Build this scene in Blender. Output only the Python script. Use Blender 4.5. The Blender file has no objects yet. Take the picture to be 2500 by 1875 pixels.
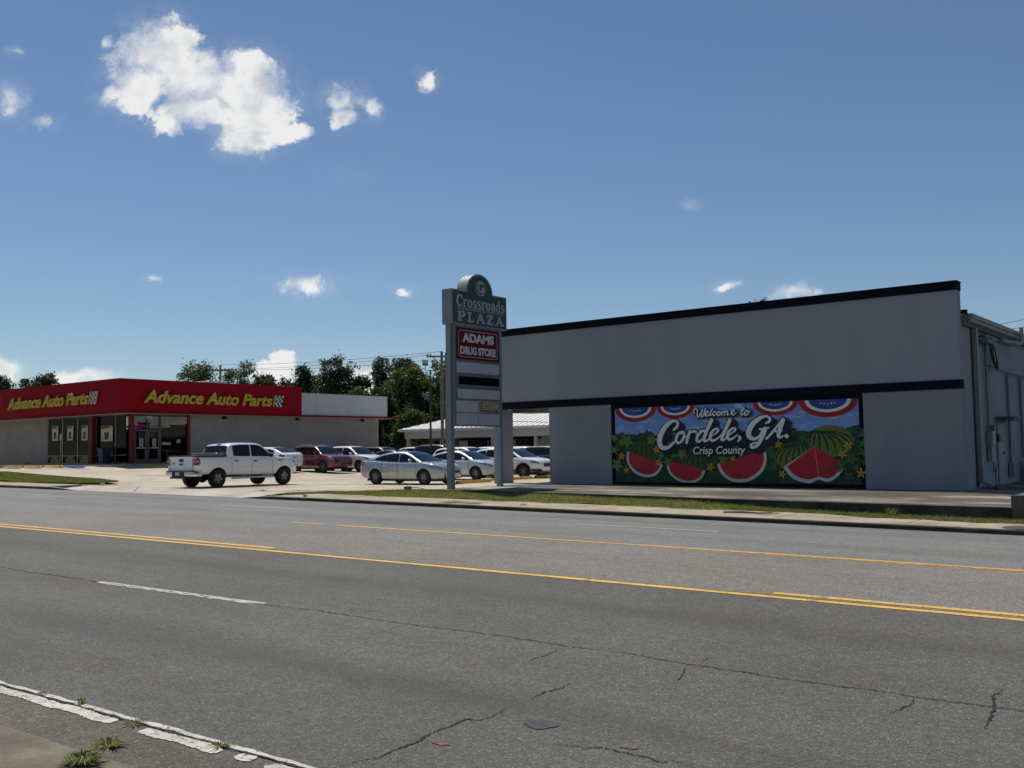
import bpy, bmesh, math, random
from mathutils import Vector, Matrix
random.seed(11)
SC = bpy.context.scene
COL = SC.collection
rad = math.radians

# ------------------------------------------------------------------ camera
# world: X runs along the fronts of the buildings, Y away from the road, Z up; the lens is at the origin
cam_d = bpy.data.cameras.new('camera')
cam = bpy.data.objects.new('camera', cam_d)
COL.objects.link(cam)
cam_d.sensor_width = 36.0
cam_d.lens = 36.0 * 2411.7 / 2500.0
cam_d.clip_start = 0.1
cam_d.clip_end = 5000.0
AZ, PITCH, ROLL = rad(52.02), rad(3.776), rad(0.834)
F0 = Vector((-math.cos(AZ), math.sin(AZ), 0)); R0 = Vector((math.sin(AZ), math.cos(AZ), 0)); UP = Vector((0, 0, 1))
FW = math.cos(PITCH) * F0 + math.sin(PITCH) * UP
UC = math.cos(PITCH) * UP - math.sin(PITCH) * F0
RR = math.cos(ROLL) * R0 - math.sin(ROLL) * UC
UR = math.cos(ROLL) * UC + math.sin(ROLL) * R0
cam.matrix_world = Matrix(((RR.x, UR.x, -FW.x, 0), (RR.y, UR.y, -FW.y, 0), (RR.z, UR.z, -FW.z, 0), (0, 0, 0, 1)))
SC.camera = cam

# ------------------------------------------------------------------ light
TOSUN = Vector((-0.50, 0.17, 1.0)).normalized()
SUN_EL = math.asin(TOSUN.z)
SUN_ROT = math.atan2(TOSUN.x, TOSUN.y)
sun_d = bpy.data.lights.new('sun', 'SUN')
sun_d.energy = 4.2
sun_d.angle = rad(0.53)
sun_d.color = (1.0, 0.95, 0.87)
sun = bpy.data.objects.new('sun', sun_d)
COL.objects.link(sun)
sun.rotation_euler = (-TOSUN).to_track_quat('-Z', 'Y').to_euler()
sun.location = (0, 0, 60)

SC.view_settings.view_transform = 'Standard'
SC.view_settings.look = 'None'
SC.view_settings.exposure = 0.0
SC.view_settings.gamma = 1.0
SC.view_settings.use_curve_mapping = False
SC.render.engine = 'CYCLES'
SC.cycles.use_denoising = True
SC.cycles.max_bounces = 8
SC.cycles.transparent_max_bounces = 12
SC.cycles.caustics_reflective = False
SC.cycles.caustics_refractive = False

# ------------------------------------------------------------------ node helpers
class NT:
    def __init__(s, tree):
        s.t = tree; s.n = tree.nodes; s.l = tree.links
    def new(s, typ, **kw):
        n = s.n.new(typ)
        for k, v in kw.items(): setattr(n, k, v)
        return n
    def link(s, a, b): s.l.new(a, b)
    def _in(s, sock, v):
        if hasattr(v, 'is_output') or isinstance(v, bpy.types.NodeSocket): s.l.new(v, sock)
        else: sock.default_value = v
    def math(s, op, a, b=None, c=None, clamp=False):
        n = s.new('ShaderNodeMath', operation=op); n.use_clamp = clamp
        s._in(n.inputs[0], a)
        if b is not None: s._in(n.inputs[1], b)
        if c is not None: s._in(n.inputs[2], c)
        return n.outputs[0]
    def dot(s, a, v):
        n = s.new('ShaderNodeVectorMath', operation='DOT_PRODUCT')
        s._in(n.inputs[0], a); n.inputs[1].default_value = v
        return n.outputs['Value']
    def noise(s, vec, scale, detail=4.0, rough=0.55, dist=0.0, dim='3D'):
        n = s.new('ShaderNodeTexNoise', noise_dimensions=dim)
        if vec is not None: s.l.new(vec, n.inputs['Vector'])
        n.inputs['Scale'].default_value = scale; n.inputs['Detail'].default_value = detail
        n.inputs['Roughness'].default_value = rough; n.inputs['Distortion'].default_value = dist
        return n
    def mapping(s, vec, scale=(1, 1, 1), rot=(0, 0, 0), loc=(0, 0, 0)):
        n = s.new('ShaderNodeMapping'); s.l.new(vec, n.inputs[0])
        n.inputs['Scale'].default_value = scale; n.inputs['Rotation'].default_value = rot; n.inputs['Location'].default_value = loc
        return n.outputs[0]
    def ramp(s, fac, stops):
        n = s.new('ShaderNodeValToRGB'); s.l.new(fac, n.inputs[0])
        el = n.color_ramp.elements
        while len(el) > len(stops): el.remove(el[-1])
        while len(el) < len(stops): el.new(0.5)
        for e, (p, c) in zip(el, stops):
            e.position = p; e.color = (c[0], c[1], c[2], 1) if not isinstance(c, (int, float)) else (c, c, c, 1)
        return n.outputs[0]
    def mixc(s, fac, a, b, typ='MIX'):
        n = s.new('ShaderNodeMix', data_type='RGBA', blend_type=typ)
        s._in(n.inputs[0], fac)
        for i, v in ((6, a), (7, b)):
            if isinstance(v, (tuple, list)): n.inputs[i].default_value = (v[0], v[1], v[2], 1)
            else: s.l.new(v, n.inputs[i])
        return n.outputs[2]
    def maprange(s, v, a, b, c=0.0, d=1.0, smooth=True):
        n = s.new('ShaderNodeMapRange'); n.interpolation_type = 'SMOOTHSTEP' if smooth else 'LINEAR'; n.clamp = True
        s._in(n.inputs[0], v)
        for i, x in zip((1, 2, 3, 4), (a, b, c, d)): n.inputs[i].default_value = x
        return n.outputs[0]

# ------------------------------------------------------------------ world: Nishita sky and fair-weather cumulus
world = bpy.data.worlds.new('World'); SC.world = world
world.use_nodes = True
W = NT(world.node_tree)
for n in list(W.n): W.n.remove(n)
sky = W.new('ShaderNodeTexSky', sky_type='NISHITA')
sky.sun_disc = False
sky.sun_elevation = SUN_EL; sky.sun_rotation = SUN_ROT
sky.altitude = 0; sky.air_density = 1.0; sky.dust_density = 0.0; sky.ozone_density = 5.0
SKY_STR = 0.077
# cumulus: (azimuth tangent, elevation tangent, half sizes) in the compass frame of the street, thickened by noise
CLOUDS = [(-0.3648, 0.4175, 0.0415, 0.0311), (-0.3785, 0.3825, 0.0352, 0.029), (-0.3255, 0.3843, 0.0518, 0.0311), (-0.2771, 0.381, 0.0456, 0.0311),
 (-0.2609, 0.3526, 0.0394, 0.0352), (-0.2655, 0.3247, 0.0311, 0.0187), (-0.2266, 0.331, 0.0207, 0.0116), (-0.3506, 0.3397, 0.0187, 0.0124),
 (-0.3185, 0.3535, 0.0456, 0.0174), (-0.416, 0.4279, 0.0104, 0.0083), (-0.4106, 0.3735, 0.0145, 0.0116), (-0.1669, 0.3651, 0.0207, 0.0158),
 (-0.1716, 0.3453, 0.0174, 0.0124), (-0.1394, 0.353, 0.0116, 0.0104), (-0.0841, 0.3794, 0.0158, 0.0124), (-0.5118, 0.3676, 0.0166, 0.0166),
 (-0.4814, 0.3464, 0.0145, 0.0083), (-0.5094, 0.4188, 0.0104, 0.005), (-0.2094, 0.1729, 0.0228, 0.0083), (-0.1103, 0.1613, 0.0091, 0.0037),
 (-0.3643, 0.1802, 0.0058, 0.0025), (0.2193, 0.1611, 0.0149, 0.0041), (0.2868, 0.155, 0.0187, 0.0083), (-0.5137, 0.087, 0.0174, 0.0133),
 (-0.4324, 0.0763, 0.0311, 0.01), (-0.2328, 0.0934, 0.0108, 0.0116), (-0.2448, 0.0789, 0.0199, 0.0116), (-0.1567, 0.0722, 0.024, 0.0158),
 (-0.1978, 0.0728, 0.0091, 0.0075), (0.1877, 0.2485, 0.0055, 0.003)]
tc = W.new('ShaderNodeTexCoord')
dirv = tc.outputs['Generated']
fy = W.dot(dirv, F0); fx = W.dot(dirv, R0); fz = W.dot(dirv, UP)
fyc = W.math('MAXIMUM', W.math('ABSOLUTE', fy), 0.02)
cu = W.math('DIVIDE', fx, fyc); cv = W.math('DIVIDE', fz, fyc)
uv = W.new('ShaderNodeCombineXYZ'); W.link(cu, uv.inputs[0]); W.link(cv, uv.inputs[1])
warp = W.noise(uv.outputs[0], 22.0, 5.0, 0.62)
wv = W.new('ShaderNodeVectorMath', operation='SUBTRACT'); W.link(warp.outputs['Color'], wv.inputs[0]); wv.inputs[1].default_value = (0.5, 0.5, 0.5)
ws = W.new('ShaderNodeVectorMath', operation='SCALE'); W.link(wv.outputs[0], ws.inputs[0]); ws.inputs['Scale'].default_value = 0.026
wa = W.new('ShaderNodeVectorMath', operation='ADD'); W.link(uv.outputs[0], wa.inputs[0]); W.link(ws.outputs[0], wa.inputs[1])
field = None
for (a, b, ra, rb) in CLOUDS:
    # |(p - c)/r| -> 1 - d
    sb = W.new('ShaderNodeVectorMath', operation='SUBTRACT'); W.link(wa.outputs[0], sb.inputs[0]); sb.inputs[1].default_value = (a, b, 0)
    ml = W.new('ShaderNodeVectorMath', operation='MULTIPLY'); W.link(sb.outputs[0], ml.inputs[0]); ml.inputs[1].default_value = (1 / ra, 1 / rb, 0)
    ln = W.new('ShaderNodeVectorMath', operation='LENGTH'); W.link(ml.outputs[0], ln.inputs[0])
    one = W.math('SUBTRACT', 1.35 if ra > 0.03 else (0.95 if (a, b) == (-0.0841, 0.3794) else (1.5 if b < 0.3 else 1.2)), ln.outputs['Value'])
    if rb >= 0.010: one = W.math('MULTIPLY', one, 1.75 if ra > 0.03 else 1.3)
    amp = W.math('MULTIPLY', one, min(1.0, 0.45 + rb / 0.02)) if rb < 0.010 else one
    field = amp if field is None else W.math('SMOOTH_MAX', field, amp, 0.35)
front = W.maprange(fy, 0.0, 0.2)
fieldf = W.math('ADD', W.math('MULTIPLY', W.math('ADD', field, 2.0), front), -2.0)
# the same weather all round: scattered small cumulus from noise on the dome
dn = W.noise(W.mapping(dirv, (1, 1, 2.2)), 5.0, 5.0, 0.55)
scat = W.math('MULTIPLY', W.math('SUBTRACT', dn.outputs['Fac'], 0.655), 9.0)
scat = W.math('SUBTRACT', scat, W.math('MULTIPLY', front, 1.0))
fieldf = W.math('MAXIMUM', fieldf, scat)
fine = W.noise(wa.outputs[0], 48.0, 9.0, 0.66)
dens = W.math('ADD', fieldf, W.math('MULTIPLY', W.math('SUBTRACT', fine.outputs['Fac'], 0.5), 3.0))
softn = W.noise(uv.outputs[0], 17.0, 3.0, 0.5)
softw = W.maprange(softn.outputs['Fac'], 0.36, 0.66, 0.55, 2.4)
alpha = W.math('DIVIDE', W.math('SUBTRACT', dens, 0.05), softw, clamp=True)
alpha = W.math('MULTIPLY', W.math('MULTIPLY', alpha, alpha), W.math('SUBTRACT', 3.0, W.math('MULTIPLY', alpha, 2.0)))
veil = W.math('MULTIPLY', W.maprange(fieldf, -0.9, 1.3, 0.0, 0.22), W.maprange(warp.outputs['Fac'], 0.38, 0.66))
alpha = W.math('MAXIMUM', alpha, veil)
alpha = W.math('MULTIPLY', alpha, W.maprange(fz, -0.01, 0.03))
# light and shade inside the cloud: the same noise a step towards the sun
off = W.new('ShaderNodeVectorMath', operation='ADD'); W.link(wa.outputs[0], off.inputs[0]); off.inputs[1].default_value = (-0.004, 0.012, 0)
fine2 = W.noise(off.outputs[0], 24.0, 5.0, 0.52)
shade = W.math('ADD', W.math('MULTIPLY', W.math('SUBTRACT', fine2.outputs['Fac'], 0.5), -2.6), W.maprange(dens, 0.3, 3.2, 0.95, 0.42))
ccol = W.ramp(shade, [(0.0, (0.56, 0.60, 0.65)), (0.42, (0.76, 0.79, 0.82)), (0.8, (0.95, 0.955, 0.955))])
bg1 = W.new('ShaderNodeBackground'); W.link(sky.outputs[0], bg1.inputs[0]); bg1.inputs[1].default_value = SKY_STR
bg2 = W.new('ShaderNodeBackground'); W.link(ccol, bg2.inputs[0]); bg2.inputs[1].default_value = 0.88
mx = W.new('ShaderNodeMixShader'); W.link(alpha, mx.inputs[0]); W.link(bg1.outputs[0], mx.inputs[1]); W.link(bg2.outputs[0], mx.inputs[2])
wo = W.new('ShaderNodeOutputWorld'); W.link(mx.outputs[0], wo.inputs[0])
world.cycles.sampling_method = 'MANUAL'
world.cycles.sample_map_resolution = 512

# ------------------------------------------------------------------ materials
MATS = {}
def base_mat(name):
    m = bpy.data.materials.new(name); m.use_nodes = True
    t = NT(m.node_tree); b = t.n['Principled BSDF']
    return m, t, b
def mat(name, col, rough=0.6, metal=0.0, var=0.12, vscale=3.0, bump=0.0, bscale=40.0, coat=0.0, spec=0.5, emit=None, estr=1.0, stretch=(1, 1, 1), fine=0.0, fscale=60.0):
    """plain procedural surface: base colour with soft blotches, optional fine speckle and relief"""
    if name in MATS: return MATS[name]
    m, t, b = base_mat(name)
    tc = t.new('ShaderNodeTexCoord'); v = t.mapping(tc.outputs['Object'], stretch)
    n = t.noise(v, vscale, 5.0, 0.6)
    lo = tuple(c * (1 - var) for c in col); hi = tuple(min(1, c * (1 + var)) for c in col)
    c = t.ramp(n.outputs['Fac'], [(0.3, lo), (0.7, hi)])
    if fine:
        fn = t.noise(tc.outputs['Object'], fscale, 3.0, 0.7)
        k = t.maprange(fn.outputs['Fac'], 0.3, 0.7, 1 - fine, 1 + fine, False)
        c = t.mixc(1.0, c, k, 'MULTIPLY')
    t.link(c, b.inputs['Base Color'])
    b.inputs['Roughness'].default_value = rough; b.inputs['Metallic'].default_value = metal
    b.inputs['Coat Weight'].default_value = coat; b.inputs['Coat Roughness'].default_value = 0.06
    b.inputs['Specular IOR Level'].default_value = spec
    if bump:
        bn = t.noise(tc.outputs['Object'], bscale, 4.0, 0.6)
        bp = t.new('ShaderNodeBump'); bp.inputs['Strength'].default_value = bump; bp.inputs['Distance'].default_value = 0.02
        t.link(bn.outputs['Fac'], bp.inputs['Height']); t.link(bp.outputs[0], b.inputs['Normal'])
    if emit:
        b.inputs['Emission Color'].default_value = (*emit, 1); b.inputs['Emission Strength'].default_value = estr
    MATS[name] = m
    return m

def mat_asphalt(name, lo, hi, speck, warm=(1, 1, 1), streak=0.0, grain=75.0, oil=()):
    m, t, b = base_mat(name)
    tc = t.new('ShaderNodeTexCoord'); o = tc.outputs['Object']
    big = t.noise(o, 0.35, 4.0, 0.6)
    st = t.noise(t.mapping(o, (0.06, 1.3, 1)), 1.0, 4.0, 0.6)
    f = t.math('ADD', t.math('MULTIPLY', big.outputs['Fac'], 1 - streak), t.math('MULTIPLY', st.outputs['Fac'], streak))
    c = t.ramp(f, [(0.32, lo), (0.68, hi)])
    # brownish oil and dust stains
    sn = t.noise(t.mapping(o, (0.35, 1.0, 1), loc=(3, 7, 0)), 0.7, 3.0, 0.6)
    c = t.mixc(t.maprange(sn.outputs['Fac'], 0.50, 0.72, 0, 0.6), c, tuple(x * y for x, y in zip(lo, (1.08, 0.93, 0.72))))
    # aggregate
    v1 = t.new('ShaderNodeTexVoronoi'); t.link(o, v1.inputs['Vector']); v1.inputs['Scale'].default_value = grain
    g = t.ramp(v1.outputs['Color'], [(0.0, 0.42), (0.45, 0.85), (0.8, 1.25), (0.95, 2.6)])
    sep = t.mixc(speck, (1, 1, 1), g)
    c = t.mixc(1.0, c, sep, 'MULTIPLY')
    v2 = t.noise(o, grain * 2.6, 2.0, 0.7)
    c = t.mixc(1.0, c, t.maprange(v2.outputs['Fac'], 0.25, 0.75, 0.72, 1.3, False), 'MULTIPLY')
    # clotted binder at palm and footprint size
    for sc_, am in ((26.0, 0.22), (7.0, 0.12)):
        nn = t.noise(o, sc_, 3.0, 0.65)
        c = t.mixc(1.0, c, t.maprange(nn.outputs['Fac'], 0.3, 0.7, 1 - am, 1 + am, False), 'MULTIPLY')
    # oil-darkened strips down the middle of each lane
    if oil:
        sp = t.new('ShaderNodeSeparateXYZ'); t.link(o, sp.inputs[0])
        on = t.noise(t.mapping(o, (0.25, 1.2, 1)), 1.0, 4.0, 0.6)
        for (y0, k, w, s_) in oil:
            d = t.math('ABSOLUTE', t.math('SUBTRACT', sp.outputs[1], t.math('ADD', t.math('MULTIPLY', sp.outputs[0], k), y0)))
            f_ = t.math('MULTIPLY', t.maprange(d, w, 0.0, 0, s_), t.maprange(on.outputs['Fac'], 0.3, 0.65, 0.3, 1.0))
            c = t.mixc(f_, c, tuple(x * 0.5 for x in lo))
    # scattered pale chips of aggregate, worn bare in patches
    v3 = t.new('ShaderNodeTexVoronoi'); t.link(o, v3.inputs['Vector']); v3.inputs['Scale'].default_value = grain * 0.62
    chip = t.maprange(v3.outputs['Distance'], 0.16, 0.08, 0, 1)
    pat = t.noise(o, 1.6, 4.0, 0.65)
    c = t.mixc(t.math('MULTIPLY', chip, t.maprange(pat.outputs['Fac'], 0.35, 0.7, 0.15, 0.9)), c, (0.34, 0.33, 0.31))
    c = t.mixc(1.0, c, warm, 'MULTIPLY')
    t.link(c, b.inputs['Base Color']); b.inputs['Roughness'].default_value = 0.82
    b.inputs['Specular IOR Level'].default_value = 0.35
    bp = t.new('ShaderNodeBump'); bp.inputs['Strength'].default_value = 0.5; bp.inputs['Distance'].default_value = 0.01
    t.link(v1.outputs['Distance'], bp.inputs['Height']); t.link(bp.outputs[0], b.inputs['Normal'])
    MATS[name] = m
    return m

def mat_concrete(name, lo, mid, hi, scale=0.5, stretch=(1, 1, 1), crack=0.0, stain=(0.1, 0.09, 0.07), stain_amt=0.5):
    m, t, b = base_mat(name)
    tc = t.new('ShaderNodeTexCoord'); o = tc.outputs['Object']; v = t.mapping(o, stretch)
    n = t.noise(v, scale, 7.0, 0.62)
    c = t.ramp(n.outputs['Fac'], [(0.30, lo), (0.5, mid), (0.68, hi)])
    s = t.noise(t.mapping(o, stretch, loc=(9, 4, 2)), scale * 2.7, 6.0, 0.66)
    c = t.mixc(t.maprange(s.outputs['Fac'], 0.54, 0.72, 0, stain_amt), c, stain)
    f = t.noise(o, 38.0, 4.0, 0.75)
    c = t.mixc(1.0, c, t.maprange(f.outputs['Fac'], 0.25, 0.75, 0.8, 1.2, False), 'MULTIPLY')
    if crack:
        vo = t.new('ShaderNodeTexVoronoi', feature='DISTANCE_TO_EDGE'); vo.inputs['Scale'].default_value = crack
        wn = t.noise(o, 1.2, 4.0, 0.6)
        ad = t.mixc(0.12, o, wn.outputs['Color'], 'ADD'); t.link(ad, vo.inputs['Vector'])
        c = t.mixc(t.maprange(vo.outputs['Distance'], 0.0, 0.006, 0.45, 0.0), c, (0.08, 0.07, 0.055))
    t.link(c, b.inputs['Base Color']); b.inputs['Roughness'].default_value = 0.9
    b.inputs['Specular IOR Level'].default_value = 0.25
    bp = t.new('ShaderNodeBump'); bp.inputs['Strength'].default_value = 0.25; bp.inputs['Distance'].default_value = 0.01
    t.link(f.outputs['Fac'], bp.inputs['Height']); t.link(bp.outputs[0], b.inputs['Normal'])
    MATS[name] = m
    return m

def mat_paint_line(name, col, under, wear=0.5, scale=9.0):
    """worn thermoplastic: chipped through to the asphalt, with cross cracks"""
    m, t, b = base_mat(name)
    tc = t.new('ShaderNodeTexCoord'); o = tc.outputs['Object']
    n = t.noise(o, scale, 6.0, 0.7)
    a = t.maprange(n.outputs['Fac'], wear - 0.03, wear + 0.03)
    vo = t.new('ShaderNodeTexVoronoi', feature='DISTANCE_TO_EDGE'); t.link(t.mapping(o, (1, 0.35, 1)), vo.inputs['Vector']); vo.inputs['Scale'].default_value = 4.0
    ck = t.maprange(vo.outputs['Distance'], 0.004, 0.02)
    a = t.math('MULTIPLY', a, t.math('ADD', t.math('MULTIPLY', ck, 0.6), 0.4))
    d = t.noise(o, 1.7, 4.0, 0.6)
    cc = t.mixc(t.maprange(d.outputs['Fac'], 0.35, 0.7), tuple(x * 0.8 for x in col), col)
    t.link(t.mixc(a, under, cc), b.inputs['Base Color']); b.inputs['Roughness'].default_value = 0.75
    MATS[name] = m
    return m

def mat_grass(name):
    m, t, b = base_mat(name)
    tc = t.new('ShaderNodeTexCoord'); o = tc.outputs['Object']
    n = t.noise(o, 1.1, 6.0, 0.65); f = t.noise(o, 30.0, 4.0, 0.75)
    c = t.ramp(n.outputs['Fac'], [(0.30, (0.10, 0.125, 0.030)), (0.48, (0.165, 0.175, 0.05)), (0.62, (0.26, 0.225, 0.10)), (0.76, (0.34, 0.285, 0.165))])
    c = t.mixc(1.0, c, t.maprange(f.outputs['Fac'], 0.25, 0.75, 0.5, 1.5, False), 'MULTIPLY')
    t.link(c, b.inputs['Base Color']); b.inputs['Roughness'].default_value = 0.95; b.inputs['Specular IOR Level'].default_value = 0.15
    bp = t.new('ShaderNodeBump'); bp.inputs['Strength'].default_value = 0.8; bp.inputs['Distance'].default_value = 0.04
    t.link(f.outputs['Fac'], bp.inputs['Height']); t.link(bp.outputs[0], b.inputs['Normal'])
    MATS[name] = m
    return m

def mat_leaf(name, c1, c2, trans=0.35, nscale=0.9):
    m, t, b = base_mat(name)
    g = t.new('ShaderNodeNewGeometry')
    tc = t.new('ShaderNodeTexCoord')
    n = t.noise(tc.outputs['Object'], nscale, 3.0, 0.6)
    rnd = t.math('MULTIPLY', g.outputs['Random Per Island'], 0.5)
    f = t.math('ADD', t.math('MULTIPLY', n.outputs['Fac'], 0.6), rnd)
    c = t.ramp(f, [(0.25, c1), (0.85, c2)])
    t.link(c, b.inputs['Base Color']); b.inputs['Roughness'].default_value = 0.55; b.inputs['Specular IOR Level'].default_value = 0.3
    tr = t.new('ShaderNodeBsdfTranslucent'); t.link(t.mixc(1.0, c, (1.3, 1.5, 0.7), 'MULTIPLY'), tr.inputs[0])
    ms = t.new('ShaderNodeMixShader'); ms.inputs[0].default_value = trans
    t.link(b.outputs[0], ms.inputs[1]); t.link(tr.outputs[0], ms.inputs[2])
    t.link(ms.outputs[0], t.n['Material Output'].inputs[0])
    MATS[name] = m
    return m

def mat_pane(name, tint=0.75, refl=1.0):
    """clear shop glass: tinted see-through with Fresnel reflection"""
    m, t, b = base_mat(name)
    tr = t.new('ShaderNodeBsdfTransparent'); tr.inputs[0].default_value = (tint * 0.93, tint, tint * 0.97, 1)
    gl = t.new('ShaderNodeBsdfGlossy'); gl.inputs['Roughness'].default_value = 0.01; gl.inputs[0].default_value = (refl, refl, refl, 1)
    fr = t.new('ShaderNodeFresnel'); fr.inputs[0].default_value = 1.5
    tc = t.new('ShaderNodeTexCoord'); nz = t.noise(tc.outputs['Object'], 0.6, 2.0, 0.5)
    bp = t.new('ShaderNodeBump'); bp.inputs['Strength'].default_value = 0.04; t.link(nz.outputs['Fac'], bp.inputs['Height']); t.link(bp.outputs[0], gl.inputs['Normal'])
    ms = t.new('ShaderNodeMixShader'); t.link(fr.outputs[0], ms.inputs[0]); t.link(tr.outputs[0], ms.inputs[1]); t.link(gl.outputs[0], ms.inputs[2])
    t.link(ms.outputs[0], t.n['Material Output'].inputs[0])
    MATS[name] = m
    return m

def mat_brickpaint(name, col):
    m, t, b = base_mat(name)
    tc = t.new('ShaderNodeTexCoord'); o = tc.outputs['Object']
    sx = t.new('ShaderNodeSeparateXYZ'); t.link(o, sx.inputs[0])
    cb = t.new('ShaderNodeCombineXYZ'); t.link(t.math('ADD', sx.outputs[0], sx.outputs[1]), cb.inputs[0]); t.link(sx.outputs[2], cb.inputs[1])
    bt = t.new('ShaderNodeTexBrick'); t.link(cb.outputs[0], bt.inputs['Vector'])
    bt.inputs['Scale'].default_value = 1.0; bt.inputs['Brick Width'].default_value = 0.2; bt.inputs['Row Height'].default_value = 0.07; bt.inputs['Mortar Size'].default_value = 0.006
    bt.inputs['Color1'].default_value = (*[c * 1.08 for c in col], 1); bt.inputs['Color2'].default_value = (*[c * 0.92 for c in col], 1); bt.inputs['Mortar'].default_value = (*[c * 0.8 for c in col], 1)
    n = t.noise(o, 0.8, 5.0, 0.6)
    c = t.mixc(1.0, bt.outputs['Color'], t.maprange(n.outputs['Fac'], 0.3, 0.7, 0.86, 1.1, False), 'MULTIPLY')
    t.link(c, b.inputs['Base Color']); b.inputs['Roughness'].default_value = 0.8
    bp = t.new('ShaderNodeBump'); bp.inputs['Strength'].default_value = 0.5; bp.inputs['Distance'].default_value = 0.01
    t.link(bt.outputs['Fac'], bp.inputs['Height']); bp.invert = True; t.link(bp.outputs[0], b.inputs['Normal'])
    MATS[name] = m
    return m

def mat_car(name, col, metal=0.0, dirt=1.0, rough=0.38):
    m, t, b = base_mat(name)
    tc = t.new('ShaderNodeTexCoord'); n = t.noise(tc.outputs['Object'], 2.2, 4.0, 0.6)
    sp = t.new('ShaderNodeSeparateXYZ'); t.link(tc.outputs['Object'], sp.inputs[0])
    dust = t.math('MULTIPLY', t.maprange(sp.outputs[2], 0.75, 0.2, 0, 1), t.maprange(n.outputs['Fac'], 0.3, 0.75, 0.05 * dirt, 0.5 * dirt))
    c = t.mixc(dust, col, (0.23, 0.20, 0.16))
    t.link(c, b.inputs['Base Color'])
    b.inputs['Metallic'].default_value = metal; b.inputs['Roughness'].default_value = rough
    b.inputs['Coat Weight'].default_value = 1.0; b.inputs['Coat Roughness'].default_value = 0.04
    MATS[name] = m
    return m

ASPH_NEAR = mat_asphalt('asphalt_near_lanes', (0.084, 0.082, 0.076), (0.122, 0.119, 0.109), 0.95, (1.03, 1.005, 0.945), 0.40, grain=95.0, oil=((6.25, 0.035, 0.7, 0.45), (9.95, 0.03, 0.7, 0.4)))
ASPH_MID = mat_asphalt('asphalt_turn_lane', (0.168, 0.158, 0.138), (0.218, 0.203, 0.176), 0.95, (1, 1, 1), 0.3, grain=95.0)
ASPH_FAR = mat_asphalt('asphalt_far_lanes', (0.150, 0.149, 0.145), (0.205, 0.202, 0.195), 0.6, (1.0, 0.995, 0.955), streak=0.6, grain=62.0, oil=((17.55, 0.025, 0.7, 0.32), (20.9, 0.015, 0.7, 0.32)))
ASPH_GUT = mat_asphalt('asphalt_gutter', (0.075, 0.066, 0.05), (0.125, 0.11, 0.085), 0.95, grain=75.0)
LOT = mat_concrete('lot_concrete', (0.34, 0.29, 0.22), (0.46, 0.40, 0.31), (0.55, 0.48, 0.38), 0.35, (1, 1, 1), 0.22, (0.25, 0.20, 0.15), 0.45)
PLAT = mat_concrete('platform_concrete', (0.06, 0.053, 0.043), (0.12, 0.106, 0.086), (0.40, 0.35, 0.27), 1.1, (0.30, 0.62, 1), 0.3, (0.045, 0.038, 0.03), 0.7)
WALK = mat_concrete('walk_concrete', (0.25, 0.21, 0.145), (0.36, 0.31, 0.225), (0.44, 0.385, 0.285), 0.7, (1, 1, 1), 0, (0.15, 0.12, 0.075), 0.65)
KERB = mat_concrete('kerb_concrete', (0.07, 0.062, 0.05), (0.12, 0.108, 0.086), (0.22, 0.195, 0.155), 0.8, (1, 1, 1), 0, (0.05, 0.045, 0.035), 0.6)
APRON = mat_concrete('apron_concrete', (0.36, 0.32, 0.26), (0.46, 0.42, 0.35), (0.54, 0.50, 0.42), 0.5, (1, 1, 1), 0.15, (0.25, 0.21, 0.16), 0.4)
NEARWALK = mat_concrete('near_walk_concrete', (0.11, 0.093, 0.065), (0.155, 0.135, 0.098), (0.21, 0.185, 0.14), 2.0, (1, 1, 1), 0, (0.11, 0.09, 0.055), 0.5)
YELLOW = mat_paint_line('road_paint_yellow', (0.78, 0.45, 0.07), (0.10, 0.085, 0.06), 0.33)
WHITE_L = mat_paint_line('road_paint_white', (0.58, 0.55, 0.47), (0.16, 0.15, 0.13), 0.43, 20.0)
WHITE_FAINT = mat_paint_line('road_paint_white_faint', (0.55, 0.54, 0.50), (0.20, 0.20, 0.195), 0.47, 5.0)
GRASS = mat_grass('verge_grass')
CRACK = mat('crack_tar', (0.014, 0.013, 0.012), 0.9)
PANE = mat_pane('shop_glass', 0.46, 0.22)

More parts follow.
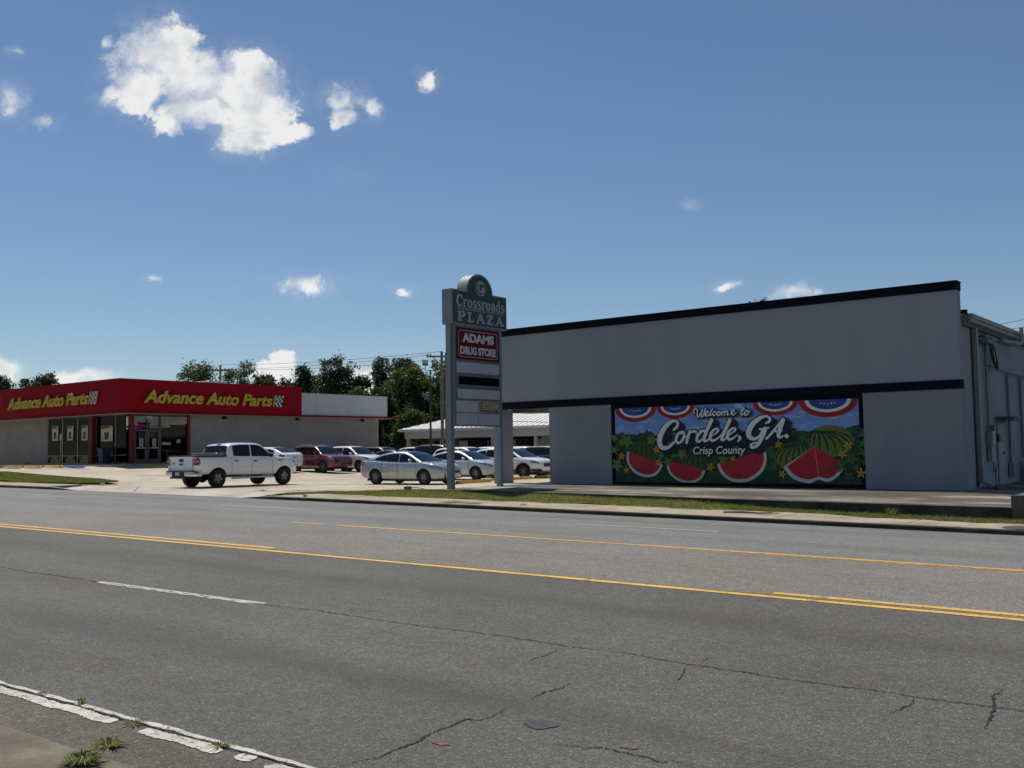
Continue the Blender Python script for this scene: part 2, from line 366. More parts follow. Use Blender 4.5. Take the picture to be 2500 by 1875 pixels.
# ------------------------------------------------------------------ mesh builder
class MB:
    """collects polygons; build() links them as ONE mesh object"""
    def __init__(s): s.v = []; s.f = []; s.m = []
    def add(s, verts, faces, mi=0):
        o = len(s.v); s.v += [tuple(p) for p in verts]
        for f in faces: s.f.append(tuple(i + o for i in f)); s.m.append(mi)
        return s
    def box(s, x0, x1, y0, y1, z0, z1, mi=0):
        v = [(x0, y0, z0), (x1, y0, z0), (x1, y1, z0), (x0, y1, z0), (x0, y0, z1), (x1, y0, z1), (x1, y1, z1), (x0, y1, z1)]
        return s.add(v, [(0, 3, 2, 1), (4, 5, 6, 7), (0, 1, 5, 4), (1, 2, 6, 5), (2, 3, 7, 6), (3, 0, 4, 7)], mi)
    def bevbox(s, x0, x1, y0, y1, z0, z1, b, mi=0):
        """box with chamfered top and vertical edges"""
        rings = []
        for z, i in ((z0, 0), (z1 - b, 0), (z1, b)):
            xa, xb, ya, yb = x0 + i, x1 - i, y0 + i, y1 - i
            c = b
            rings.append([(xa + c, ya, z), (xb - c, ya, z), (xb, ya + c, z), (xb, yb - c, z), (xb - c, yb, z), (xa + c, yb, z), (xa, yb - c, z), (xa, ya + c, z)])
        return s.loft(rings, True, True, True, mi)
    def loft(s, rings, closed=True, cap0=False, cap1=False, mi=0):
        o = len(s.v); n = len(rings[0])
        for r in rings: s.v += [tuple(p) for p in r]
        for i in range(len(rings) - 1):
            for j in range(n if closed else n - 1):
                a = o + i * n + j; b = o + i * n + (j + 1) % n
                s.f.append((a, b, b + n, a + n)); s.m.append(mi)
        if cap0: s.f.append(tuple(o + j for j in reversed(range(n)))); s.m.append(mi)
        if cap1: s.f.append(tuple(o + (len(rings) - 1) * n + j for j in range(n))); s.m.append(mi)
        return s
    def tube(s, pts, r, n=8, mi=0, caps=True):
        pts = [Vector(p) for p in pts]; rings = []
        rs = r if isinstance(r, (list, tuple)) else [r] * len(pts)
        prev = None
        for i, p in enumerate(pts):
            d = (pts[min(i + 1, len(pts) - 1)] - pts[max(i - 1, 0)]).normalized()
            a = d.orthogonal().normalized() if prev is None else (prev - d * prev.dot(d)).normalized()
            prev = a; b = d.cross(a)
            rings.append([p + (a * math.cos(2 * math.pi * k / n) + b * math.sin(2 * math.pi * k / n)) * rs[i] for k in range(n)])
        return s.loft(rings, True, caps, caps, mi)
    def lathe(s, prof, n=24, axis='z', center=(0, 0, 0), mi=0):
        rings = []
        for (r, h) in prof:
            ring = []
            for k in range(n):
                a = 2 * math.pi * k / n; u, w = r * math.cos(a), r * math.sin(a)
                p = {'z': (u, w, h), 'y': (u, h, w), 'x': (h, u, w)}[axis]
                ring.append((p[0] + center[0], p[1] + center[1], p[2] + center[2]))
            rings.append(ring)
        return s.loft(rings, True, False, False, mi)
    def prism(s, poly, fn, d0, d1, mi=0, cap=True):
        """2-D polygon extruded between depths d0 and d1; fn(u, v, d) -> xyz"""
        n = len(poly); o = len(s.v)
        for d in (d0, d1): s.v += [tuple(fn(u, v, d)) for (u, v) in poly]
        for j in range(n):
            k = (j + 1) % n
            s.f.append((o + j, o + k, o + n + k, o + n + j)); s.m.append(mi)
        if cap:
            s.f.append(tuple(o + n + j for j in range(n))); s.m.append(mi)
            s.f.append(tuple(o + j for j in reversed(range(n)))); s.m.append(mi)
        return s
    def mesh(s, name, mats, smooth=None, fix=True):
        me = bpy.data.meshes.new(name)
        me.from_pydata(s.v, [], s.f)
        for m in (mats if isinstance(mats, (list, tuple)) else [mats]): me.materials.append(m)
        if any(s.m): me.polygons.foreach_set('material_index', s.m)
        if fix:
            bm = bmesh.new(); bm.from_mesh(me); bmesh.ops.recalc_face_normals(bm, faces=bm.faces); bm.to_mesh(me); bm.free()
        if smooth is not None:
            me.polygons.foreach_set('use_smooth', [True] * len(me.polygons))
            me.set_sharp_from_angle(angle=rad(smooth))
        me.update()
        return me
    def build(s, name, mats, parent=None, loc=None, rot=None, smooth=None, fix=True):
        return link(name, s.mesh(name, mats, smooth, fix), parent, loc, rot)

def link(name, data, parent=None, loc=None, rot=None):
    o = bpy.data.objects.new(name, data); COL.objects.link(o)
    if parent is not None: o.parent = parent
    if loc is not None: o.location = loc
    if rot is not None: o.rotation_euler = rot
    return o
def hold(o, parent):
    """mesh given in world coordinates under a thing placed elsewhere"""
    if parent is not None and parent.type == 'EMPTY':
        o.matrix_parent_inverse = (Matrix.Translation(parent.location) @ parent.rotation_euler.to_matrix().to_4x4()).inverted()
    return o
def thing(name, label, cat, loc=(0, 0, 0), rz=0.0, group=None):
    o = bpy.data.objects.new(name, None); COL.objects.link(o)
    o.empty_display_size = 0.3; o.location = loc; o.rotation_euler = (0, 0, rz)
    return tag(o, label, cat, group)
def tag(o, label, cat, group=None):
    o['label'] = label; o['category'] = cat
    if group: o['group'] = group
    return o
def struct(o): o['kind'] = 'structure'; return o
def stuff(o, label=None, cat=None):
    o['kind'] = 'stuff'
    if label: o['label'] = label; o['category'] = cat
    return o

def text_mesh(body, size, extrude=0.0, offset=0.0, shear=0.0, sx=1.0, space=1.0, bevel=0.0, align='LEFT'):
    """lettering outline from the built-in face; returns a Mesh in its XY plane"""
    cu = bpy.data.curves.new('lettering', 'FONT')
    cu.body = body; cu.size = size; cu.extrude = extrude; cu.offset = offset; cu.shear = shear
    cu.space_character = space; cu.bevel_depth = bevel; cu.align_x = align; cu.resolution_u = 6
    ob = bpy.data.objects.new('lettering', cu); COL.objects.link(ob)
    dg = bpy.context.evaluated_depsgraph_get()
    me = bpy.data.meshes.new_from_object(ob.evaluated_get(dg))
    bpy.data.objects.remove(ob); bpy.data.curves.remove(cu)
    if sx != 1.0: me.transform(Matrix.Diagonal((sx, 1, 1, 1)))
    return me
def fit_mesh(me, x0, x1, y0, y1):
    """scale a flat mesh so that its bounding box fills the rectangle"""
    xs = [v.co.x for v in me.vertices]; ys = [v.co.y for v in me.vertices]
    a, b, c, d = min(xs), max(xs), min(ys), max(ys)
    kx = (x1 - x0) / (b - a); ky = (y1 - y0) / (d - c)
    me.transform(Matrix.Translation((x0 - a * kx, y0 - c * ky, 0)) @ Matrix.Diagonal((kx, ky, 1, 1)))
    return me
def plane_matrix(origin, u, v):
    u = Vector(u); v = Vector(v); w = u.cross(v)
    return Matrix(((u.x, v.x, w.x, origin[0]), (u.y, v.y, w.y, origin[1]), (u.z, v.z, w.z, origin[2]), (0, 0, 0, 1)))
def put_mesh(name, me, m, mt, parent=None):
    me.transform(m); me.materials.clear(); me.materials.append(mt)
    return link(name, me, parent)
def islands(me):
    """split a mesh into its connected pieces, left to right"""
    bm = bmesh.new(); bm.from_mesh(me); bm.verts.ensure_lookup_table(); seen = set(); out = []
    for v in bm.verts:
        if v.index in seen: continue
        st = [v]; comp = []; seen.add(v.index)
        while st:
            a = st.pop(); comp.append(a)
            for e in a.link_edges:
                b = e.other_vert(a)
                if b.index not in seen: seen.add(b.index); st.append(b)
        fs = {f for a in comp for f in a.link_faces}
        idx = {a.index: i for i, a in enumerate(comp)}
        n = bpy.data.meshes.new('letter')
        n.from_pydata([a.co[:] for a in comp], [], [[idx[q.index] for q in f.verts] for f in fs])
        out.append((min(a.co.x for a in comp), n))
    bm.free()
    return [n for _, n in sorted(out, key=lambda t: t[0])]

def catmull(pts, n=8):
    """smooth path through tuples of any length"""
    if len(pts) < 3: 
        return [tuple(a + (b - a) * i / n for a, b in zip(pts[0], pts[-1])) for i in range(n + 1)]
    P = [tuple(2 * a - b for a, b in zip(pts[0], pts[1]))] + list(pts) + [tuple(2 * a - b for a, b in zip(pts[-1], pts[-2]))]
    out = []
    for i in range(1, len(P) - 2):
        for k in range(n):
            t = k / n
            out.append(tuple(0.5 * (2 * b + (c - a) * t + (2 * a - 5 * b + 4 * c - d) * t * t + (3 * b - a - 3 * c + d) * t ** 3)
                             for a, b, c, d in zip(P[i - 1], P[i], P[i + 1], P[i + 2])))
    out.append(tuple(pts[-1]))
    return out
def interp(pts, x):
    """piecewise cubic (monotone-ish) through (x, y) pairs"""
    if x <= pts[0][0]: return pts[0][1]
    if x >= pts[-1][0]: return pts[-1][1]
    for i in range(len(pts) - 1):
        x0, y0 = pts[i]; x1, y1 = pts[i + 1]
        if x <= x1:
            h = x1 - x0; d = (y1 - y0) / h
            def slope(j):
                if j <= 0 or j >= len(pts) - 1: return None
                a = (pts[j][1] - pts[j - 1][1]) / (pts[j][0] - pts[j - 1][0]); b = (pts[j + 1][1] - pts[j][1]) / (pts[j + 1][0] - pts[j][0])
                return 0.0 if a * b <= 0 else 2 * a * b / (a + b)
            m0 = slope(i); m1 = slope(i + 1)
            m0 = d if m0 is None else m0; m1 = d if m1 is None else m1
            t = (x - x0) / h
            return (2 * t**3 - 3 * t**2 + 1) * y0 + (t**3 - 2 * t**2 + t) * h * m0 + (-2 * t**3 + 3 * t**2) * y1 + (t**3 - t**2) * h * m1
def sstep(a, b, x):
    t = max(0.0, min(1.0, (x - a) / (b - a))); return t * t * (3 - 2 * t)

# ------------------------------------------------------------------ terrain heights
def roadz(x, y):
    x = max(x, -120.0)
    return -2.08 - 0.0133 * x + 0.00398 * (y - 3.9) - 5.37e-5 * x * x - 0.02056 * (math.sqrt((y - 14.04) ** 2 + 1.69) - math.sqrt(10.14 ** 2 + 1.69))
def kerb_y(x): return 22.3 + 0.008 * (x + 20)
def lotz(x, y):
    plat = -1.46 - 0.0042 * (max(-24.0, min(40.0, x)) + 5)
    t = sstep(0, 5, -24 - x)
    base = plat + (-1.49 - plat) * t
    u = max(0.0, (-38 - x) / 19.6)
    rise = 0.82 * u ** 1.6 if u < 1 else 0.82 - 0.012 * (u - 1) * 19.6
    return base + rise * (1 - 0.7 * sstep(38, 52, y))
EDGE = [(-33.0, 25.0), (-32.0, 25.45), (-30.0, 25.95), (-24.0, 26.1), (-18.0, 26.0), (-12.0, 25.2), (-8.5, 24.85), (-4.9, 24.7), (60.0, 24.7)]
def edge_y(x): return interp(EDGE, x)
def frontz(x, y):
    """lot and driveway surface between the road and the shops"""
    top = roadz(x, kerb_y(x)) + 0.10
    return top + (lotz(x, y) - top) * sstep(22.6, 31.0, y)
def grid(name, xs, ysf, zf, m, parent=None):
    mb = MB(); n = None; rows = []
    for x in xs:
        ys = ysf(x); rows.append([(x, y, zf(x, y)) for y in ys])
    mb.loft(rows, False)
    o = mb.build(name, m, parent, fix=False)
    if sum(p.normal.z for p in o.data.polygons) < 0: o.data.flip_normals()
    return o
def frange(a, b, s):
    n = max(1, int(math.ceil((b - a) / s))); return [a + (b - a) * i / n for i in range(n + 1)]
def lerp_list(a, b, n): return [a + (b - a) * i / n for i in range(n + 1)]

# wide ground far around
struct(grid('ground', [-900, -300, -150, -60, 0, 60, 300, 900], lambda x: [-300, -60, 0, 60, 130, 300, 900], lambda x, y: -2.9, mat('far_ground', (0.045, 0.055, 0.025), 0.95, var=0.4, vscale=0.05)))

# ------------------------------------------------------------------ road
def yl_edge(x): return 4.44 + 0.036 * x if x > -60 else 4.44 - 2.16
def yl_turn(x): return 11.76 + 0.029 * x
def yl_far(x): return 15.66 + 0.022 * x
XS = frange(-150, 60, 3)
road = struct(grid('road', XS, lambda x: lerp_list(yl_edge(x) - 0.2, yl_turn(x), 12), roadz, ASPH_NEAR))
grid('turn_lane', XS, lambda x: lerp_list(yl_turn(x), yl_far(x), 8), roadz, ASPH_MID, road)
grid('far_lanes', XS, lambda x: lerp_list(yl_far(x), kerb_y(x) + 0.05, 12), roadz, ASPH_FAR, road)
grid('gutter_strip', XS, lambda x: lerp_list(yl_edge(x) - 1.0, yl_edge(x) - 0.2, 2), lambda x, y: roadz(x, y) + 0.004, ASPH_GUT, road)
struct(grid('near_walk', frange(-60, 30, 0.5), lambda x: [-8.0, yl_edge(x) - 4.0, yl_edge(x) - 0.86, yl_edge(x) - 0.76, yl_edge(x) - 0.64 + 0.012 * math.sin(x * 5)], lambda x, y: roadz(x, y) + (0.03 if y < yl_edge(x) - 0.80 else 0.012), NEARWALK))
# joint between walk slab and its edge strip
def ribbon(name, pts, w, m, parent, dz=0.006, zf=roadz, jit=0.0, taper=False):
    mb = MB(); a = []; b = []
    for i, p in enumerate(pts):
        q0 = pts[max(0, i - 1)]; q1 = pts[min(len(pts) - 1, i + 1)]
        dx, dy = q1[0] - q0[0], q1[1] - q0[1]; L = math.hypot(dx, dy) or 1
        nx, ny = -dy / L, dx / L; k = (w[i] if isinstance(w, list) else w) / 2
        if taper: k *= max(0.12, min(1, 3.0 * min(i, len(pts) - 1 - i) / len(pts)))
        ka = k * (1 + random.uniform(-jit, jit)); kb = k * (1 + random.uniform(-jit, jit))
        for lst, s in ((a, ka), (b, -kb)):
            X, Y = p[0] + nx * s, p[1] + ny * s
            lst.append((X, Y, zf(X, Y) + dz))
    mb.loft([a, b], False)
    o = mb.build(name, m, parent, fix=False)
    if sum(p.normal.z for p in o.data.polygons) < 0: o.data.flip_normals()
    return o
def line_along(yf, x0, x1, step=1.0): return [(x, yf(x)) for x in frange(x0, x1, step)]

ribbon('yellow_line', line_along(lambda x: 11.62 + 0.030 * x, -150, 60, 0.5), 0.125, YELLOW, road, 0.005, jit=0.10)
ribbon('yellow_line', line_along(lambda x: 11.88 + 0.028 * x, -150, -14.45, 0.5), 0.125, YELLOW, road, 0.005, jit=0.10)
ribbon('yellow_line', line_along(lambda x: 11.88 + 0.028 * x, -5.1, 60, 0.5), 0.125, YELLOW, road, 0.005, jit=0.10)
ribbon('yellow_line', line_along(lambda x: 15.70 + 0.031 * x, -16.9, 60, 0.5), 0.12, YELLOW, road, 0.005, jit=0.2)
ribbon('yellow_line', line_along(lambda x: 15.70 + 0.031 * x, -18.4, -17.3, 0.3), 0.10, YELLOW, road, 0.005, jit=0.3)
for a in range(0, 7):
    x0 = -7.4 + a * 0.62
    ribbon('yellow_line', line_along(lambda x: 15.56 + 0.031 * x + random.uniform(-0.01, 0.01), x0, x0 + random.uniform(0.35, 0.7), 0.12), 0.06, YELLOW, road, 0.005, jit=0.6)
def near_dash(x): return 7.70 + 0.047 * (x + 11.8)
ribbon('lane_dash', line_along(lambda x: near_dash(x) + 0.035, -13.55, -10.0, 0.15), 0.055, WHITE_L, road, 0.005, jit=0.3, taper=False)
ribbon('lane_dash', line_along(lambda x: near_dash(x) - 0.035 + random.uniform(-0.008, 0.008), -13.5, -10.15, 0.10), 0.05, WHITE_L, road, 0.005, jit=0.8)
for x0 in (-25.7, -37.8, -49.9, 2.0, 14.2):
    ribbon('lane_dash', line_along(near_dash, x0, x0 + 3.5, 0.5), 0.10, WHITE_L, road, 0.005, jit=0.2)
def far_dash(x): return 19.15 + 0.027 * (x + 10)
for x0, x1, m in ((-37.9, -34.4, WHITE_FAINT), (-26.2, -22.3, WHITE_L), (-13.1, -9.5, WHITE_L), (-1.0, 2.6, WHITE_L), (-50, -46.4, WHITE_FAINT)):
    ribbon('lane_dash', line_along(far_dash, x0, x1, 0.4), 0.10, m, road, 0.005, jit=0.3)
# near edge line: thin continuous upper strip, wider chipped patches below it
ribbon('edge_line', line_along(lambda x: yl_edge(x) + random.uniform(-0.006, 0.006), -60, -4.5, 0.12), 0.05, WHITE_L, road, 0.006, jit=0.45)
for x0, x1 in ((-30, -9.6), (-9.6, -6.98), (-6.62, -5.74), (-5.58, -5.42), (-5.25, -4.6)):
    ribbon('edge_line', line_along(lambda x: yl_edge(x) - 0.115 + 0.012 * math.sin(x * 9) + random.uniform(-0.007, 0.007), x0, x1, 0.03), [0.115 * min(1, 0.6 + 12 * min(abs(x - x0), abs(x - x1))) for x in frange(x0, x1, 0.03)], WHITE_L, road, 0.006, jit=0.12)
ribbon('edge_crack', line_along(lambda x: yl_edge(x) - 0.042 + random.uniform(-0.006, 0.006), -20, -4.5, 0.08), 0.02, CRACK, road, 0.008, jit=0.9)
CRACKS={
 'a':[(-8.91, 7.86), (-8.3, 7.86), (-7.61, 7.87), (-7.21, 7.9), (-6.72, 7.94), (-6.13, 7.96), (-5.62, 7.95), (-5.36, 7.96), (-4.97, 8.01), (-4.52, 7.96), (-4.27, 7.96), (-3.95, 7.96), (-3.71, 7.97), (-3.46, 7.94), (-3.18, 7.96), (-2.89, 7.98), (-2.62, 8.01), (-2.36, 7.99), (-2.12, 8.01), (-1.89, 8.03), (-1.6, 8.05), (-0.4, 8.1)],
 'b':[(-4.9, 4.2), (-4.86, 4.38), (-4.84, 4.52), (-4.78, 4.64), (-4.79, 4.82), (-4.79, 5.05), (-4.83, 5.15), (-4.84, 5.33), (-4.83, 5.47), (-4.85, 5.59), (-4.74, 5.66), (-4.75, 5.88), (-4.78, 6.07), (-4.76, 6.18)],
 'c':[(-4.75, 6.27), (-4.79, 6.4), (-4.78, 6.57), (-4.76, 6.72), (-4.79, 6.87)],
 'd':[(-4.17, 5.45), (-4.03, 5.48), (-3.9, 5.54), (-3.76, 5.57), (-3.66, 5.64), (-3.51, 5.63), (-3.33, 5.63), (-3.24, 5.61), (-3.15, 5.67), (-3.04, 5.64), (-2.7, 5.5)],
 'e':[(-5.59, 7.92), (-5.53, 7.6), (-5.54, 7.38), (-5.48, 7.13)], 'f':[(-7.61, 7.87), (-7.62, 7.68), (-7.56, 7.4)],
 'g':[(-4.26, 7.93), (-4.19, 7.7), (-4.11, 7.5), (-4.1, 7.26)], 'h':[(-4.21, 8.0), (-4.23, 8.17), (-4.23, 8.36)],
 'i':[(-2.35, 7.98), (-2.32, 7.78), (-2.36, 7.54), (-2.38, 7.41)], 'j':[(-1.85, 8.66), (-1.86, 8.48), (-1.87, 8.33), (-1.81, 8.07), (-1.76, 7.76), (-1.75, 7.58), (-1.72, 7.33)],
 'k':[(-18, 7.5), (-16.46, 7.61), (-15.6, 7.56), (-14.93, 7.61), (-14.22, 7.62), (-13.58, 7.61)], 'l':[(-15.87, 7.59), (-16.07, 7.89), (-16.04, 8.17)],
 'm':[(-10.09, 7.78), (-9.59, 7.8), (-9.2, 7.86), (-8.84, 7.85)],
 's':[(-19, 15.2), (-14, 13.6), (-11, 13.1), (-8.6, 14.0), (-6.5, 15.2)], 't':[(-16.5, 14.2), (-13.5, 13.9), (-10.5, 14.6), (-9.0, 15.3)], 'u':[(-24, 13.5), (-21, 12.9), (-17.5, 12.8), (-14.5, 12.3)],
}
CWID = {'a': 0.013, 'b': 0.015, 'c': 0.013, 'd': 0.012, 'e': 0.011, 'g': 0.011, 'i': 0.012, 'j': 0.016, 'k': 0.016, 'm': 0.013}
for k, pts in CRACKS.items():
    p = catmull(pts, 10)
    p = [(x + random.uniform(-0.012, 0.012), y + random.uniform(-0.014, 0.014)) for x, y in p]
    ribbon('road_crack', p, CWID.get(k, 0.008), CRACK, road, 0.006, jit=0.8, taper=(k not in 'akm'), )
def blot(name, cx, cy, rx, ry, m, dz=0.006):
    pts = []
    for i in range(22):
        a = 2 * math.pi * i / 22; k = random.uniform(0.75, 1.2)
        X, Y = cx + rx * k * math.cos(a), cy + ry * k * math.sin(a); pts.append((X, Y, roadz(X, Y) + dz))
    MB().add(pts, [tuple(range(22))]).build(name, m, road)
blot('tar_patch', -4.32, 5.81, 0.13, 0.10, mat_asphalt('patch_tar', (0.055, 0.055, 0.056), (0.075, 0.075, 0.075), 0.7, grain=105.0))
blot('rust_stain', -4.64, 5.1, 0.07, 0.05, mat_asphalt('stain_rust', (0.15, 0.10, 0.062), (0.20, 0.125, 0.075), 0.9, grain=95.0))
blot('rust_stain', -3.55, 5.75, 0.07, 0.05, mat_asphalt('stain_pink', (0.115, 0.10, 0.09), (0.15, 0.12, 0.11), 0.9, grain=95.0))
# ------------------------------------------------------------------ far side: kerb, walk, verge
SHADE_GRIME = mat_concrete('kerb_shade_grime', (0.022, 0.020, 0.016), (0.045, 0.04, 0.033), (0.09, 0.08, 0.065), 1.2, (1, 1, 1), 0, (0.02, 0.018, 0.015), 0.6)  # front-face concrete: road grime plus the faces' shade darkened into the colour
def kerb_run(name, x0, x1, h0, h1, m=KERB):
    """kerb stone with rounded nose; height runs from h0 to h1 over its last metres"""
    mb = MB(); rings = []
    for x in frange(x0, x1, 1.0):
        yk = kerb_y(x); zb = roadz(x, yk)
        hh = h1 + (h0 - h1) * 0
        d0 = x - x0; d1 = x1 - x
        h = 0.10
        if h0 == 0: h *= sstep(0, 1.6, d0)
        if h1 == 0: h *= sstep(0, 1.6, d1)
        h += 0.012
        j = random.uniform(-0.008, 0.008)
        rings.append([(x, yk + j, zb - 0.06), (x, yk + 0.012 + j, zb + h * 0.75), (x, yk + 0.045 + j, zb + h), (x, yk + 0.17, zb + h + 0.004), (x, yk + 0.17, zb - 0.06)])
    for j in range(5): mb.loft([[r[j], r[(j + 1) % 5]] for r in rings], False, mi=1 if j < 2 else 0)  # front strips take the colour with shade painted in
    mb.add(rings[0], [tuple(range(5))]); mb.add(rings[-1], [tuple(range(5))])
    return mb.build(name, [WALK, SHADE_GRIME], None)
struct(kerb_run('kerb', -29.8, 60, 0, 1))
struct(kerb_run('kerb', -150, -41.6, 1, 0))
def walkz(x, y): return roadz(x, kerb_y(x)) + 0.114 + 0.015 * (y - kerb_y(x))
walk = struct(MB().box(-29.2, 60, 22.6, 23.8, -2.4, -2.35).build('sidewalk', KERB))     # footing under the slabs
def slab(x0, x1, parent, end=(0, 0)):
    mb = MB(); rows = []
    for x in frange(x0 + 0.012, x1 - 0.012, 1.0):
        yk = kerb_y(x)
        tap = max(0.0, 1 - (x + 29.6) / 2.0) if x < -27.6 and x > -36 else 0.0
        dz = -0.11 * min(1, tap)
        a, b = yk + 0.175, yk + 1.78
        rows.append([(x, a, walkz(x, a) + dz - 0.3), (x, a, walkz(x, a) + dz - 0.012), (x, a + 0.012, walkz(x, a) + dz), (x, b - 0.012, walkz(x, b) + dz), (x, b, walkz(x, b) + dz - 0.012), (x, b, walkz(x, b) - 0.3)])
    mb.loft(rows, True, True, True)
    return mb.build('slab', WALK, parent)
x = -29.6
while x < 56:
    L = random.choice((3.0, 3.05, 3.6)); slab(x, x + L, walk); x += L
walk2 = struct(MB().box(-150, -44, 22.6, 23.8, -2.4, -2.35).build('sidewalk', KERB))
x = -140.0
while x < -44.0:
    slab(x, min(x + 3.0, -43.4), walk2); x += 3.0
# driveway apron and lot
def apron_z(x, y):
    yk = kerb_y(x)
    return roadz(x, yk) + 0.008 + (frontz(x, yk + 1.85) - roadz(x, yk)) * sstep(0, 1.85, y - yk)
ap = struct(grid('driveway_apron', frange(-43.4, -29.6, 0.7), lambda x: [kerb_y(x) + 0.02] + lerp_list(kerb_y(x) + 0.3, kerb_y(x) + 1.85, 4), apron_z, APRON))
def lot_y0(x):
    if x < -29.6: return kerb_y(x) + 1.85
    return edge_y(x)
def lot_z(x, y):
    if x >= -29.6: return lotz(x, y) if x > -24 else (lotz(x, y) + (frontz(x, y) - lotz(x, y)) * sstep(-24, -29.6, x))
    return frontz(x, y)
LOTX = frange(-150, -30, 2.0)[:-1] + frange(-30, -24.0, 0.75)
lot = struct(grid('parking_lot', LOTX, lambda x: lerp_list(lot_y0(x), 32, 8)[:-1] + frange(32, 130, 5), lot_z, LOT))
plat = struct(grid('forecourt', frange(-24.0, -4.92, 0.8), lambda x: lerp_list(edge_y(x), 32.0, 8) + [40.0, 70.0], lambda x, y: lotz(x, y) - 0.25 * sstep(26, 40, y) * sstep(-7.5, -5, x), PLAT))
# its raised front edge
mb = MB(); rows = []
for x in frange(-29.6, -4.92, 0.6):
    ye = edge_y(x); zt = lot_z(x, ye)
    rows.append([(x, ye - 0.16, zt - 0.5), (x, ye - 0.16, zt - 0.015), (x, ye - 0.145, zt + 0.004), (x, ye + 0.06, zt + 0.005), (x, ye + 0.06, zt - 0.5)])
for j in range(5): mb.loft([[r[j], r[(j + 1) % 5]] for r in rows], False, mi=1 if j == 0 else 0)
mb.build('forecourt_edge', [mat_concrete('edge_concrete', (0.06, 0.053, 0.042), (0.14, 0.125, 0.10), (0.32, 0.285, 0.225), 0.9, (0.6, 1, 1), 0, (0.04, 0.035, 0.028), 0.7), SHADE_GRIME], plat)  # front face again has its shade put into the dark colour
# joints in the lot
for pts in ([(-41.5, 24.35), (-36, 24.4), (-31, 24.5)], [(-40, 24.4), (-37.5, 22.6)], [(-48, 31.5), (-38, 31.2), (-30, 31.0)], [(-36, 22.9), (-35.2, 26), (-34, 32)]):
    ribbon('lot_joint', catmull(pts, 12), 0.035, mat('joint_dark', (0.09, 0.075, 0.055), 0.9), lot, 0.006, zf=lambda x, y: apron_z(x, y) if y < kerb_y(x) + 1.84 else lot_z(x, y), jit=0.6)
# side yard right of the grey building
struct(grid('side_yard', frange(-4.92, 40, 3), lambda x: lerp_list(edge_y(x) + 0.3, 32, 3) + [40, 70], lambda x, y: -1.47 - 0.25 * sstep(26, 40, y) , mat_asphalt('yard_asphalt', (0.05, 0.048, 0.045), (0.09, 0.085, 0.078), 0.6)))
# verge grass
def verge_y0(x): return kerb_y(x) + 1.70 + 0.13 * math.sin(x * 1.1) + 0.10 * math.sin(x * 2.7 + 1) + 0.06 * math.sin(x * 7.3) - 0.25 * sstep(-10.0, -7.5, x) - 0.35 * sstep(-8, -4, x)
def verge_z(x, y):
    a = kerb_y(x) + 1.72; z0 = walkz(x, a); b = edge_y(x) - 0.1
    z1 = lot_z(max(x, -100), edge_y(x)) - (0.02 + 0.10 * sstep(-29, -14, x) + 0.17 * sstep(-14, -8.5, x))
    t = max(-0.3, min(1, (y - a) / (b - a)))
    z0 -= 0.10 * max(0.0, min(1.0, (-27.2 - x) / 2.4)); z1 -= 0.05 * sstep(-30.5, -32.2, x)
    return z0 + (z1 - z0) * t + 0.008 + 0.02 * t * math.sin(x * 0.9) * math.sin(y * 2.0)
verge = struct(grid('verge', frange(-32.2, 60, 0.4), lambda x: lerp_list(verge_y0(x) + 1.6 * sstep(-30.3, -32.2, x), edge_y(x) - 0.12, 8), verge_z, GRASS))
# grass island left of the driveway
def isl_back(x): return 26.4 - 0.03 * (x + 47)
def isl_z(x, y): return frontz(x, y) + 0.06 + 0.05 * math.sin((y - 23.6) * 1.0) + 0.02 * math.sin(x * 1.3)
def isl_ys(x):
    k = sstep(-150, -149, x); r = max(0.0, (x + 47.5) / 4.2)
    y0 = kerb_y(x) + 1.80 + 1.1 * r * r + 0.08 * math.sin(x * 2.3); y1 = isl_back(x) - 0.9 * r ** 2
    return lerp_list(y0, max(y1, y0 + 0.05), 6)
isl = struct(grid('grass_island', frange(-150, -43.6, 0.6), isl_ys, isl_z, GRASS))
# its kerb along the back and the worn end stone
mb = MB(); rows = []
for x in frange(-150, -46.5, 1.0):
    y = isl_ys(x)[-1]; z = frontz(x, y)
    rows.append([(x, y, z - 0.1), (x, y, z + 0.14), (x, y + 0.16, z + 0.14), (x, y + 0.18, z - 0.1)])
mb.loft(rows, True, True, True); mb.build('island_kerb', KERB, isl)
mb = MB(); rings = []
for i in range(9):
    t = i / 8; x = -46.6 + 3.4 * t; y = 25.9 - 1.5 * t + 0.25 * math.sin(t * 3.1); z = frontz(x, y); w = 0.16 * (1 - 0.35 * t); h = 0.17 * math.sin(0.35 + t * 2.6)
    rings.append([(x - w, y - w, z - 0.05), (x - w * 0.7, y - w * 0.7, z + h * 0.8), (x, y, z + h), (x + w * 0.7, y + w * 0.7, z + h * 0.8), (x + w, y + w, z - 0.05)])
mb.loft(rings, True, True, True); mb.build('end_stone', KERB, isl, smooth=60)

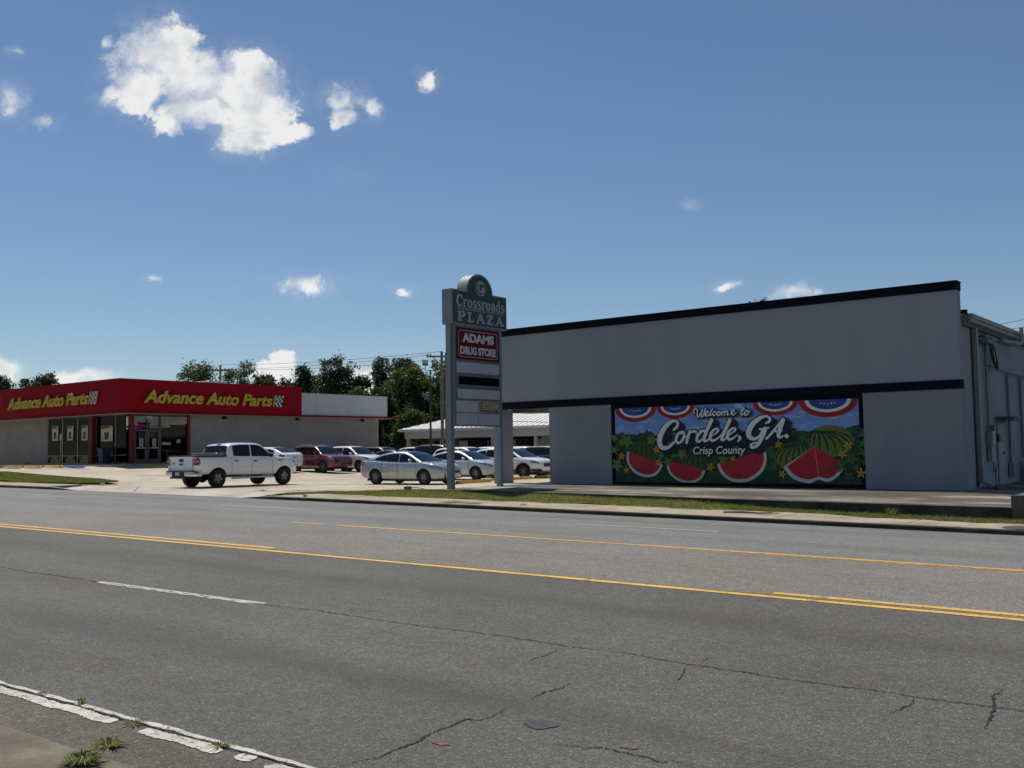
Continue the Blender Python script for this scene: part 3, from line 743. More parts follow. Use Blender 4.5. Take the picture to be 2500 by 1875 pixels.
# ------------------------------------------------------------------ wheel stops
def wheel_stop(label, x, y, rz, L, m, group=None, z=None):
    t = thing('wheel_stop', label, 'wheel stop', (x, y, (lot_z(x, y) if z is None else z)), rz, group)
    mb = MB(); rings = []
    for u, k in ((-L / 2, 0.75), (-L / 2 + 0.06, 1), (L / 2 - 0.06, 1), (L / 2, 0.75)):
        rings.append([(u, -0.10 * k, 0.005), (u, -0.095 * k, 0.05), (u, -0.06 * k, 0.135 * k), (u, 0.06 * k, 0.135 * k), (u, 0.095 * k, 0.05), (u, 0.10 * k, 0.005)])
    mb.loft(rings, True, True, True); mb.build('bar', m, t, smooth=50)
    for u in (-L * 0.33, L * 0.33):
        MB().lathe([(0.0, 0.145), (0.022, 0.145), (0.024, 0.135)], 8, center=(u, 0, 0)).build('pin', mat('pin_steel', (0.1, 0.08, 0.06), 0.6, 0.8), t)
    return t
YSTOP = mat('stop_yellow', (0.72, 0.43, 0.04), 0.75, var=0.22, vscale=6, bump=0.2)
YSTOP2 = mat('stop_yellow_pale', (0.78, 0.50, 0.14), 0.8, var=0.22, vscale=6, bump=0.2)
BSTOP = mat('stop_blue', (0.07, 0.22, 0.55), 0.75, var=0.2, vscale=6)
wheel_stop('long yellow wheel stop behind the posts of the tall plaza sign', -28.8, 34.0, rad(90), 2.35, YSTOP)
wheel_stop('yellow wheel stop seen between sign post and grey wall, in front of a white car', -29.75, 38.7, rad(90), 1.85, YSTOP)
wheel_stop('yellow wheel stop half hidden by the left end of the grey wall', -30.35, 41.6, rad(90), 1.8, YSTOP)
for i, (xx, yy, lab, m) in enumerate(((-62.7, 29.5, 'leftmost yellow wheel stop by the red auto store', YSTOP2), (-60.1, 29.5, 'second yellow wheel stop from the left by the red auto store', YSTOP2),
                          (-58.5, 30.0, 'yellow wheel stop beside the blue one by the red auto store', YSTOP2), (-56.8, 30.4, 'blue wheel stop in front of the store windows', BSTOP))):
    wheel_stop(lab, xx, yy, rad(1), 1.95, m, 'wheel stops by the auto store')
wheel_stop('shaded yellow wheel stop before the store entrance', -55.0, 34.6, rad(80), 1.9, mat('stop_yellow_shaded', (0.35, 0.27, 0.03), 0.8))  # yellow bar with the shade by the entrance darkened into its colour
# concrete end block at the right of the forecourt
t = thing('retaining_block', 'low dark concrete retaining wall at the right end of the forecourt', 'retaining wall', (-4.95, 24.55, -1.75))
mb = MB(); prof = [(0, 0), (0, 0.52), (0.03, 0.55), (0.30, 0.55), (0.33, 0.52), (0.33, 0)]
mb.loft([[(u, v0, z) for u, z in prof] for v0 in (0, 0.02, 1.0, 2.2)], True, True, True)
mb.box(0.0, 6.0, -0.001, 0.35, 0.0, 0.50)
mb.build('wall', KERB, t)
# drain cover in the walk
t = thing('drain_cover', 'dark round drain cover set in the sidewalk', 'drain cover', (-4.4, 22.95, walkz(-4.4, 22.95)))
MB().lathe([(0.0, 0.008), (0.40, 0.008), (0.42, 0.002), (0.48, 0.001)], 28).build('lid', mat('cast_iron', (0.08, 0.075, 0.065), 0.7, 0.4), t)

# ------------------------------------------------------------------ grey building
STUCCO = mat('grey_stucco', (0.315, 0.32, 0.345), 0.9, var=0.045, vscale=1.2, stretch=(1, 1, 0.22), bump=0.15, bscale=25, fine=0.04, fscale=30)
STUCCO2 = mat('grey_stucco_low', (0.265, 0.265, 0.285), 0.9, var=0.08, vscale=1.4, stretch=(1, 1, 0.3), bump=0.15, bscale=25, fine=0.04, fscale=30)
NAVY = mat('navy_trim', (0.006, 0.007, 0.013), 0.85, var=0.2, vscale=2, spec=0.15)
GUTTER = mat('gutter_metal', (0.20, 0.20, 0.185), 0.5, 0.2, var=0.15)
SIDEW = mat('grey_block_side', (0.30, 0.315, 0.335), 0.9, var=0.08, vscale=0.5, bump=0.3, bscale=8, fine=0.05, fscale=12)
CONDUIT = mat('conduit', (0.16, 0.175, 0.19), 0.6, 0.3)
DARKBOX = mat('dark_box', (0.03, 0.03, 0.035), 0.5)
GX0, GX1, GY = -26.05, -7.70, 32.05
gb = thing('grey_building', 'grey stucco commercial building with navy trim and a painted mural', 'building', (GX0, GY, -1.45))
def G(mb, name, m, parent=gb, **k):
    return hold(mb.build(name, m, parent, **k), parent)
# upper facade slab, navy cap and band
G(MB().box(GX0, GX1, GY, GY + 0.38, 1.93, 4.68), 'upper_wall', STUCCO)
mb = MB(); mb.box(GX0 - 0.03, GX1 + 0.02, GY - 0.05, GY + 0.41, 4.68, 4.93); mb.box(GX0 - 0.05, GX1 + 0.03, GY - 0.075, GY + 0.44, 4.93, 4.965)
G(mb, 'roof_cap', NAVY)
G(MB().box(GX0 - 0.02, GX1 + 0.01, GY - 0.035, GY + 0.36, 1.645, 1.928), 'navy_band', NAVY)
# lower walls
G(MB().box(-23.17, -20.27, GY + 0.003, GY + 0.35, -1.8, 1.644), 'lower_wall', STUCCO2)
G(MB().box(-10.68, GX1, GY + 0.003, GY + 0.35, -1.8, 1.644), 'lower_wall', STUCCO2)
G(MB().box(-20.268, -10.682, GY + 0.06, GY + 0.3, -1.8, 1.644), 'mural_recess', NAVY)
mb = MB(); mb.box(GX0 + 0.01, GX0 + 0.49, GY + 0.01, GY + 0.71, -1.8, 1.644); G(mb, 'column', STUCCO2)
G(MB().box(GX0 + 0.3, -24.55, GY + 0.8, GY + 2.2, 1.52, 1.9), 'walkway_beam', mat('soffit_olive', (0.12, 0.115, 0.10), 0.9))
# main block behind the false front
G(MB().box(-23.17, GX1 - 0.02, GY + 0.40, 64.0, -1.9, 3.62), 'side_wall', SIDEW)
mb = MB(); mb.add([(-23.4, GY + 0.40, 3.62), (GX1 + 0.1, GY + 0.40, 3.62), (GX1 + 0.1, 64, 3.62), (-23.4, 64, 3.62), (-23.4, GY + 0.40, 3.75), (GX1 + 0.1, GY + 0.40, 3.98), (GX1 + 0.1, 64, 3.98), (-23.4, 64, 3.75)],
                  [(0, 1, 2, 3), (4, 5, 6, 7), (0, 1, 5, 4), (1, 2, 6, 5), (2, 3, 7, 6), (3, 0, 4, 7)]); G(mb, 'roof', mat('roof_membrane', (0.16, 0.16, 0.15), 0.8))
# gutter with its end piece
mb = MB(); prof = [(0.10, 3.99), (0.27, 3.99), (0.27, 3.86), (0.24, 3.84), (0.22, 3.74), (0.10, 3.66)]
mb.loft([[(GX1 + u, y, z) for u, z in prof] for y in (GY + 0.62, 64)], True, True, True); G(mb, 'gutter', GUTTER)
G(MB().box(GX1 - 0.02, GX1 + 0.14, GY + 0.42, GY + 0.62, 3.95, 4.10), 'gutter_end', NAVY)
# downpipe with elbows
mb = MB()
for (u0, y0, y1, z0, z1) in ((0.0, 33.72, 33.92, -1.25, 3.66),): mb.box(GX1 + u0, GX1 + 0.13, y0, y1, z0, z1)
mb.add([(GX1, 33.72, -1.25), (GX1 + 0.13, 33.72, -1.25), (GX1 + 0.13, 33.92, -1.25), (GX1, 33.92, -1.25), (GX1 + 0.32, 33.72, -1.42), (GX1 + 0.36, 33.72, -1.32), (GX1 + 0.36, 33.92, -1.32), (GX1 + 0.32, 33.92, -1.42)],
       [(0, 1, 5, 4), (1, 2, 6, 5), (2, 3, 7, 6), (3, 0, 4, 7), (4, 5, 6, 7)]); G(mb, 'downpipe', mat('downpipe_grey', (0.24, 0.25, 0.26), 0.55, 0.1))
G(MB().box(GX1 - 0.01, GX1 + 0.03, 33.52, 33.60, -1.4, 3.66), 'cable', DARKBOX)
# service head, coiled cable, conduits and meter
mb = MB(); mb.bevbox(GX1, GX1 + 0.28, 34.55, 35.25, 3.22, 3.36, 0.02); mb.bevbox(GX1, GX1 + 0.22, 34.7, 35.05, 3.36, 3.52, 0.03); mb.tube([(GX1 + 0.1, 34.1, 3.32), (GX1 + 0.1, 34.6, 3.36)], 0.035, 8); G(mb, 'service_head', CONDUIT)
mb = MB()
for k in range(4):
    pts = []
    for i in range(25):
        a = math.pi * 2 * i / 24
        pts.append((GX1 + 0.16 + 0.02 * k, 35.75 + (0.52 - 0.05 * k) * math.cos(a) * 0.9 - 0.1 * math.sin(a), 2.98 - 0.06 * k + (0.42 - 0.035 * k) * math.sin(a) - 0.25 * math.cos(a)))
    mb.tube(pts, 0.022, 6)
G(mb, 'coiled_cable', DARKBOX)
G(MB().tube([(GX1 + 0.06, 35.12, 3.22), (GX1 + 0.06, 35.12, 0.38)], 0.04, 8), 'conduit', CONDUIT)
G(MB().bevbox(GX1, GX1 + 0.2, 34.98, 35.42, -0.13, 0.38, 0.02), 'meter_box', mat('meter_grey', (0.25, 0.27, 0.29), 0.5, 0.4))
G(MB().bevbox(GX1, GX1 + 0.16, 35.02, 35.36, -0.62, -0.15, 0.02), 'meter_box', mat('meter_grey', (0.25, 0.27, 0.29)))
G(MB().bevbox(GX1, GX1 + 0.16, 35.5, 35.75, 0.36, 0.56, 0.02), 'junction_box', CONDUIT)
G(MB().bevbox(GX1, GX1 + 0.22, 35.8, 36.25, 0.0, 0.26, 0.02), 'junction_box', DARKBOX)
G(MB().tube([(GX1 + 0.06, 35.5, -0.15), (GX1 + 0.06, 35.52, -0.9), (GX1 + 0.06, 35.68, -1.0), (GX1 + 0.06, 35.82, -0.8), (GX1 + 0.05, 35.85, -1.45)], 0.014, 6), 'cable', DARKBOX)
for (yy, z0, z1) in ((38.2, -0.84, 2.42), (40.3, -0.57, 2.40)):
    G(MB().tube([(GX1 + 0.06, yy, z0), (GX1 + 0.06, yy, z1)], 0.045, 8), 'conduit', CONDUIT)
G(MB().bevbox(GX1, GX1 + 0.2, 38.05, 38.4, -1.2, -0.72, 0.02), 'meter_box', mat('meter_grey', (0.25, 0.27, 0.29)))
G(MB().tube([(GX1 + 0.05, 35.3, 2.56), (GX1 + 0.1, 36.5, 2.48), (GX1 + 0.1, 38.2, 2.44), (GX1 + 0.1, 40.3, 2.42), (GX1 + 0.1, 46, 2.35)], 0.018, 6), 'cable', DARKBOX)
G(MB().tube([(GX1 + 0.2, 35.3, 3.36), (GX1 + 0.7, 38.5, 3.22), (GX1 + 1.3, 44, 3.05), (GX1 + 3, 60, 3.4)], 0.02, 6), 'cable', DARKBOX)
G(MB().tube([(GX1 + 0.1, 37.4, 3.52), (GX1 + 0.34, 39.0, 3.50), (GX1 + 0.36, 39.35, 3.60), (GX1 + 0.36, 39.38, 4.12)], 0.075, 10), 'vent_pipe', mat('vent_grey', (0.30, 0.31, 0.32), 0.5, 0.2))
mb = MB(); mb.box(GX1 + 0.0, GX1 + 0.55, 36.45, 38.0, 0.78, 0.86); mb.box(GX1 + 0.45, GX1 + 0.55, 36.45, 38.0, 0.70, 0.78); G(mb, 'door_canopy', mat('canopy_dark', (0.12, 0.12, 0.115), 0.8))
dr = G(MB().box(GX1 - 0.01, GX1 + 0.035, 36.5, 37.42, -1.40, 0.70), 'door', mat('door_grey', (0.27, 0.29, 0.31), 0.6))
G(MB().box(GX1 + 0.035, GX1 + 0.09, 37.2, 37.32, -0.40, -0.32), 'door_handle', DARKBOX, dr)
ac = thing('air_conditioner', 'dark green outdoor air conditioning unit beside the grey wall', 'air conditioner', (GX1 + 0.75, 40.35, -1.62))
mb = MB(); mb.bevbox(-0.5, 0.5, -0.5, 0.5, 0.1, 0.95, 0.04); mb.build('cabinet', mat('ac_green', (0.03, 0.055, 0.06), 0.5, 0.2), ac)
mb = MB()
for k in range(14): mb.box(-0.46, 0.46, -0.512, -0.505, 0.16 + k * 0.052, 0.185 + k * 0.052)
mb.build('grille', mat('ac_grille', (0.06, 0.09, 0.095), 0.5, 0.3), ac)
MB().box(-0.6, 0.6, -0.6, 0.6, -0.02, 0.1).build('pad', KERB, ac)
mb = MB(); mb.bevbox(-0.12, 0.12, -0.518, -0.513, 0.72, 0.84, 0.0); mb.build('data_plate', mat('plate_pale', (0.4, 0.42, 0.42), 0.6), ac)
# loose bits lying at the wall foot
t = thing('debris_pile', 'small pile of dark rubble at the foot of the downpipe', 'debris', (GX1 + 0.45, 33.55, -1.46))
mb = MB()
for k in range(7):
    a, b = random.uniform(-0.25, 0.3), random.uniform(-0.25, 0.25); s = random.uniform(0.05, 0.12)
    MB().bevbox(a - s, a + s, b - s * 0.7, b + s * 0.7, -0.02, s * 1.1, s * 0.3).build('rubble', KERB, t)

# ------------------------------------------------------------------ mural
MY = GY + 0.058
mural = thing('mural', 'painted welcome mural of watermelons, bunting and white script lettering on the grey wall', 'mural', (-15.5, MY, -1.40))
def M(mb, name, m, parent=mural):
    return hold(mb.build(name, m, parent, fix=False), parent)
LAY = [0]
def lay(step=0.003): LAY[0] += step * 0.35; return MY - 0.012 - LAY[0]
def flat(mb, poly, y, mi=0):
    """one flat painted shape facing the road"""
    n = len(poly)
    a = sum(poly[i][0] * poly[(i + 1) % n][1] - poly[(i + 1) % n][0] * poly[i][1] for i in range(n))
    if a < 0: poly = poly[::-1]
    mb.add([(x, y, z) for x, z in poly], [tuple(range(n))], mi)
def mat_msky():
    m, t, b = base_mat('mural_sky')
    tc = t.new('ShaderNodeTexCoord'); o = tc.outputs['Object']
    n = t.noise(t.mapping(o, (0.9, 1, 3.2)), 1.5, 8.0, 0.68)
    sx = t.new('ShaderNodeSeparateXYZ'); t.link(o, sx.inputs[0])
    g = t.ramp(t.maprange(sx.outputs[2], 0.4, 1.5, 0, 1, False), [(0.0, (0.22, 0.37, 0.68)), (1.0, (0.13, 0.27, 0.60))])
    c = t.mixc(t.maprange(n.outputs['Fac'], 0.50, 0.66, 0, 0.9), g, (0.58, 0.64, 0.72))
    t.link(c, b.inputs['Base Color']); b.inputs['Roughness'].default_value = 0.75
    return m
def mat_mfoliage():
    m, t, b = base_mat('mural_foliage')
    tc = t.new('ShaderNodeTexCoord'); o = tc.outputs['Object']
    n = t.noise(o, 3.5, 6.0, 0.7, 0.6); sx = t.new('ShaderNodeSeparateXYZ'); t.link(o, sx.inputs[0])
    c = t.ramp(n.outputs['Fac'], [(0.35, (0.006, 0.030, 0.018)), (0.52, (0.018, 0.065, 0.030)), (0.70, (0.05, 0.115, 0.04))])
    t.link(c, b.inputs['Base Color']); b.inputs['Roughness'].default_value = 0.75
    return m
PX0, PX1, PZ0, PZ1 = -20.10, -10.84, -1.30, 1.485
mb = MB(); flat(mb, [(PX0, 0.3), (PX1, 0.3), (PX1, PZ1), (PX0, PZ1)], lay()); M(mb, 'sky_panel', mat_msky())
TREELINE = [(-20.10, 0.516), (-19.936, 0.513), (-19.763, 0.588), (-19.675, 0.485), (-19.466, 0.503), (-19.261, 0.466), (-19.081, 0.473), (-19.04, 0.561), (-18.953, 0.492), (-18.798, 0.555), (-18.719, 0.685), (-18.647, 0.552), (-18.57, 0.594), (-18.471, 0.548), (-18.411, 0.437), (-18.2, 0.411), (-17.707, 0.445), (-17.3, 0.42), (-16.4, 0.45), (-15.197, 0.435), (-14.911, 0.494), (-14.49, 0.507), (-13.803, 0.491), (-13.243, 0.499), (-13.131, 0.56), (-12.998, 0.568), (-12.913, 0.492), (-12.696, 0.466), (-12.481, 0.44), (-11.842, 0.446), (-11.257, 0.515), (-11.174, 0.554), (-11.05, 0.591), (-10.84, 0.626)]
zig = []
for i in range(len(TREELINE) - 1):
    (xa, za), (xb, zb) = TREELINE[i], TREELINE[i + 1]; n = max(2, int((xb - xa) / 0.05))
    for k in range(n): zig.append((xa + (xb - xa) * k / n, za + (zb - za) * k / n + (random.uniform(0, 0.04) if k % 2 else 0)))
mb = MB(); y = lay()
pts = zig + [TREELINE[-1]]
for (xa, za), (xb, zb) in zip(pts[:-1], pts[1:]): flat(mb, [(xa, PZ0), (xb, PZ0), (xb, zb), (xa, za)], y)
M(mb, 'foliage_panel', mat_mfoliage())
MW = mat('mural_white', (0.80, 0.79, 0.76), 0.75, var=0.06); MR = mat('mural_red', (0.42, 0.018, 0.02), 0.75, var=0.25, vscale=6); MBL = mat('mural_blue', (0.03, 0.07, 0.27), 0.75, var=0.25, vscale=5)
MNAVY = mat('mural_navy', (0.008, 0.010, 0.028), 0.7)
for (xa, xb, zb) in ((-20.09, -18.30, 0.95), (-18.28, -16.73, 1.02), (-14.48, -12.86, 1.02), (-12.85, -10.845, 0.90)):
    bo = MB(); cx = (xa + xb) / 2; zt = PZ1 - 0.003
    def arc(k0, y, tag):
        w = (xb - xa) / 2 * (1 - k0 * 0.78); h = (zt - zb) * (1 - k0)
        return [(cx + w * math.cos(math.pi + math.pi * i / 28), zt + h * math.sin(math.pi + math.pi * i / 28)) for i in range(29)]
    root = MB(); flat(root, arc(0, 0, 0), lay(0.002)); ob = M(root, 'bunting', MR)
    for k0, m, nm in ((0.13, mat('mural_red_dark', (0.26, 0.010, 0.013), 0.75), 'fold'), (0.18, MR, 'fold'), (0.29, MW, 'white_stripe'), (0.45, MBL, 'blue_field')):
        q = MB(); flat(q, arc(k0, 0, 0), lay(0.0015)); M(q, nm, m, ob)
    yy = lay(0.0015)
    for i in range(5):
        q = MB()
        a = math.pi * (1.30 + 0.10 * i); w = (xb - xa) / 2 * 0.30; sx, sz = cx + w * math.cos(a) * 1.3, zt + (zt - zb) * 0.27 * math.sin(a) + 0.02; r = 0.032
        flat(q, [(sx + r * (1 if j % 2 == 0 else 0.5) * math.sin(math.pi * j / 5), sz + r * (1 if j % 2 == 0 else 0.5) * math.cos(math.pi * j / 5)) for j in range(10)], yy); M(q, 'star', MW, ob)
# melons, cut slices, leaves and blossoms
MELD = mat('mural_melon_dark', (0.012, 0.05, 0.014), 0.75, var=0.3, vscale=8)
MELL = mat('mural_melon_light', (0.055, 0.095, 0.02), 0.75, var=0.35, vscale=14)
MELL2 = mat('mural_melon_lime', (0.15, 0.18, 0.025), 0.75, var=0.35, vscale=14)
def melon(cx, cz, rx, rz, ax, az_, light, tilt=0.0):
    ct, st = math.cos(tilt), math.sin(tilt)
    def P(u, v): return (cx + rx * u * ct - rz * v * st, cz + rx * u * st + rz * v * ct)
    q = MB(); flat(q, [P(math.cos(a * math.pi / 20), math.sin(a * math.pi / 20)) for a in range(40)], lay(0.002)); ob = M(q, 'melon', light)
    q = MB(); yy = lay(0.0015)
    pu, pv = ax, az_          # where the stripes meet
    for k in range(9):
        a0 = math.pi * (0.98 + 1.06 * k / 8.6)
        e = (math.cos(a0) * 0.97, math.sin(a0) * 0.97)
        L = []; R = []
        for i in range(11):
            t = i / 10; w = 0.075 * math.sin(math.pi * min(1, t * 0.9 + 0.08)) ** 0.8 * (1 + 0.25 * math.sin(i * 2.3 + k))
            bx = pu + (e[0] - pu) * t + (e[0] - pu) * 0.35 * math.sin(math.pi * t) * 0.7; bz = pv + (e[1] - pv) * t + 0.22 * math.sin(math.pi * t)
            rr = math.hypot(bx, bz)
            if rr > 0.97: bx, bz = bx * 0.97 / rr, bz * 0.97 / rr
            dx, dz = (e[0] - pu), (e[1] - pv); dl = math.hypot(dx, dz) or 1
            L.append(P(bx - dz / dl * w * 0.75, bz + dx / dl * w * 0.75)); R.append(P(bx + dz / dl * w * 0.75, bz - dx / dl * w * 0.75))
        for i in range(10): 
            flat(q, [L[i], L[i + 1], R[i + 1], R[i]], yy - 0.00012 * k)
    M(q, 'stripes', MELD, ob)
melon(-18.95, -0.15, 0.70, 0.52, 0.22, 0.95, MELL)
melon(-16.58, -0.50, 0.70, 0.42, -0.1, 0.9, MELL)
melon(-13.08, -0.36, 0.70, 0.46, 0.35, 0.88, MELL2, 0.10)
melon(-11.80, 0.12, 0.78, 0.52, -0.55, 0.62, MELL2, -0.05)
FLESH = mat('mural_flesh', (0.50, 0.022, 0.035), 0.75, var=0.22, vscale=2.2); RINDG = mat('mural_rind_green', (0.02, 0.07, 0.02), 0.75, var=0.3, vscale=9); RINDW = mat('mural_rind_pale', (0.62, 0.66, 0.55), 0.75, var=0.1)
FLESHP = mat('mural_flesh_pale', (0.62, 0.20, 0.20), 0.75)
def slice_(A, Bp, bottom, sag_skew=0.0):
    """half-moon slice hanging under the chord A-B"""
    ax, az = A; bx, bz = Bp; cx, cz = (ax + bx) / 2, (az + bz) / 2
    dx, dz = bx - ax, bz - az; L = math.hypot(dx, dz); ux, uz = dx / L, dz / L; nx, nz = uz, -ux
    if nz > 0: nx, nz = -nx, -nz
    D = (bottom[0] - cx) * nx + (bottom[1] - cz) * nz
    def crescent(k, drop):
        pts = []
        for i in range(33):
            a = math.pi * i / 32
            u = -math.cos(a) * L / 2 * k; v = math.sin(a) ** 0.85 * D * (1 - (1 - k) * 1.25)
            pts.append((max(PX0 - .1, cx + ux * u + nx * (v + drop)), max(PZ0 + 0.012, cz + uz * u + nz * (v + drop))))
        return pts
    q = MB(); flat(q, crescent(1.0, 0.0), lay(0.002)); ob = M(q, 'melon_slice', RINDG)
    for k, m, nm in ((0.955, RINDW, 'rind'), (0.86, FLESHP, 'flesh_edge'), (0.84, FLESH, 'flesh')):
        q = MB(); flat(q, crescent(k, 0.0), lay(0.0015)); M(q, nm, m, ob)
    q = MB(); yy = lay(0.0015)
    for i in range(26):
        u = random.gauss(0, 0.12) * L; v = random.uniform(0.12, 0.42) * D; px, pz = cx + ux * u + nx * v, cz + uz * u + nz * v; r = 0.013
        flat(q, [(px - r, pz), (px, pz - r * 1.6), (px + r, pz), (px, pz + r * 1.6)], yy)
    M(q, 'seeds', mat('mural_seed', (0.12, 0.008, 0.012), 0.7), ob)['kind'] = 'stuff'
slice_((-19.60, -0.13), (-18.04, -0.66), (-18.75, -1.20))
slice_((-17.92, -0.47), (-16.33, -0.86), (-17.15, -1.36))
slice_((-15.93, -0.64), (-14.02, -0.15), (-14.80, -1.30))
# the big wedge
def blob(pts): return catmull(pts + [pts[0]], 6)[:-1]
q = MB(); flat(q, catmull([(-13.45, -0.75), (-13.1, -1.13), (-12.58, -1.275), (-12.24, -1.16), (-11.9, -1.225), (-11.58, -1.03), (-11.40, -0.80)], 6) + [(-12.336, -0.03)], lay(0.002)); wd = M(q, 'melon_wedge', RINDW)
q = MB(); flat(q, catmull([(-13.33, -0.72), (-13.0, -1.03), (-12.58, -1.15), (-12.24, -1.06), (-11.9, -1.11), (-11.62, -0.93), (-11.47, -0.60)], 6) + [(-12.336, -0.032)], lay(0.0015)); M(q, 'flesh', FLESH, wd)
q = MB(); yy = lay(0.0015); flat(q, [(-12.345, -0.05), (-12.32, -0.05), (-12.215, -1.07), (-12.245, -1.07)], yy); M(q, 'ridge', FLESHP, wd)
q = MB(); yy = lay(0.0015)
for i in range(60):
    px = -12.33 + random.choice((-1, 1)) * random.uniform(0.06, 0.34); pz = -0.36 + random.gauss(0, 0.07); r = 0.012
    flat(q, [(px - r, pz), (px, pz - r * 1.6), (px + r, pz), (px, pz + r * 1.6)], yy)
M(q, 'seeds', mat('mural_seed', (0.12, 0.008, 0.012)), wd)['kind'] = 'stuff'
LEAVES = [(-20.125, 0.359, 0.184), (-20.109, -0.068, 0.195), (-20.031, -0.651, 0.292), (-19.577, 0.238, 0.29), (-19.813, 0.197, 0.17), (-18.504, 0.264, 0.235), (-18.133, -0.307, 0.163), (-17.857, -0.547, 0.207), (-17.629, -0.268, 0.172), (-17.267, -0.271, 0.25), (-16.709, 0.106, 0.09), (-15.662, -0.471, 0.207), (-13.915, -0.129, 0.198), (-13.831, -0.322, 0.176), (-12.715, 0.235, 0.192), (-13.753, -0.685, 0.197), (-10.735, 0.34, 0.182), (-10.727, 0.017, 0.181), (-10.717, -0.266, 0.191), (-11.109, -0.465, 0.224), (-11.467, -0.688, 0.247), (-10.852, 0.444, 0.142), (-10.729, -0.568, 0.141), (-13.981, -0.749, 0.132), (-11.213, -1.054, 0.183), (-10.978, -0.749, 0.162), (-17.812, 0.166, 0.104), (-15.153, -0.02, 0.129)]
LF = [mat('mural_leaf_a', (0.13, 0.20, 0.045), 0.75, var=0.3, vscale=9), mat('mural_leaf_b', (0.05, 0.12, 0.035), 0.75, var=0.3, vscale=9), mat('mural_leaf_c', (0.02, 0.06, 0.025), 0.75, var=0.3, vscale=9)]
for i, (x, z, r) in enumerate(LEAVES):
    a0 = random.uniform(0, 6.3); pts = []
    for k in range(40):
        a = 2 * math.pi * k / 40; rr = r * (0.70 + 0.24 * math.cos(5 * a) * (1 if k % 2 else 0.92) + 0.09 * math.cos(15 * a))
        pts.append((x + rr * math.cos(a + a0), z + rr * math.sin(a + a0)))
    q = MB(); flat(q, pts, lay(0.0012)); M(q, 'leaf', LF[0 if x < -15 else random.choice((1, 1, 2))])
FLOWERS = [(-19.813, -0.317, 0.15), (-19.618, -0.851, 0.14), (-18.301, -0.088, 0.145), (-18.227, -0.567, 0.158), (-15.277, -0.432, 0.125), (-16.139, -0.741, 0.15), (-13.593, 0.034, 0.144), (-13.471, -0.972, 0.143), (-11.217, -0.047, 0.155), (-11.401, -0.311, 0.148), (-10.823, -0.931, 0.165)]
FLM = mat('mural_flower', (0.60, 0.33, 0.02), 0.75, var=0.2, vscale=9); FLC = mat('mural_flower_eye', (0.34, 0.16, 0.01), 0.75)
for (x, z, r) in FLOWERS:
    a0 = random.uniform(0, 6.3)
    q = MB(); flat(q, [(x + r * (0.66 + 0.34 * math.cos(5 * a)) * math.cos(a + a0), z + r * (0.66 + 0.34 * math.cos(5 * a)) * math.sin(a + a0)) for a in [2 * math.pi * k / 50 for k in range(50)]], lay(0.0012)); fl = M(q, 'flower', FLM)
    q = MB(); flat(q, [(x + r * 0.25 * math.cos(2 * math.pi * k / 10), z + r * 0.25 * math.sin(2 * math.pi * k / 10)) for k in range(10)], lay(0.001)); M(q, 'flower_eye', FLC, fl)
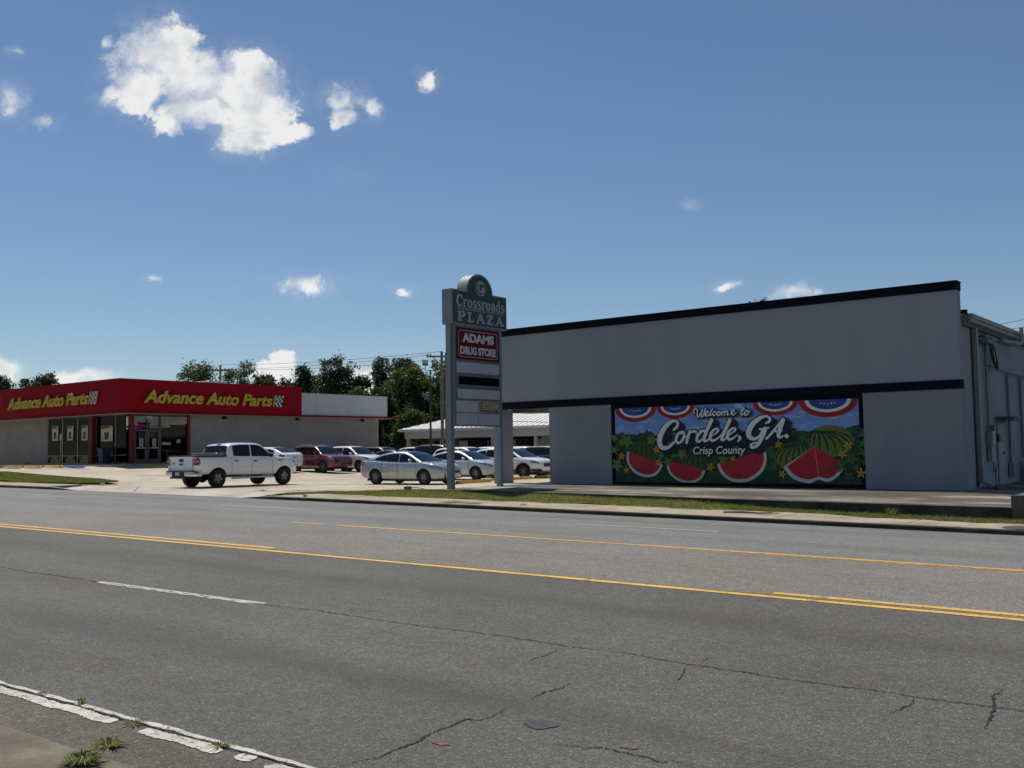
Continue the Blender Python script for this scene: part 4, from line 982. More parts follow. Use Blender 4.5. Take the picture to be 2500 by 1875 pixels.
# brush lettering
MURAL_BIG=[[(-17.568, 0.615, 0.0344), (-17.431, 0.719, 0.0514), (-17.391, 0.868, 0.048), (-17.498, 0.947, 0.0481), (-17.694, 0.899, 0.0714), (-17.945, 0.688, 0.095), (-18.126, 0.388, 0.107), (-18.158, 0.128, 0.1), (-18.039, -0.026, 0.0834), (-17.818, -0.018, 0.0634), (-17.618, 0.12, 0.0482), (-17.494, 0.225, 0.0286)], [(-17.16, 0.541, 0.0284), (-17.341, 0.502, 0.0456), (-17.467, 0.311, 0.0526), (-17.424, 0.138, 0.0456), (-17.253, 0.2, 0.0454), (-17.14, 0.39, 0.051), (-17.184, 0.541, 0.0397), (-17.27, 0.457, 0.0205)], [(-17.165, 0.338, 0.0181), (-17.069, 0.357, 0.0204), (-16.96, 0.43, 0.0203)], [(-16.908, 0.556, 0.0507), (-16.986, 0.345, 0.0564), (-17.052, 0.143, 0.052)], [(-16.96, 0.43, 0.0226), (-16.814, 0.533, 0.036), (-16.672, 0.54, 0.0403), (-16.651, 0.455, 0.0179)], [(-16.274, 0.532, 0.0277), (-16.437, 0.546, 0.0501), (-16.595, 0.38, 0.0559), (-16.635, 0.211, 0.0503), (-16.518, 0.188, 0.039), (-16.35, 0.333, 0.0333), (-16.252, 0.52, 0.0277)], [(-16.031, 0.936, 0.0661), (-16.178, 0.666, 0.0663), (-16.301, 0.416, 0.0621), (-16.353, 0.227, 0.0555), (-16.238, 0.204, 0.0387), (-16.072, 0.348, 0.0242)], [(-16.071, 0.369, 0.022), (-15.861, 0.47, 0.0274), (-15.789, 0.573, 0.0438), (-15.879, 0.617, 0.0384), (-16.044, 0.495, 0.0507), (-16.107, 0.307, 0.0551), (-16.03, 0.201, 0.0495), (-15.844, 0.26, 0.0306), (-15.669, 0.403, 0.0218)], [(-15.324, 0.925, 0.0649), (-15.468, 0.649, 0.0651), (-15.612, 0.402, 0.0631), (-15.663, 0.236, 0.0545), (-15.572, 0.224, 0.038), (-15.421, 0.367, 0.0238)], [(-15.42, 0.377, 0.0217), (-15.226, 0.477, 0.0269), (-15.134, 0.578, 0.043), (-15.222, 0.622, 0.0377), (-15.383, 0.501, 0.0498), (-15.444, 0.336, 0.0542), (-15.369, 0.231, 0.0486), (-15.187, 0.29, 0.0301), (-15.073, 0.391, 0.0214)], [(-14.983, 0.31, 0.0546), (-14.966, 0.244, 0.0454), (-15.064, 0.143, 0.0159)], [(-13.999, 0.764, 0.0277), (-13.883, 0.815, 0.0497), (-13.852, 0.932, 0.0419), (-13.991, 1.001, 0.0421), (-14.222, 0.933, 0.0691), (-14.482, 0.745, 0.092), (-14.629, 0.51, 0.0991), (-14.612, 0.314, 0.0855), (-14.429, 0.234, 0.056), (-14.242, 0.328, 0.0446), (-14.133, 0.498, 0.0444)], [(-14.238, 0.57, 0.029), (-14.073, 0.57, 0.0333), (-13.89, 0.611, 0.0243)], [(-14.028, 0.571, 0.0776), (-14.102, 0.39, 0.0732), (-14.225, 0.155, 0.0668), (-14.368, -0.015, 0.0558), (-14.531, -0.057, 0.0471), (-14.563, 0.031, 0.0404), (-14.434, 0.094, 0.028), (-14.295, 0.117, 0.0167)], [(-13.409, 0.844, 0.0436), (-13.619, 0.615, 0.0394), (-13.829, 0.384, 0.0397), (-13.993, 0.233, 0.0398)], [(-13.375, 0.864, 0.0719), (-13.486, 0.569, 0.072), (-13.56, 0.357, 0.0656), (-13.518, 0.271, 0.0491), (-13.372, 0.322, 0.0196)], [(-13.804, 0.465, 0.0242), (-13.601, 0.482, 0.0241), (-13.422, 0.489, 0.0196)], [(-13.276, 0.313, 0.0716), (-13.268, 0.305, 0.0716)]]
MURAL_WEL=[[(-16.688, 1.2, 0.0269), (-16.726, 1.293, 0.027), (-16.636, 1.353, 0.0269), (-16.567, 1.291, 0.0269), (-16.578, 1.175, 0.0269), (-16.574, 1.058, 0.0291), (-16.515, 1.077, 0.0268), (-16.417, 1.223, 0.0267), (-16.363, 1.31, 0.0267)], [(-16.356, 1.316, 0.0267), (-16.414, 1.18, 0.0267), (-16.41, 1.063, 0.029), (-16.35, 1.104, 0.0267), (-16.25, 1.348, 0.0266)], [(-16.28, 1.129, 0.02), (-16.162, 1.193, 0.0199), (-16.16, 1.256, 0.0266), (-16.242, 1.216, 0.0288), (-16.269, 1.112, 0.0288), (-16.188, 1.077, 0.0266), (-16.098, 1.144, 0.0177)], [(-15.972, 1.333, 0.0286), (-16.07, 1.168, 0.0287), (-16.083, 1.095, 0.0265), (-16.006, 1.12, 0.0176)], [(-15.834, 1.192, 0.0219), (-15.895, 1.23, 0.0264), (-15.967, 1.144, 0.0286), (-15.934, 1.084, 0.0264), (-15.829, 1.135, 0.0175)], [(-15.723, 1.22, 0.0263), (-15.794, 1.17, 0.0285), (-15.785, 1.085, 0.0263), (-15.704, 1.104, 0.0262), (-15.674, 1.186, 0.0262), (-15.735, 1.224, 0.0263)], [(-15.598, 1.211, 0.0262), (-15.632, 1.081, 0.0262)], [(-15.611, 1.153, 0.0174), (-15.53, 1.227, 0.0261), (-15.501, 1.191, 0.0261), (-15.527, 1.081, 0.0261)], [(-15.509, 1.15, 0.0174), (-15.416, 1.234, 0.026), (-15.388, 1.197, 0.026), (-15.409, 1.092, 0.026), (-15.341, 1.119, 0.0173)], [(-15.261, 1.145, 0.0194), (-15.147, 1.199, 0.0194), (-15.157, 1.262, 0.0259), (-15.236, 1.223, 0.0281), (-15.255, 1.12, 0.0281), (-15.166, 1.092, 0.0259), (-15.066, 1.159, 0.0172)], [(-14.778, 1.333, 0.0317), (-14.866, 1.172, 0.0318), (-14.869, 1.073, 0.0295), (-14.778, 1.114, 0.0181)], [(-14.915, 1.239, 0.0205), (-14.745, 1.268, 0.0204)], [(-14.665, 1.215, 0.0271), (-14.748, 1.167, 0.0294), (-14.74, 1.069, 0.0294), (-14.645, 1.088, 0.0271), (-14.612, 1.18, 0.0271), (-14.672, 1.222, 0.0271), (-14.538, 1.178, 0.0158)]]
def brush(strokes, grow, dx, dz, name, m, parent=mural):
    q = MB(); y = lay(0.002)
    for s in strokes:
        p = catmull(s, 7)
        L = []; R = []
        for i, (x, z, w) in enumerate(p):
            q0 = p[max(0, i - 1)]; q1 = p[min(len(p) - 1, i + 1)]
            tx, tz = q1[0] - q0[0], q1[1] - q0[1]; l = math.hypot(tx, tz) or 1
            nx, nz = -tz / l, tx / l; k = w + grow
            L.append((x + nx * k + dx, z + nz * k + dz)); R.append((x - nx * k + dx, z - nz * k + dz))
        for i in range(len(p) - 1): flat(q, [L[i], L[i + 1], R[i + 1], R[i]], y - 0.00001 * i)
        for e, (x, z, w) in enumerate((p[0], p[-1])):
            k = (w + grow) * 0.98; flat(q, [(x + dx + k * math.cos(math.pi * j / 8), z + dz + k * math.sin(math.pi * j / 8)) for j in range(16)], y - 0.00001 * len(p) - 0.00006 * e - 0.00005)
        y -= 0.00015
    LAY[0] += 0.00015 * len(strokes) + 0.0012
    return M(q, name, m, parent)
def script_word(src, groups, grow, n, dx, dz, fat):
    for g in groups:          # all the drop shadows first, then the white letters over them
        q = [s for k in range(n) for s in [[(x + dx * k, z + dz * k, w) for x, z, w in src[j]] for j in g]]
        brush(q, grow, 0, 0, 'letter_shadow', MNAVY); LAY[0] -= 0.00015 * len(q) + 0.0012
    LAY[0] += 0.006
    for g in groups: brush([src[j] for j in g], fat, 0, 0, 'letter', MW); LAY[0] -= 0.0011
    LAY[0] += 0.002
script_word(MURAL_BIG, [[0], [1, 2], [3, 4], [5, 6], [7], [8], [9], [10], [11, 12, 13], [14, 15, 16], [17]], 0.035, 5, 0.05, -0.038, 0.0)
script_word([[(x, z, w * 0.82) for x, z, w in s_] for s_ in MURAL_WEL], [[0, 1], [2], [3], [4], [5], [6, 7, 8], [9], [10, 11], [12]], 0.028, 3, 0.022, -0.02, 0.002)
def mural_text(body, x0, x1, z0, z1, off, dx=0, dz=0, m=MW, name='lettering', shear=0.2):
    me = text_mesh(body, 1.0, 0, off, shear); fit_mesh(me, x0 + dx, x1 + dx, z0 + dz, z1 + dz)
    y = lay(0.003)
    for im in islands(me): hold(put_mesh(name, im, plane_matrix((0, y, 0), (1, 0, 0), (0, 0, 1)), m, mural), mural)
mural_text('Crisp County', -16.83, -14.72, -0.40, 0.03, 0.075, 0, 0, MNAVY, 'letter_shadow')
mural_text('Crisp County', -16.83, -14.72, -0.40, 0.03, 0.075, 0.03, -0.03, MNAVY, 'letter_shadow')
mural_text('Crisp County', -16.78, -14.76, -0.36, 0.00, 0.012, name='letter')

# ------------------------------------------------------------------ plaza sign
KS = 1.055
SXF = -21.95 * KS; SZB = lotz(-23.4, 27) 
ps = thing('plaza_sign', 'tall green and grey plaza sign with arched top on two posts', 'sign', (-23.5, 26.6, SZB))
def PSN(mb, name, m, parent=ps, **k):
    return hold(mb.build(name, m, parent, **k), parent)
SGREY = mat('sign_grey', (0.215, 0.25, 0.275), 0.5, var=0.08, vscale=2); SGREEN = mat('sign_green', (0.045, 0.066, 0.060), 0.7, var=0.1, vscale=2); SRIM = mat('sign_rim', (0.235, 0.265, 0.265), 0.5, var=0.1)
SLET = mat('sign_letter', (0.36, 0.40, 0.385), 0.6, var=0.08); SWH = mat('sign_panel_white', (0.48, 0.49, 0.51), 0.5, var=0.05, vscale=1.5); SFRAME = mat('sign_frame', (0.17, 0.18, 0.17), 0.5, 0.2)
SRED = mat('sign_red', (0.15, 0.008, 0.012), 0.7, var=0.08, spec=0.15); SBLK = mat('sign_black', (0.003, 0.003, 0.003), 0.8, spec=0.1)
xf, xb = SXF, SXF - 0.46
xm = (xf + xb) / 2
Y0, Y1 = 24.864 * KS, 27.85 * KS; ZT, ZB = 5.467 * KS, 4.265 * KS
for (ya, yb) in ((26.293, 26.484), (29.095, 29.23)):
    PSN(MB().box(xf - 0.36, xf - 0.145, ya, yb, SZB - 0.1, ZB + 0.02), 'post', SGREY)
# arched cabinet outline
def cab_outline(ins=0.0):
    ca, ra = 26.35 * KS, 0.715 * KS - ins; z0 = ZT - ins
    pts = [(Y0 + ins, ZB + ins), (Y1 - ins, ZB + ins), (Y1 - ins, z0)]
    for i in range(25):
        a = math.pi * i / 24; pts.append((ca + ra * math.cos(a), max(z0, z0 + 0.66 * KS * math.sin(a) - (0 if ins == 0 else ins * 0.2))))
    return pts + [(Y0 + ins, z0)]
mb = MB(); mb.prism(cab_outline(), lambda u, v, d: (d, u, v), xb, xf); cabo = PSN(mb, 'cabinet', SRIM, smooth=30)
PSN(MB().prism(cab_outline(0.055), lambda u, v, d: (d, u, v), xf + 0.002, xf + 0.012), 'face', SGREEN, cabo)
PSN(MB().prism(cab_outline(0.055), lambda u, v, d: (d, u, v), xb - 0.012, xb - 0.002), 'face', SGREEN, cabo)
# emblem: ring with interlaced C and P
q = MB(); ey, ez = 26.40 * KS, 5.63 * KS
ring = []
for i in range(33):
    a = 2 * math.pi * i / 32; ring.append([(xf + 0.016, ey + r * math.cos(a) * 0.98, ez + r * math.sin(a)) for r in (0.245, 0.285)])
q.loft(ring, False); PSN(q, 'emblem_ring', SLET, cabo, fix=False)
def ystroke(strokes, x, name, m, parent, oy=0, oz=0, k=1.0, ky=None):
    """brush strokes on a face looking along +X: u runs to +Y"""
    q = MB(); ky = ky or k
    for si, s in enumerate(strokes):
        p = catmull([(a, b, c) for a, b, c in s], 6); Lr = []; Rr = []
        for i, (u, v, w) in enumerate(p):
            q0 = p[max(0, i - 1)]; q1 = p[min(len(p) - 1, i + 1)]; tx, tz = q1[0] - q0[0], q1[1] - q0[1]; l = math.hypot(tx, tz) or 1
            Lr.append((x + 0.0004 * si + 0.00003 * i, oy + (u - tz / l * w) * ky, oz + (v + tx / l * w) * k)); Rr.append((x + 0.0004 * si + 0.00003 * i, oy + (u + tz / l * w) * ky, oz + (v - tx / l * w) * k))
        q.loft([Lr, Rr], False)
    o = PSN(q, name, m, parent, fix=False)
    return o
ystroke([[(0.10, 0.13, 0.02), (0.06, 0.20, 0.03), (-0.06, 0.18, 0.035), (-0.13, 0.04, 0.045), (-0.10, -0.10, 0.04), (0.0, -0.13, 0.03), (0.06, -0.06, 0.015)],
         [(0.075, 0.02, 0.035), (0.075, -0.22, 0.035)], [(0.075, 0.01, 0.02), (0.15, 0.02, 0.03), (0.18, -0.06, 0.03), (0.13, -0.12, 0.022), (0.08, -0.11, 0.015)]], xf + 0.018, 'emblem_letters', SLET, cabo, ey, ez, 1.0)
# slab-serif letters drawn with a broad pen (u, v, half width)
GL = {
 'C': (0.62, [[(0.55, 0.66, .05), (0.52, 0.80, .05), (0.36, 0.92, .06), (0.18, 0.84, .09), (0.10, 0.52, .11), (0.16, 0.20, .10), (0.33, 0.07, .06), (0.50, 0.14, .05), (0.58, 0.28, .03)], [(0.56, 0.62, .05), (0.57, 0.94, .03)]]),
 'r': (0.44, [[(0.14, 0.62, .075), (0.14, 0.02, .075)], [(0.02, 0.60, .03), (0.16, 0.60, .03)], [(0.02, 0.03, .03), (0.30, 0.03, .03)], [(0.16, 0.46, .03), (0.27, 0.60, .05), (0.38, 0.60, .06), (0.40, 0.50, .05)]]),
 'o': (0.52, [[(0.26, 0.62, .03), (0.12, 0.50, .07), (0.09, 0.32, .08), (0.13, 0.12, .07), (0.26, 0.02, .03), (0.39, 0.12, .07), (0.43, 0.32, .08), (0.40, 0.50, .07), (0.26, 0.62, .03)]]),
 's': (0.42, [[(0.36, 0.48, .03), (0.32, 0.59, .04), (0.20, 0.62, .04), (0.09, 0.53, .06), (0.12, 0.40, .07), (0.26, 0.30, .08), (0.34, 0.18, .07), (0.28, 0.05, .05), (0.16, 0.02, .04), (0.06, 0.08, .04), (0.05, 0.18, .03)]]),
 'a': (0.50, [[(0.08, 0.48, .05), (0.14, 0.58, .05), (0.26, 0.61, .05), (0.35, 0.52, .07), (0.36, 0.25, .08), (0.38, 0.08, .06), (0.48, 0.04, .03)], [(0.34, 0.38, .035), (0.18, 0.32, .06), (0.09, 0.19, .075), (0.15, 0.05, .055), (0.28, 0.07, .04), (0.35, 0.18, .03)]]),
 'd': (0.54, [[(0.40, 0.95, .075), (0.40, 0.02, .075)], [(0.28, 0.94, .03), (0.42, 0.94, .03)], [(0.38, 0.03, .03), (0.52, 0.03, .03)], [(0.36, 0.52, .03), (0.24, 0.61, .045), (0.11, 0.48, .075), (0.09, 0.28, .08), (0.14, 0.09, .07), (0.26, 0.03, .045), (0.36, 0.12, .03)]]),
 'P': (0.80, [[(0.22, 0.98, .11), (0.22, 0.02, .11)], [(0.02, 0.95, .05), (0.40, 0.95, .05)], [(0.02, 0.05, .05), (0.46, 0.05, .05)], [(0.26, 0.95, .05), (0.50, 0.95, .06), (0.66, 0.84, .10), (0.66, 0.64, .10), (0.50, 0.50, .06), (0.28, 0.48, .05)]]),
 'L': (0.74, [[(0.24, 0.98, .11), (0.24, 0.02, .11)], [(0.04, 0.95, .05), (0.46, 0.95, .05)], [(0.04, 0.06, .06), (0.68, 0.06, .06)], [(0.66, 0.02, .05), (0.68, 0.36, .03)]]),
 'A': (0.92, [[(0.44, 0.99, .06), (0.14, 0.02, .05)], [(0.44, 0.98, .10), (0.76, 0.02, .11)], [(0.26, 0.34, .05), (0.62, 0.34, .05)], [(0.00, 0.05, .05), (0.30, 0.05, .05)], [(0.58, 0.05, .05), (0.94, 0.05, .05)]]),
 'Z': (0.76, [[(0.06, 0.93, .065), (0.68, 0.93, .065)], [(0.64, 0.94, .10), (0.10, 0.06, .10)], [(0.06, 0.07, .065), (0.70, 0.07, .065)], [(0.08, 0.94, .045), (0.07, 0.68, .03)], [(0.68, 0.06, .045), (0.70, 0.34, .03)]]),
}
def slab_word(word, y0, y1, z0, h, x, name, m, parent, gap=0.03):
    tot = sum(GL[c][0] for c in word) + gap * (len(word) - 1); k = (y1 - y0) / tot; u = 0.0
    for c in word:
        ystroke([[(a + u, b * h / k, w) for a, b, w in s] for s in GL[c][1]], x, name, m, parent, y0, z0, k); u += GL[c][0] + gap
slab_word('Crossroads', 25.10 * KS, 27.72 * KS, 4.885 * KS, 0.43 * KS, xf + 0.016, 'letter', SLET, cabo)
slab_word('PLAZA', 25.14 * KS, 27.66 * KS, 4.40 * KS, 0.325 * KS, xf + 0.016, 'letter', SLET, cabo, 0.16)
q = MB(); q.box(xf + 0.010, xf + 0.016, 25.12 * KS, 27.68 * KS, 4.845 * KS, 4.862 * KS); PSN(q, 'rule', SLET, cabo); q = MB(); q.box(xf + 0.010, xf + 0.016, 25.12 * KS, 27.68 * KS, 4.795 * KS, 4.812 * KS); PSN(q, 'rule', SLET, cabo)
# lower panels
PY0, PY1 = 25.02 * KS, 27.42 * KS
PSN(MB().box(xf - 0.14, xf - 0.02, PY0 - 0.03, PY1 + 0.03, 0.80 * KS, ZB - 0.003), 'panel_box', SFRAME)
def panel(y0, y1, z0, z1, m, name='panel', x=0.0, d=0.012):
    return PSN(MB().box(xf - 0.021 + x, xf - 0.021 + d + x, y0 * KS, y1 * KS, z0 * KS, z1 * KS), name, m)
def sign_text(body, y0, y1, z0, z1, off, m, x, name='letter', parent=ps, shear=0.0):
    me = text_mesh(body, 1.0, 0.004, off, shear); fit_mesh(me, y0 * KS, y1 * KS, z0 * KS, z1 * KS)
    for im in islands(me): hold(put_mesh(name, im, plane_matrix((x, 0, 0), (0, 1, 0), (0, 0, 1)), m, parent), parent)
rp = panel(25.09, 27.40, 3.085, 4.185, SRED, 'drug_store_panel')
q = MB()
def rrect(y0, y1, z0, z1, r): 
    out = []
    for cx, cz, a0 in ((y1 - r, z1 - r, 0), (y0 + r, z1 - r, 90), (y0 + r, z0 + r, 180), (y1 - r, z0 + r, 270)):
        for k in range(6): out.append((cx + r * math.cos(rad(a0 + 18 * k)), cz + r * math.sin(rad(a0 + 18 * k))))
    return out
oa = rrect(25.20 * KS, 27.30 * KS, 3.17 * KS, 4.09 * KS, 0.10); ob_ = rrect(25.225 * KS, 27.275 * KS, 3.195 * KS, 4.065 * KS, 0.08)
q.loft([[(xf - 0.004, a, b) for a, b in oa], [(xf - 0.004, a, b) for a, b in ob_]], True); PSN(q, 'border', SLET, rp, fix=False)
SLW = mat('sign_letter_white', (0.64, 0.63, 0.62), 0.6)
sign_text('ADAMS', 25.40, 27.10, 3.68, 4.00, 0.050, SLW, xf - 0.003, parent=rp)
sign_text('DRUG STORE', 25.29, 27.20, 3.26, 3.54, 0.050, SLW, xf - 0.003, parent=rp)
panel(25.11, 27.40, 2.63, 2.99, SWH)
bp_ = panel(25.12, 27.40, 2.16, 2.56, SFRAME, 'message_board'); PSN(MB().box(xf - 0.006, xf - 0.004, 25.20 * KS, 27.37 * KS, 2.225 * KS, 2.505 * KS), 'screen', SBLK, bp_)
panel(25.15, 27.40, 1.755, 2.075, SWH)
panel(25.07, 26.20, 1.275, 1.675, SWH); sp_ = panel(26.24, 27.39, 1.275, 1.685, mat('sonny_panel', (0.46, 0.46, 0.44), 0.5), 'store_panel')
panel(25.07, 26.20, 0.85, 1.245, SWH); panel(26.24, 27.39, 0.85, 1.245, SWH)
sign_text("SONNY'S", 26.28, 27.36, 1.405, 1.675, 0.028, SBLK, xf - 0.002, 'letter_outline', sp_)
sign_text("SONNY'S", 26.30, 27.34, 1.425, 1.655, 0.012, mat('sonny_yellow', (0.62, 0.44, 0.03), 0.6), xf + 0.003, parent=sp_)
sign_text("PACKAGE STORE", 26.32, 27.33, 1.29, 1.385, 0.0, SBLK, xf - 0.002, parent=sp_)
t = thing('kerb_box', 'small rusty meter box on the forecourt edge beside the sign post', 'utility box', (-25.2, 26.05, lot_z(-25.2, 26.05)))
MB().bevbox(-0.12, 0.12, -0.1, 0.1, 0, 0.12, 0.02).build('box', mat('rust_box', (0.10, 0.06, 0.045), 0.8, var=0.3), t)
MB().tube([(0.1, 0, 0.06), (0.4, 0.05, 0.09), (0.7, 0.1, 0.03)], 0.015, 6).build('pipe', DARKBOX, t)

# ------------------------------------------------------------------ auto parts store
SXR, SYL = -57.58, 33.65            # outer faces of the fascia (right face looks +X, left face looks -Y)
SXW, SYW = SXR - 1.2, SYL + 1.2     # walls and shop front
SZ0 = -0.56
RED = mat('fascia_red', (0.27, 0.004, 0.012), 0.75, var=0.06, vscale=1.0, spec=0.12); REDT = mat('trim_red', (0.15, 0.004, 0.008), 0.7, var=0.1, spec=0.12)
WHF = mat('fascia_white', (0.44, 0.45, 0.47), 0.6, var=0.05, vscale=0.7); SOFF = mat('soffit_cream', (0.50, 0.46, 0.42), 0.8)
BRK = mat_brickpaint('painted_brick', (0.31, 0.295, 0.285)); BRKT = mat_brickpaint('tan_brick', (0.29, 0.255, 0.225))
MULL = mat('mullion', (0.10, 0.075, 0.065), 0.5); ALU = mat('mullion_alu', (0.22, 0.19, 0.17), 0.45, 0.5)
st = thing('auto_parts_store', 'low brick auto parts store with a red fascia and yellow signs', 'building', (SXW, SYW, SZ0))
def S(mb, name, m, parent=st, **k): return hold(mb.build(name, m, parent, **k), parent)
YE = 57.62                          # far end of the right wall
# fascia band
S(MB().box(-73.6, SXR, SYL, SYL + 0.25, 2.775, 4.83), 'fascia', RED)
S(MB().box(SXR - 0.25, SXR, SYL + 0.251, 48.27, 2.775, 4.83), 'fascia', RED)
S(MB().box(-96.0, -73.603, SYL + 0.1, SYL + 0.35, 2.775, 4.37), 'white_fascia', WHF)
wf = S(MB().box(SXR - 0.35, SXR - 0.1, 48.273, 57.28, 2.775, 4.37), 'white_fascia', WHF)
for yy in (49.8, 53.1): S(MB().box(SXR - 0.1, SXR - 0.092, yy - 0.008, yy + 0.008, 2.78, 4.36), 'panel_joint', mat('joint_grey', (0.3, 0.3, 0.3)), wf)
S(MB().box(SXR - 0.38, SXR - 0.06, 48.28, 57.33, 4.37, 4.42), 'cap_flashing', mat('flashing', (0.45, 0.45, 0.44), 0.4, 0.3))
S(MB().box(-96.0, SXR + 0.04, SYL - 0.04, SYL + 0.3, 2.64, 2.772), 'drip_trim', REDT)
S(MB().box(SXR - 0.3, SXR + 0.04, SYL + 0.301, YE + 0.5, 2.64, 2.772), 'drip_trim', REDT)
mb = MB(); mb.box(-96, SXR - 0.01, SYL + 0.30, SYW + 0.4, 2.63, 2.66); mb.box(SXW - 0.4, SXR - 0.01, SYW + 0.401, YE + 0.4, 2.63, 2.66); S(mb, 'soffit', SOFF)
S(MB().box(-96, SXR - 0.36, SYL + 0.37, YE - 0.1, 3.9, 4.1), 'roof', mat('store_roof', (0.35, 0.35, 0.34), 0.8))
hv = S(MB().bevbox(-66.3, -64.0, 44.6, 46.4, 4.1, 5.52, 0.05), 'rooftop_unit', mat('hvac_pale', (0.42, 0.42, 0.40), 0.5, 0.3))
# walls
S(MB().box(-96, -68.88, SYW, SYW + 0.25, SZ0 - 0.9, 2.63), 'brick_wall', BRKT)
S(MB().box(SXW - 0.25, SXW, 39.52, YE, SZ0 - 1.2, 2.63), 'brick_wall', BRK)
S(MB().box(-96, SXW, YE - 0.25, YE, SZ0 - 1.2, 3.9), 'brick_wall', BRK)
# shop floor, ceiling and back walls that the windows show
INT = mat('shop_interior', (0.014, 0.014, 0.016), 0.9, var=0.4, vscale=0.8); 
S(MB().box(-84, SXW - 0.3, SYW + 0.3, 57, SZ0 - 0.1, SZ0), 'shop_floor', mat('shop_floor', (0.16, 0.15, 0.14), 0.35, var=0.2))
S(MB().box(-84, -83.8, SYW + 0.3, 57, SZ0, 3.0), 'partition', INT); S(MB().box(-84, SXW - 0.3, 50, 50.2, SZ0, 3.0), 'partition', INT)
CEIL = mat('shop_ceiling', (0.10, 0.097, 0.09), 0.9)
S(MB().box(-84, SXW - 0.3, SYW + 0.3, 50, 2.60, 2.625), 'shop_ceiling', CEIL)
LT = mat('tube_light', (0.9, 0.88, 0.8), 0.5, emit=(1.0, 0.93, 0.78), estr=0.4)
for k in range(9):
    xx = -60.6 - 2.3 * k
    S(MB().box(xx - 0.10, xx + 0.10, SYW + 1.2, 49.5, 2.50, 2.56), 'tube_light', LT)
S(MB().box(-82, SXW - 1.5, 38.9, 39.0, 1.86, 1.92), 'tube_light', LT)
# shelving and stock seen dimly through the glass
for k in range(5):
    y0 = 36.6 + 2.3 * k
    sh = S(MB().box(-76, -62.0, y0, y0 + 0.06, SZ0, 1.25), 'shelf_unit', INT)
    mb = MB()
    for j in range(60):
        xx = -75.8 + 13.7 * random.random(); zz = SZ0 + 0.15 + 0.42 * random.randrange(4); w = random.uniform(0.1, 0.3)
        mb.box(xx, xx + w, y0 - 0.28, y0 - 0.02, zz, zz + random.uniform(0.15, 0.34), random.randrange(4))
    S(mb, 'stock', [mat('stock_a', (0.30, 0.30, 0.30), 0.5), mat('stock_b', (0.22, 0.16, 0.03), 0.5), mat('stock_c', (0.05, 0.06, 0.07), 0.5), mat('stock_d', (0.16, 0.02, 0.02), 0.5)], sh)
PALE = mat('display_pale', (0.32, 0.33, 0.33), 0.6, var=0.3, vscale=5); GREYB = mat('display_grey', (0.10, 0.11, 0.115), 0.5, var=0.4, vscale=4)
for (xa, xb_, ya, zb_, m_) in ((-68.5, -67.6, 35.4, 0.28, PALE), (-66.2, -65.4, 35.6, 0.15, PALE), (-64.6, -63.5, 35.5, 0.34, PALE), (-65.6, -65.1, 36.0, 0.95, GREYB), (-62.2, -61.2, 35.6, 0.55, GREYB), (-61.0, -60.2, 36.0, 0.85, GREYB), (-59.9, -59.3, 35.7, 0.3, PALE)):
    mb = MB(); mb.bevbox(xa, xb_, ya, ya + 0.5, SZ0, zb_, 0.12); S(mb, 'display_item', m_)
for xx in (-66.35, -61.9): S(MB().box(xx - 0.07, xx + 0.07, 37.0, 37.14, SZ0, 2.6), 'shop_post', GREYB)
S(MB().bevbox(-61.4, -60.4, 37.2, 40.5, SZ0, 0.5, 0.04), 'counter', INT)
# shop front: left run looks -Y, right run looks +X
def frame_y(x0, x1, m=MULL): S(MB().box(x0, x1, SYW - 0.02, SYW + 0.10, SZ0, 2.63), 'mullion', m)
def frame_x(y0, y1, m=MULL): S(MB().box(SXW - 0.10, SXW + 0.02, y0, y1, SZ0, 2.63), 'mullion', m)
for x0, x1 in ((-68.88, -68.74), (-66.87, -66.74), (-64.84, -64.72), (-62.4, -62.33), (-60.05, -59.97)): frame_y(x0, x1, ALU if x0 > -67 else MULL)
for y0, y1 in ((35.30, 35.42), (37.22, 37.36), (36.28, 36.37)): frame_x(y0, y1)
S(MB().box(-68.74, SXW, SYW - 0.03, SYW + 0.08, -0.05, 0.02), 'transom', ALU)
S(MB().box(-68.74, SXW, SYW - 0.03, SYW + 0.08, SZ0, SZ0 + 0.07), 'sill', ALU)
S(MB().box(SXW - 0.08, SXW + 0.03, SYW + 0.09, 39.3, SZ0, SZ0 + 0.06), 'sill', MULL)
S(MB().box(SXW - 0.08, SXW + 0.03, SYW + 0.09, 39.3, 2.55, 2.629), 'head', MULL); S(MB().box(-68.74, SXW, SYW - 0.03, SYW + 0.08, 2.55, 2.629), 'head', MULL)
for x0, x1 in ((-68.74, -66.87), (-66.74, -64.84), (-64.72, -62.4), (-62.33, -60.05), (-59.97, SXW - 0.01)):
    S(MB().box(x0, x1, SYW + 0.01, SYW + 0.025, SZ0 + 0.07, 2.55), 'pane', PANE)
for y0, y1 in ((SYW + 0.1, 35.30), (35.42, 36.28), (36.37, 37.22), (37.36, 39.3)):
    S(MB().box(SXW - 0.03, SXW - 0.015, y0, y1, SZ0 + 0.06, 2.55), 'pane', PANE)
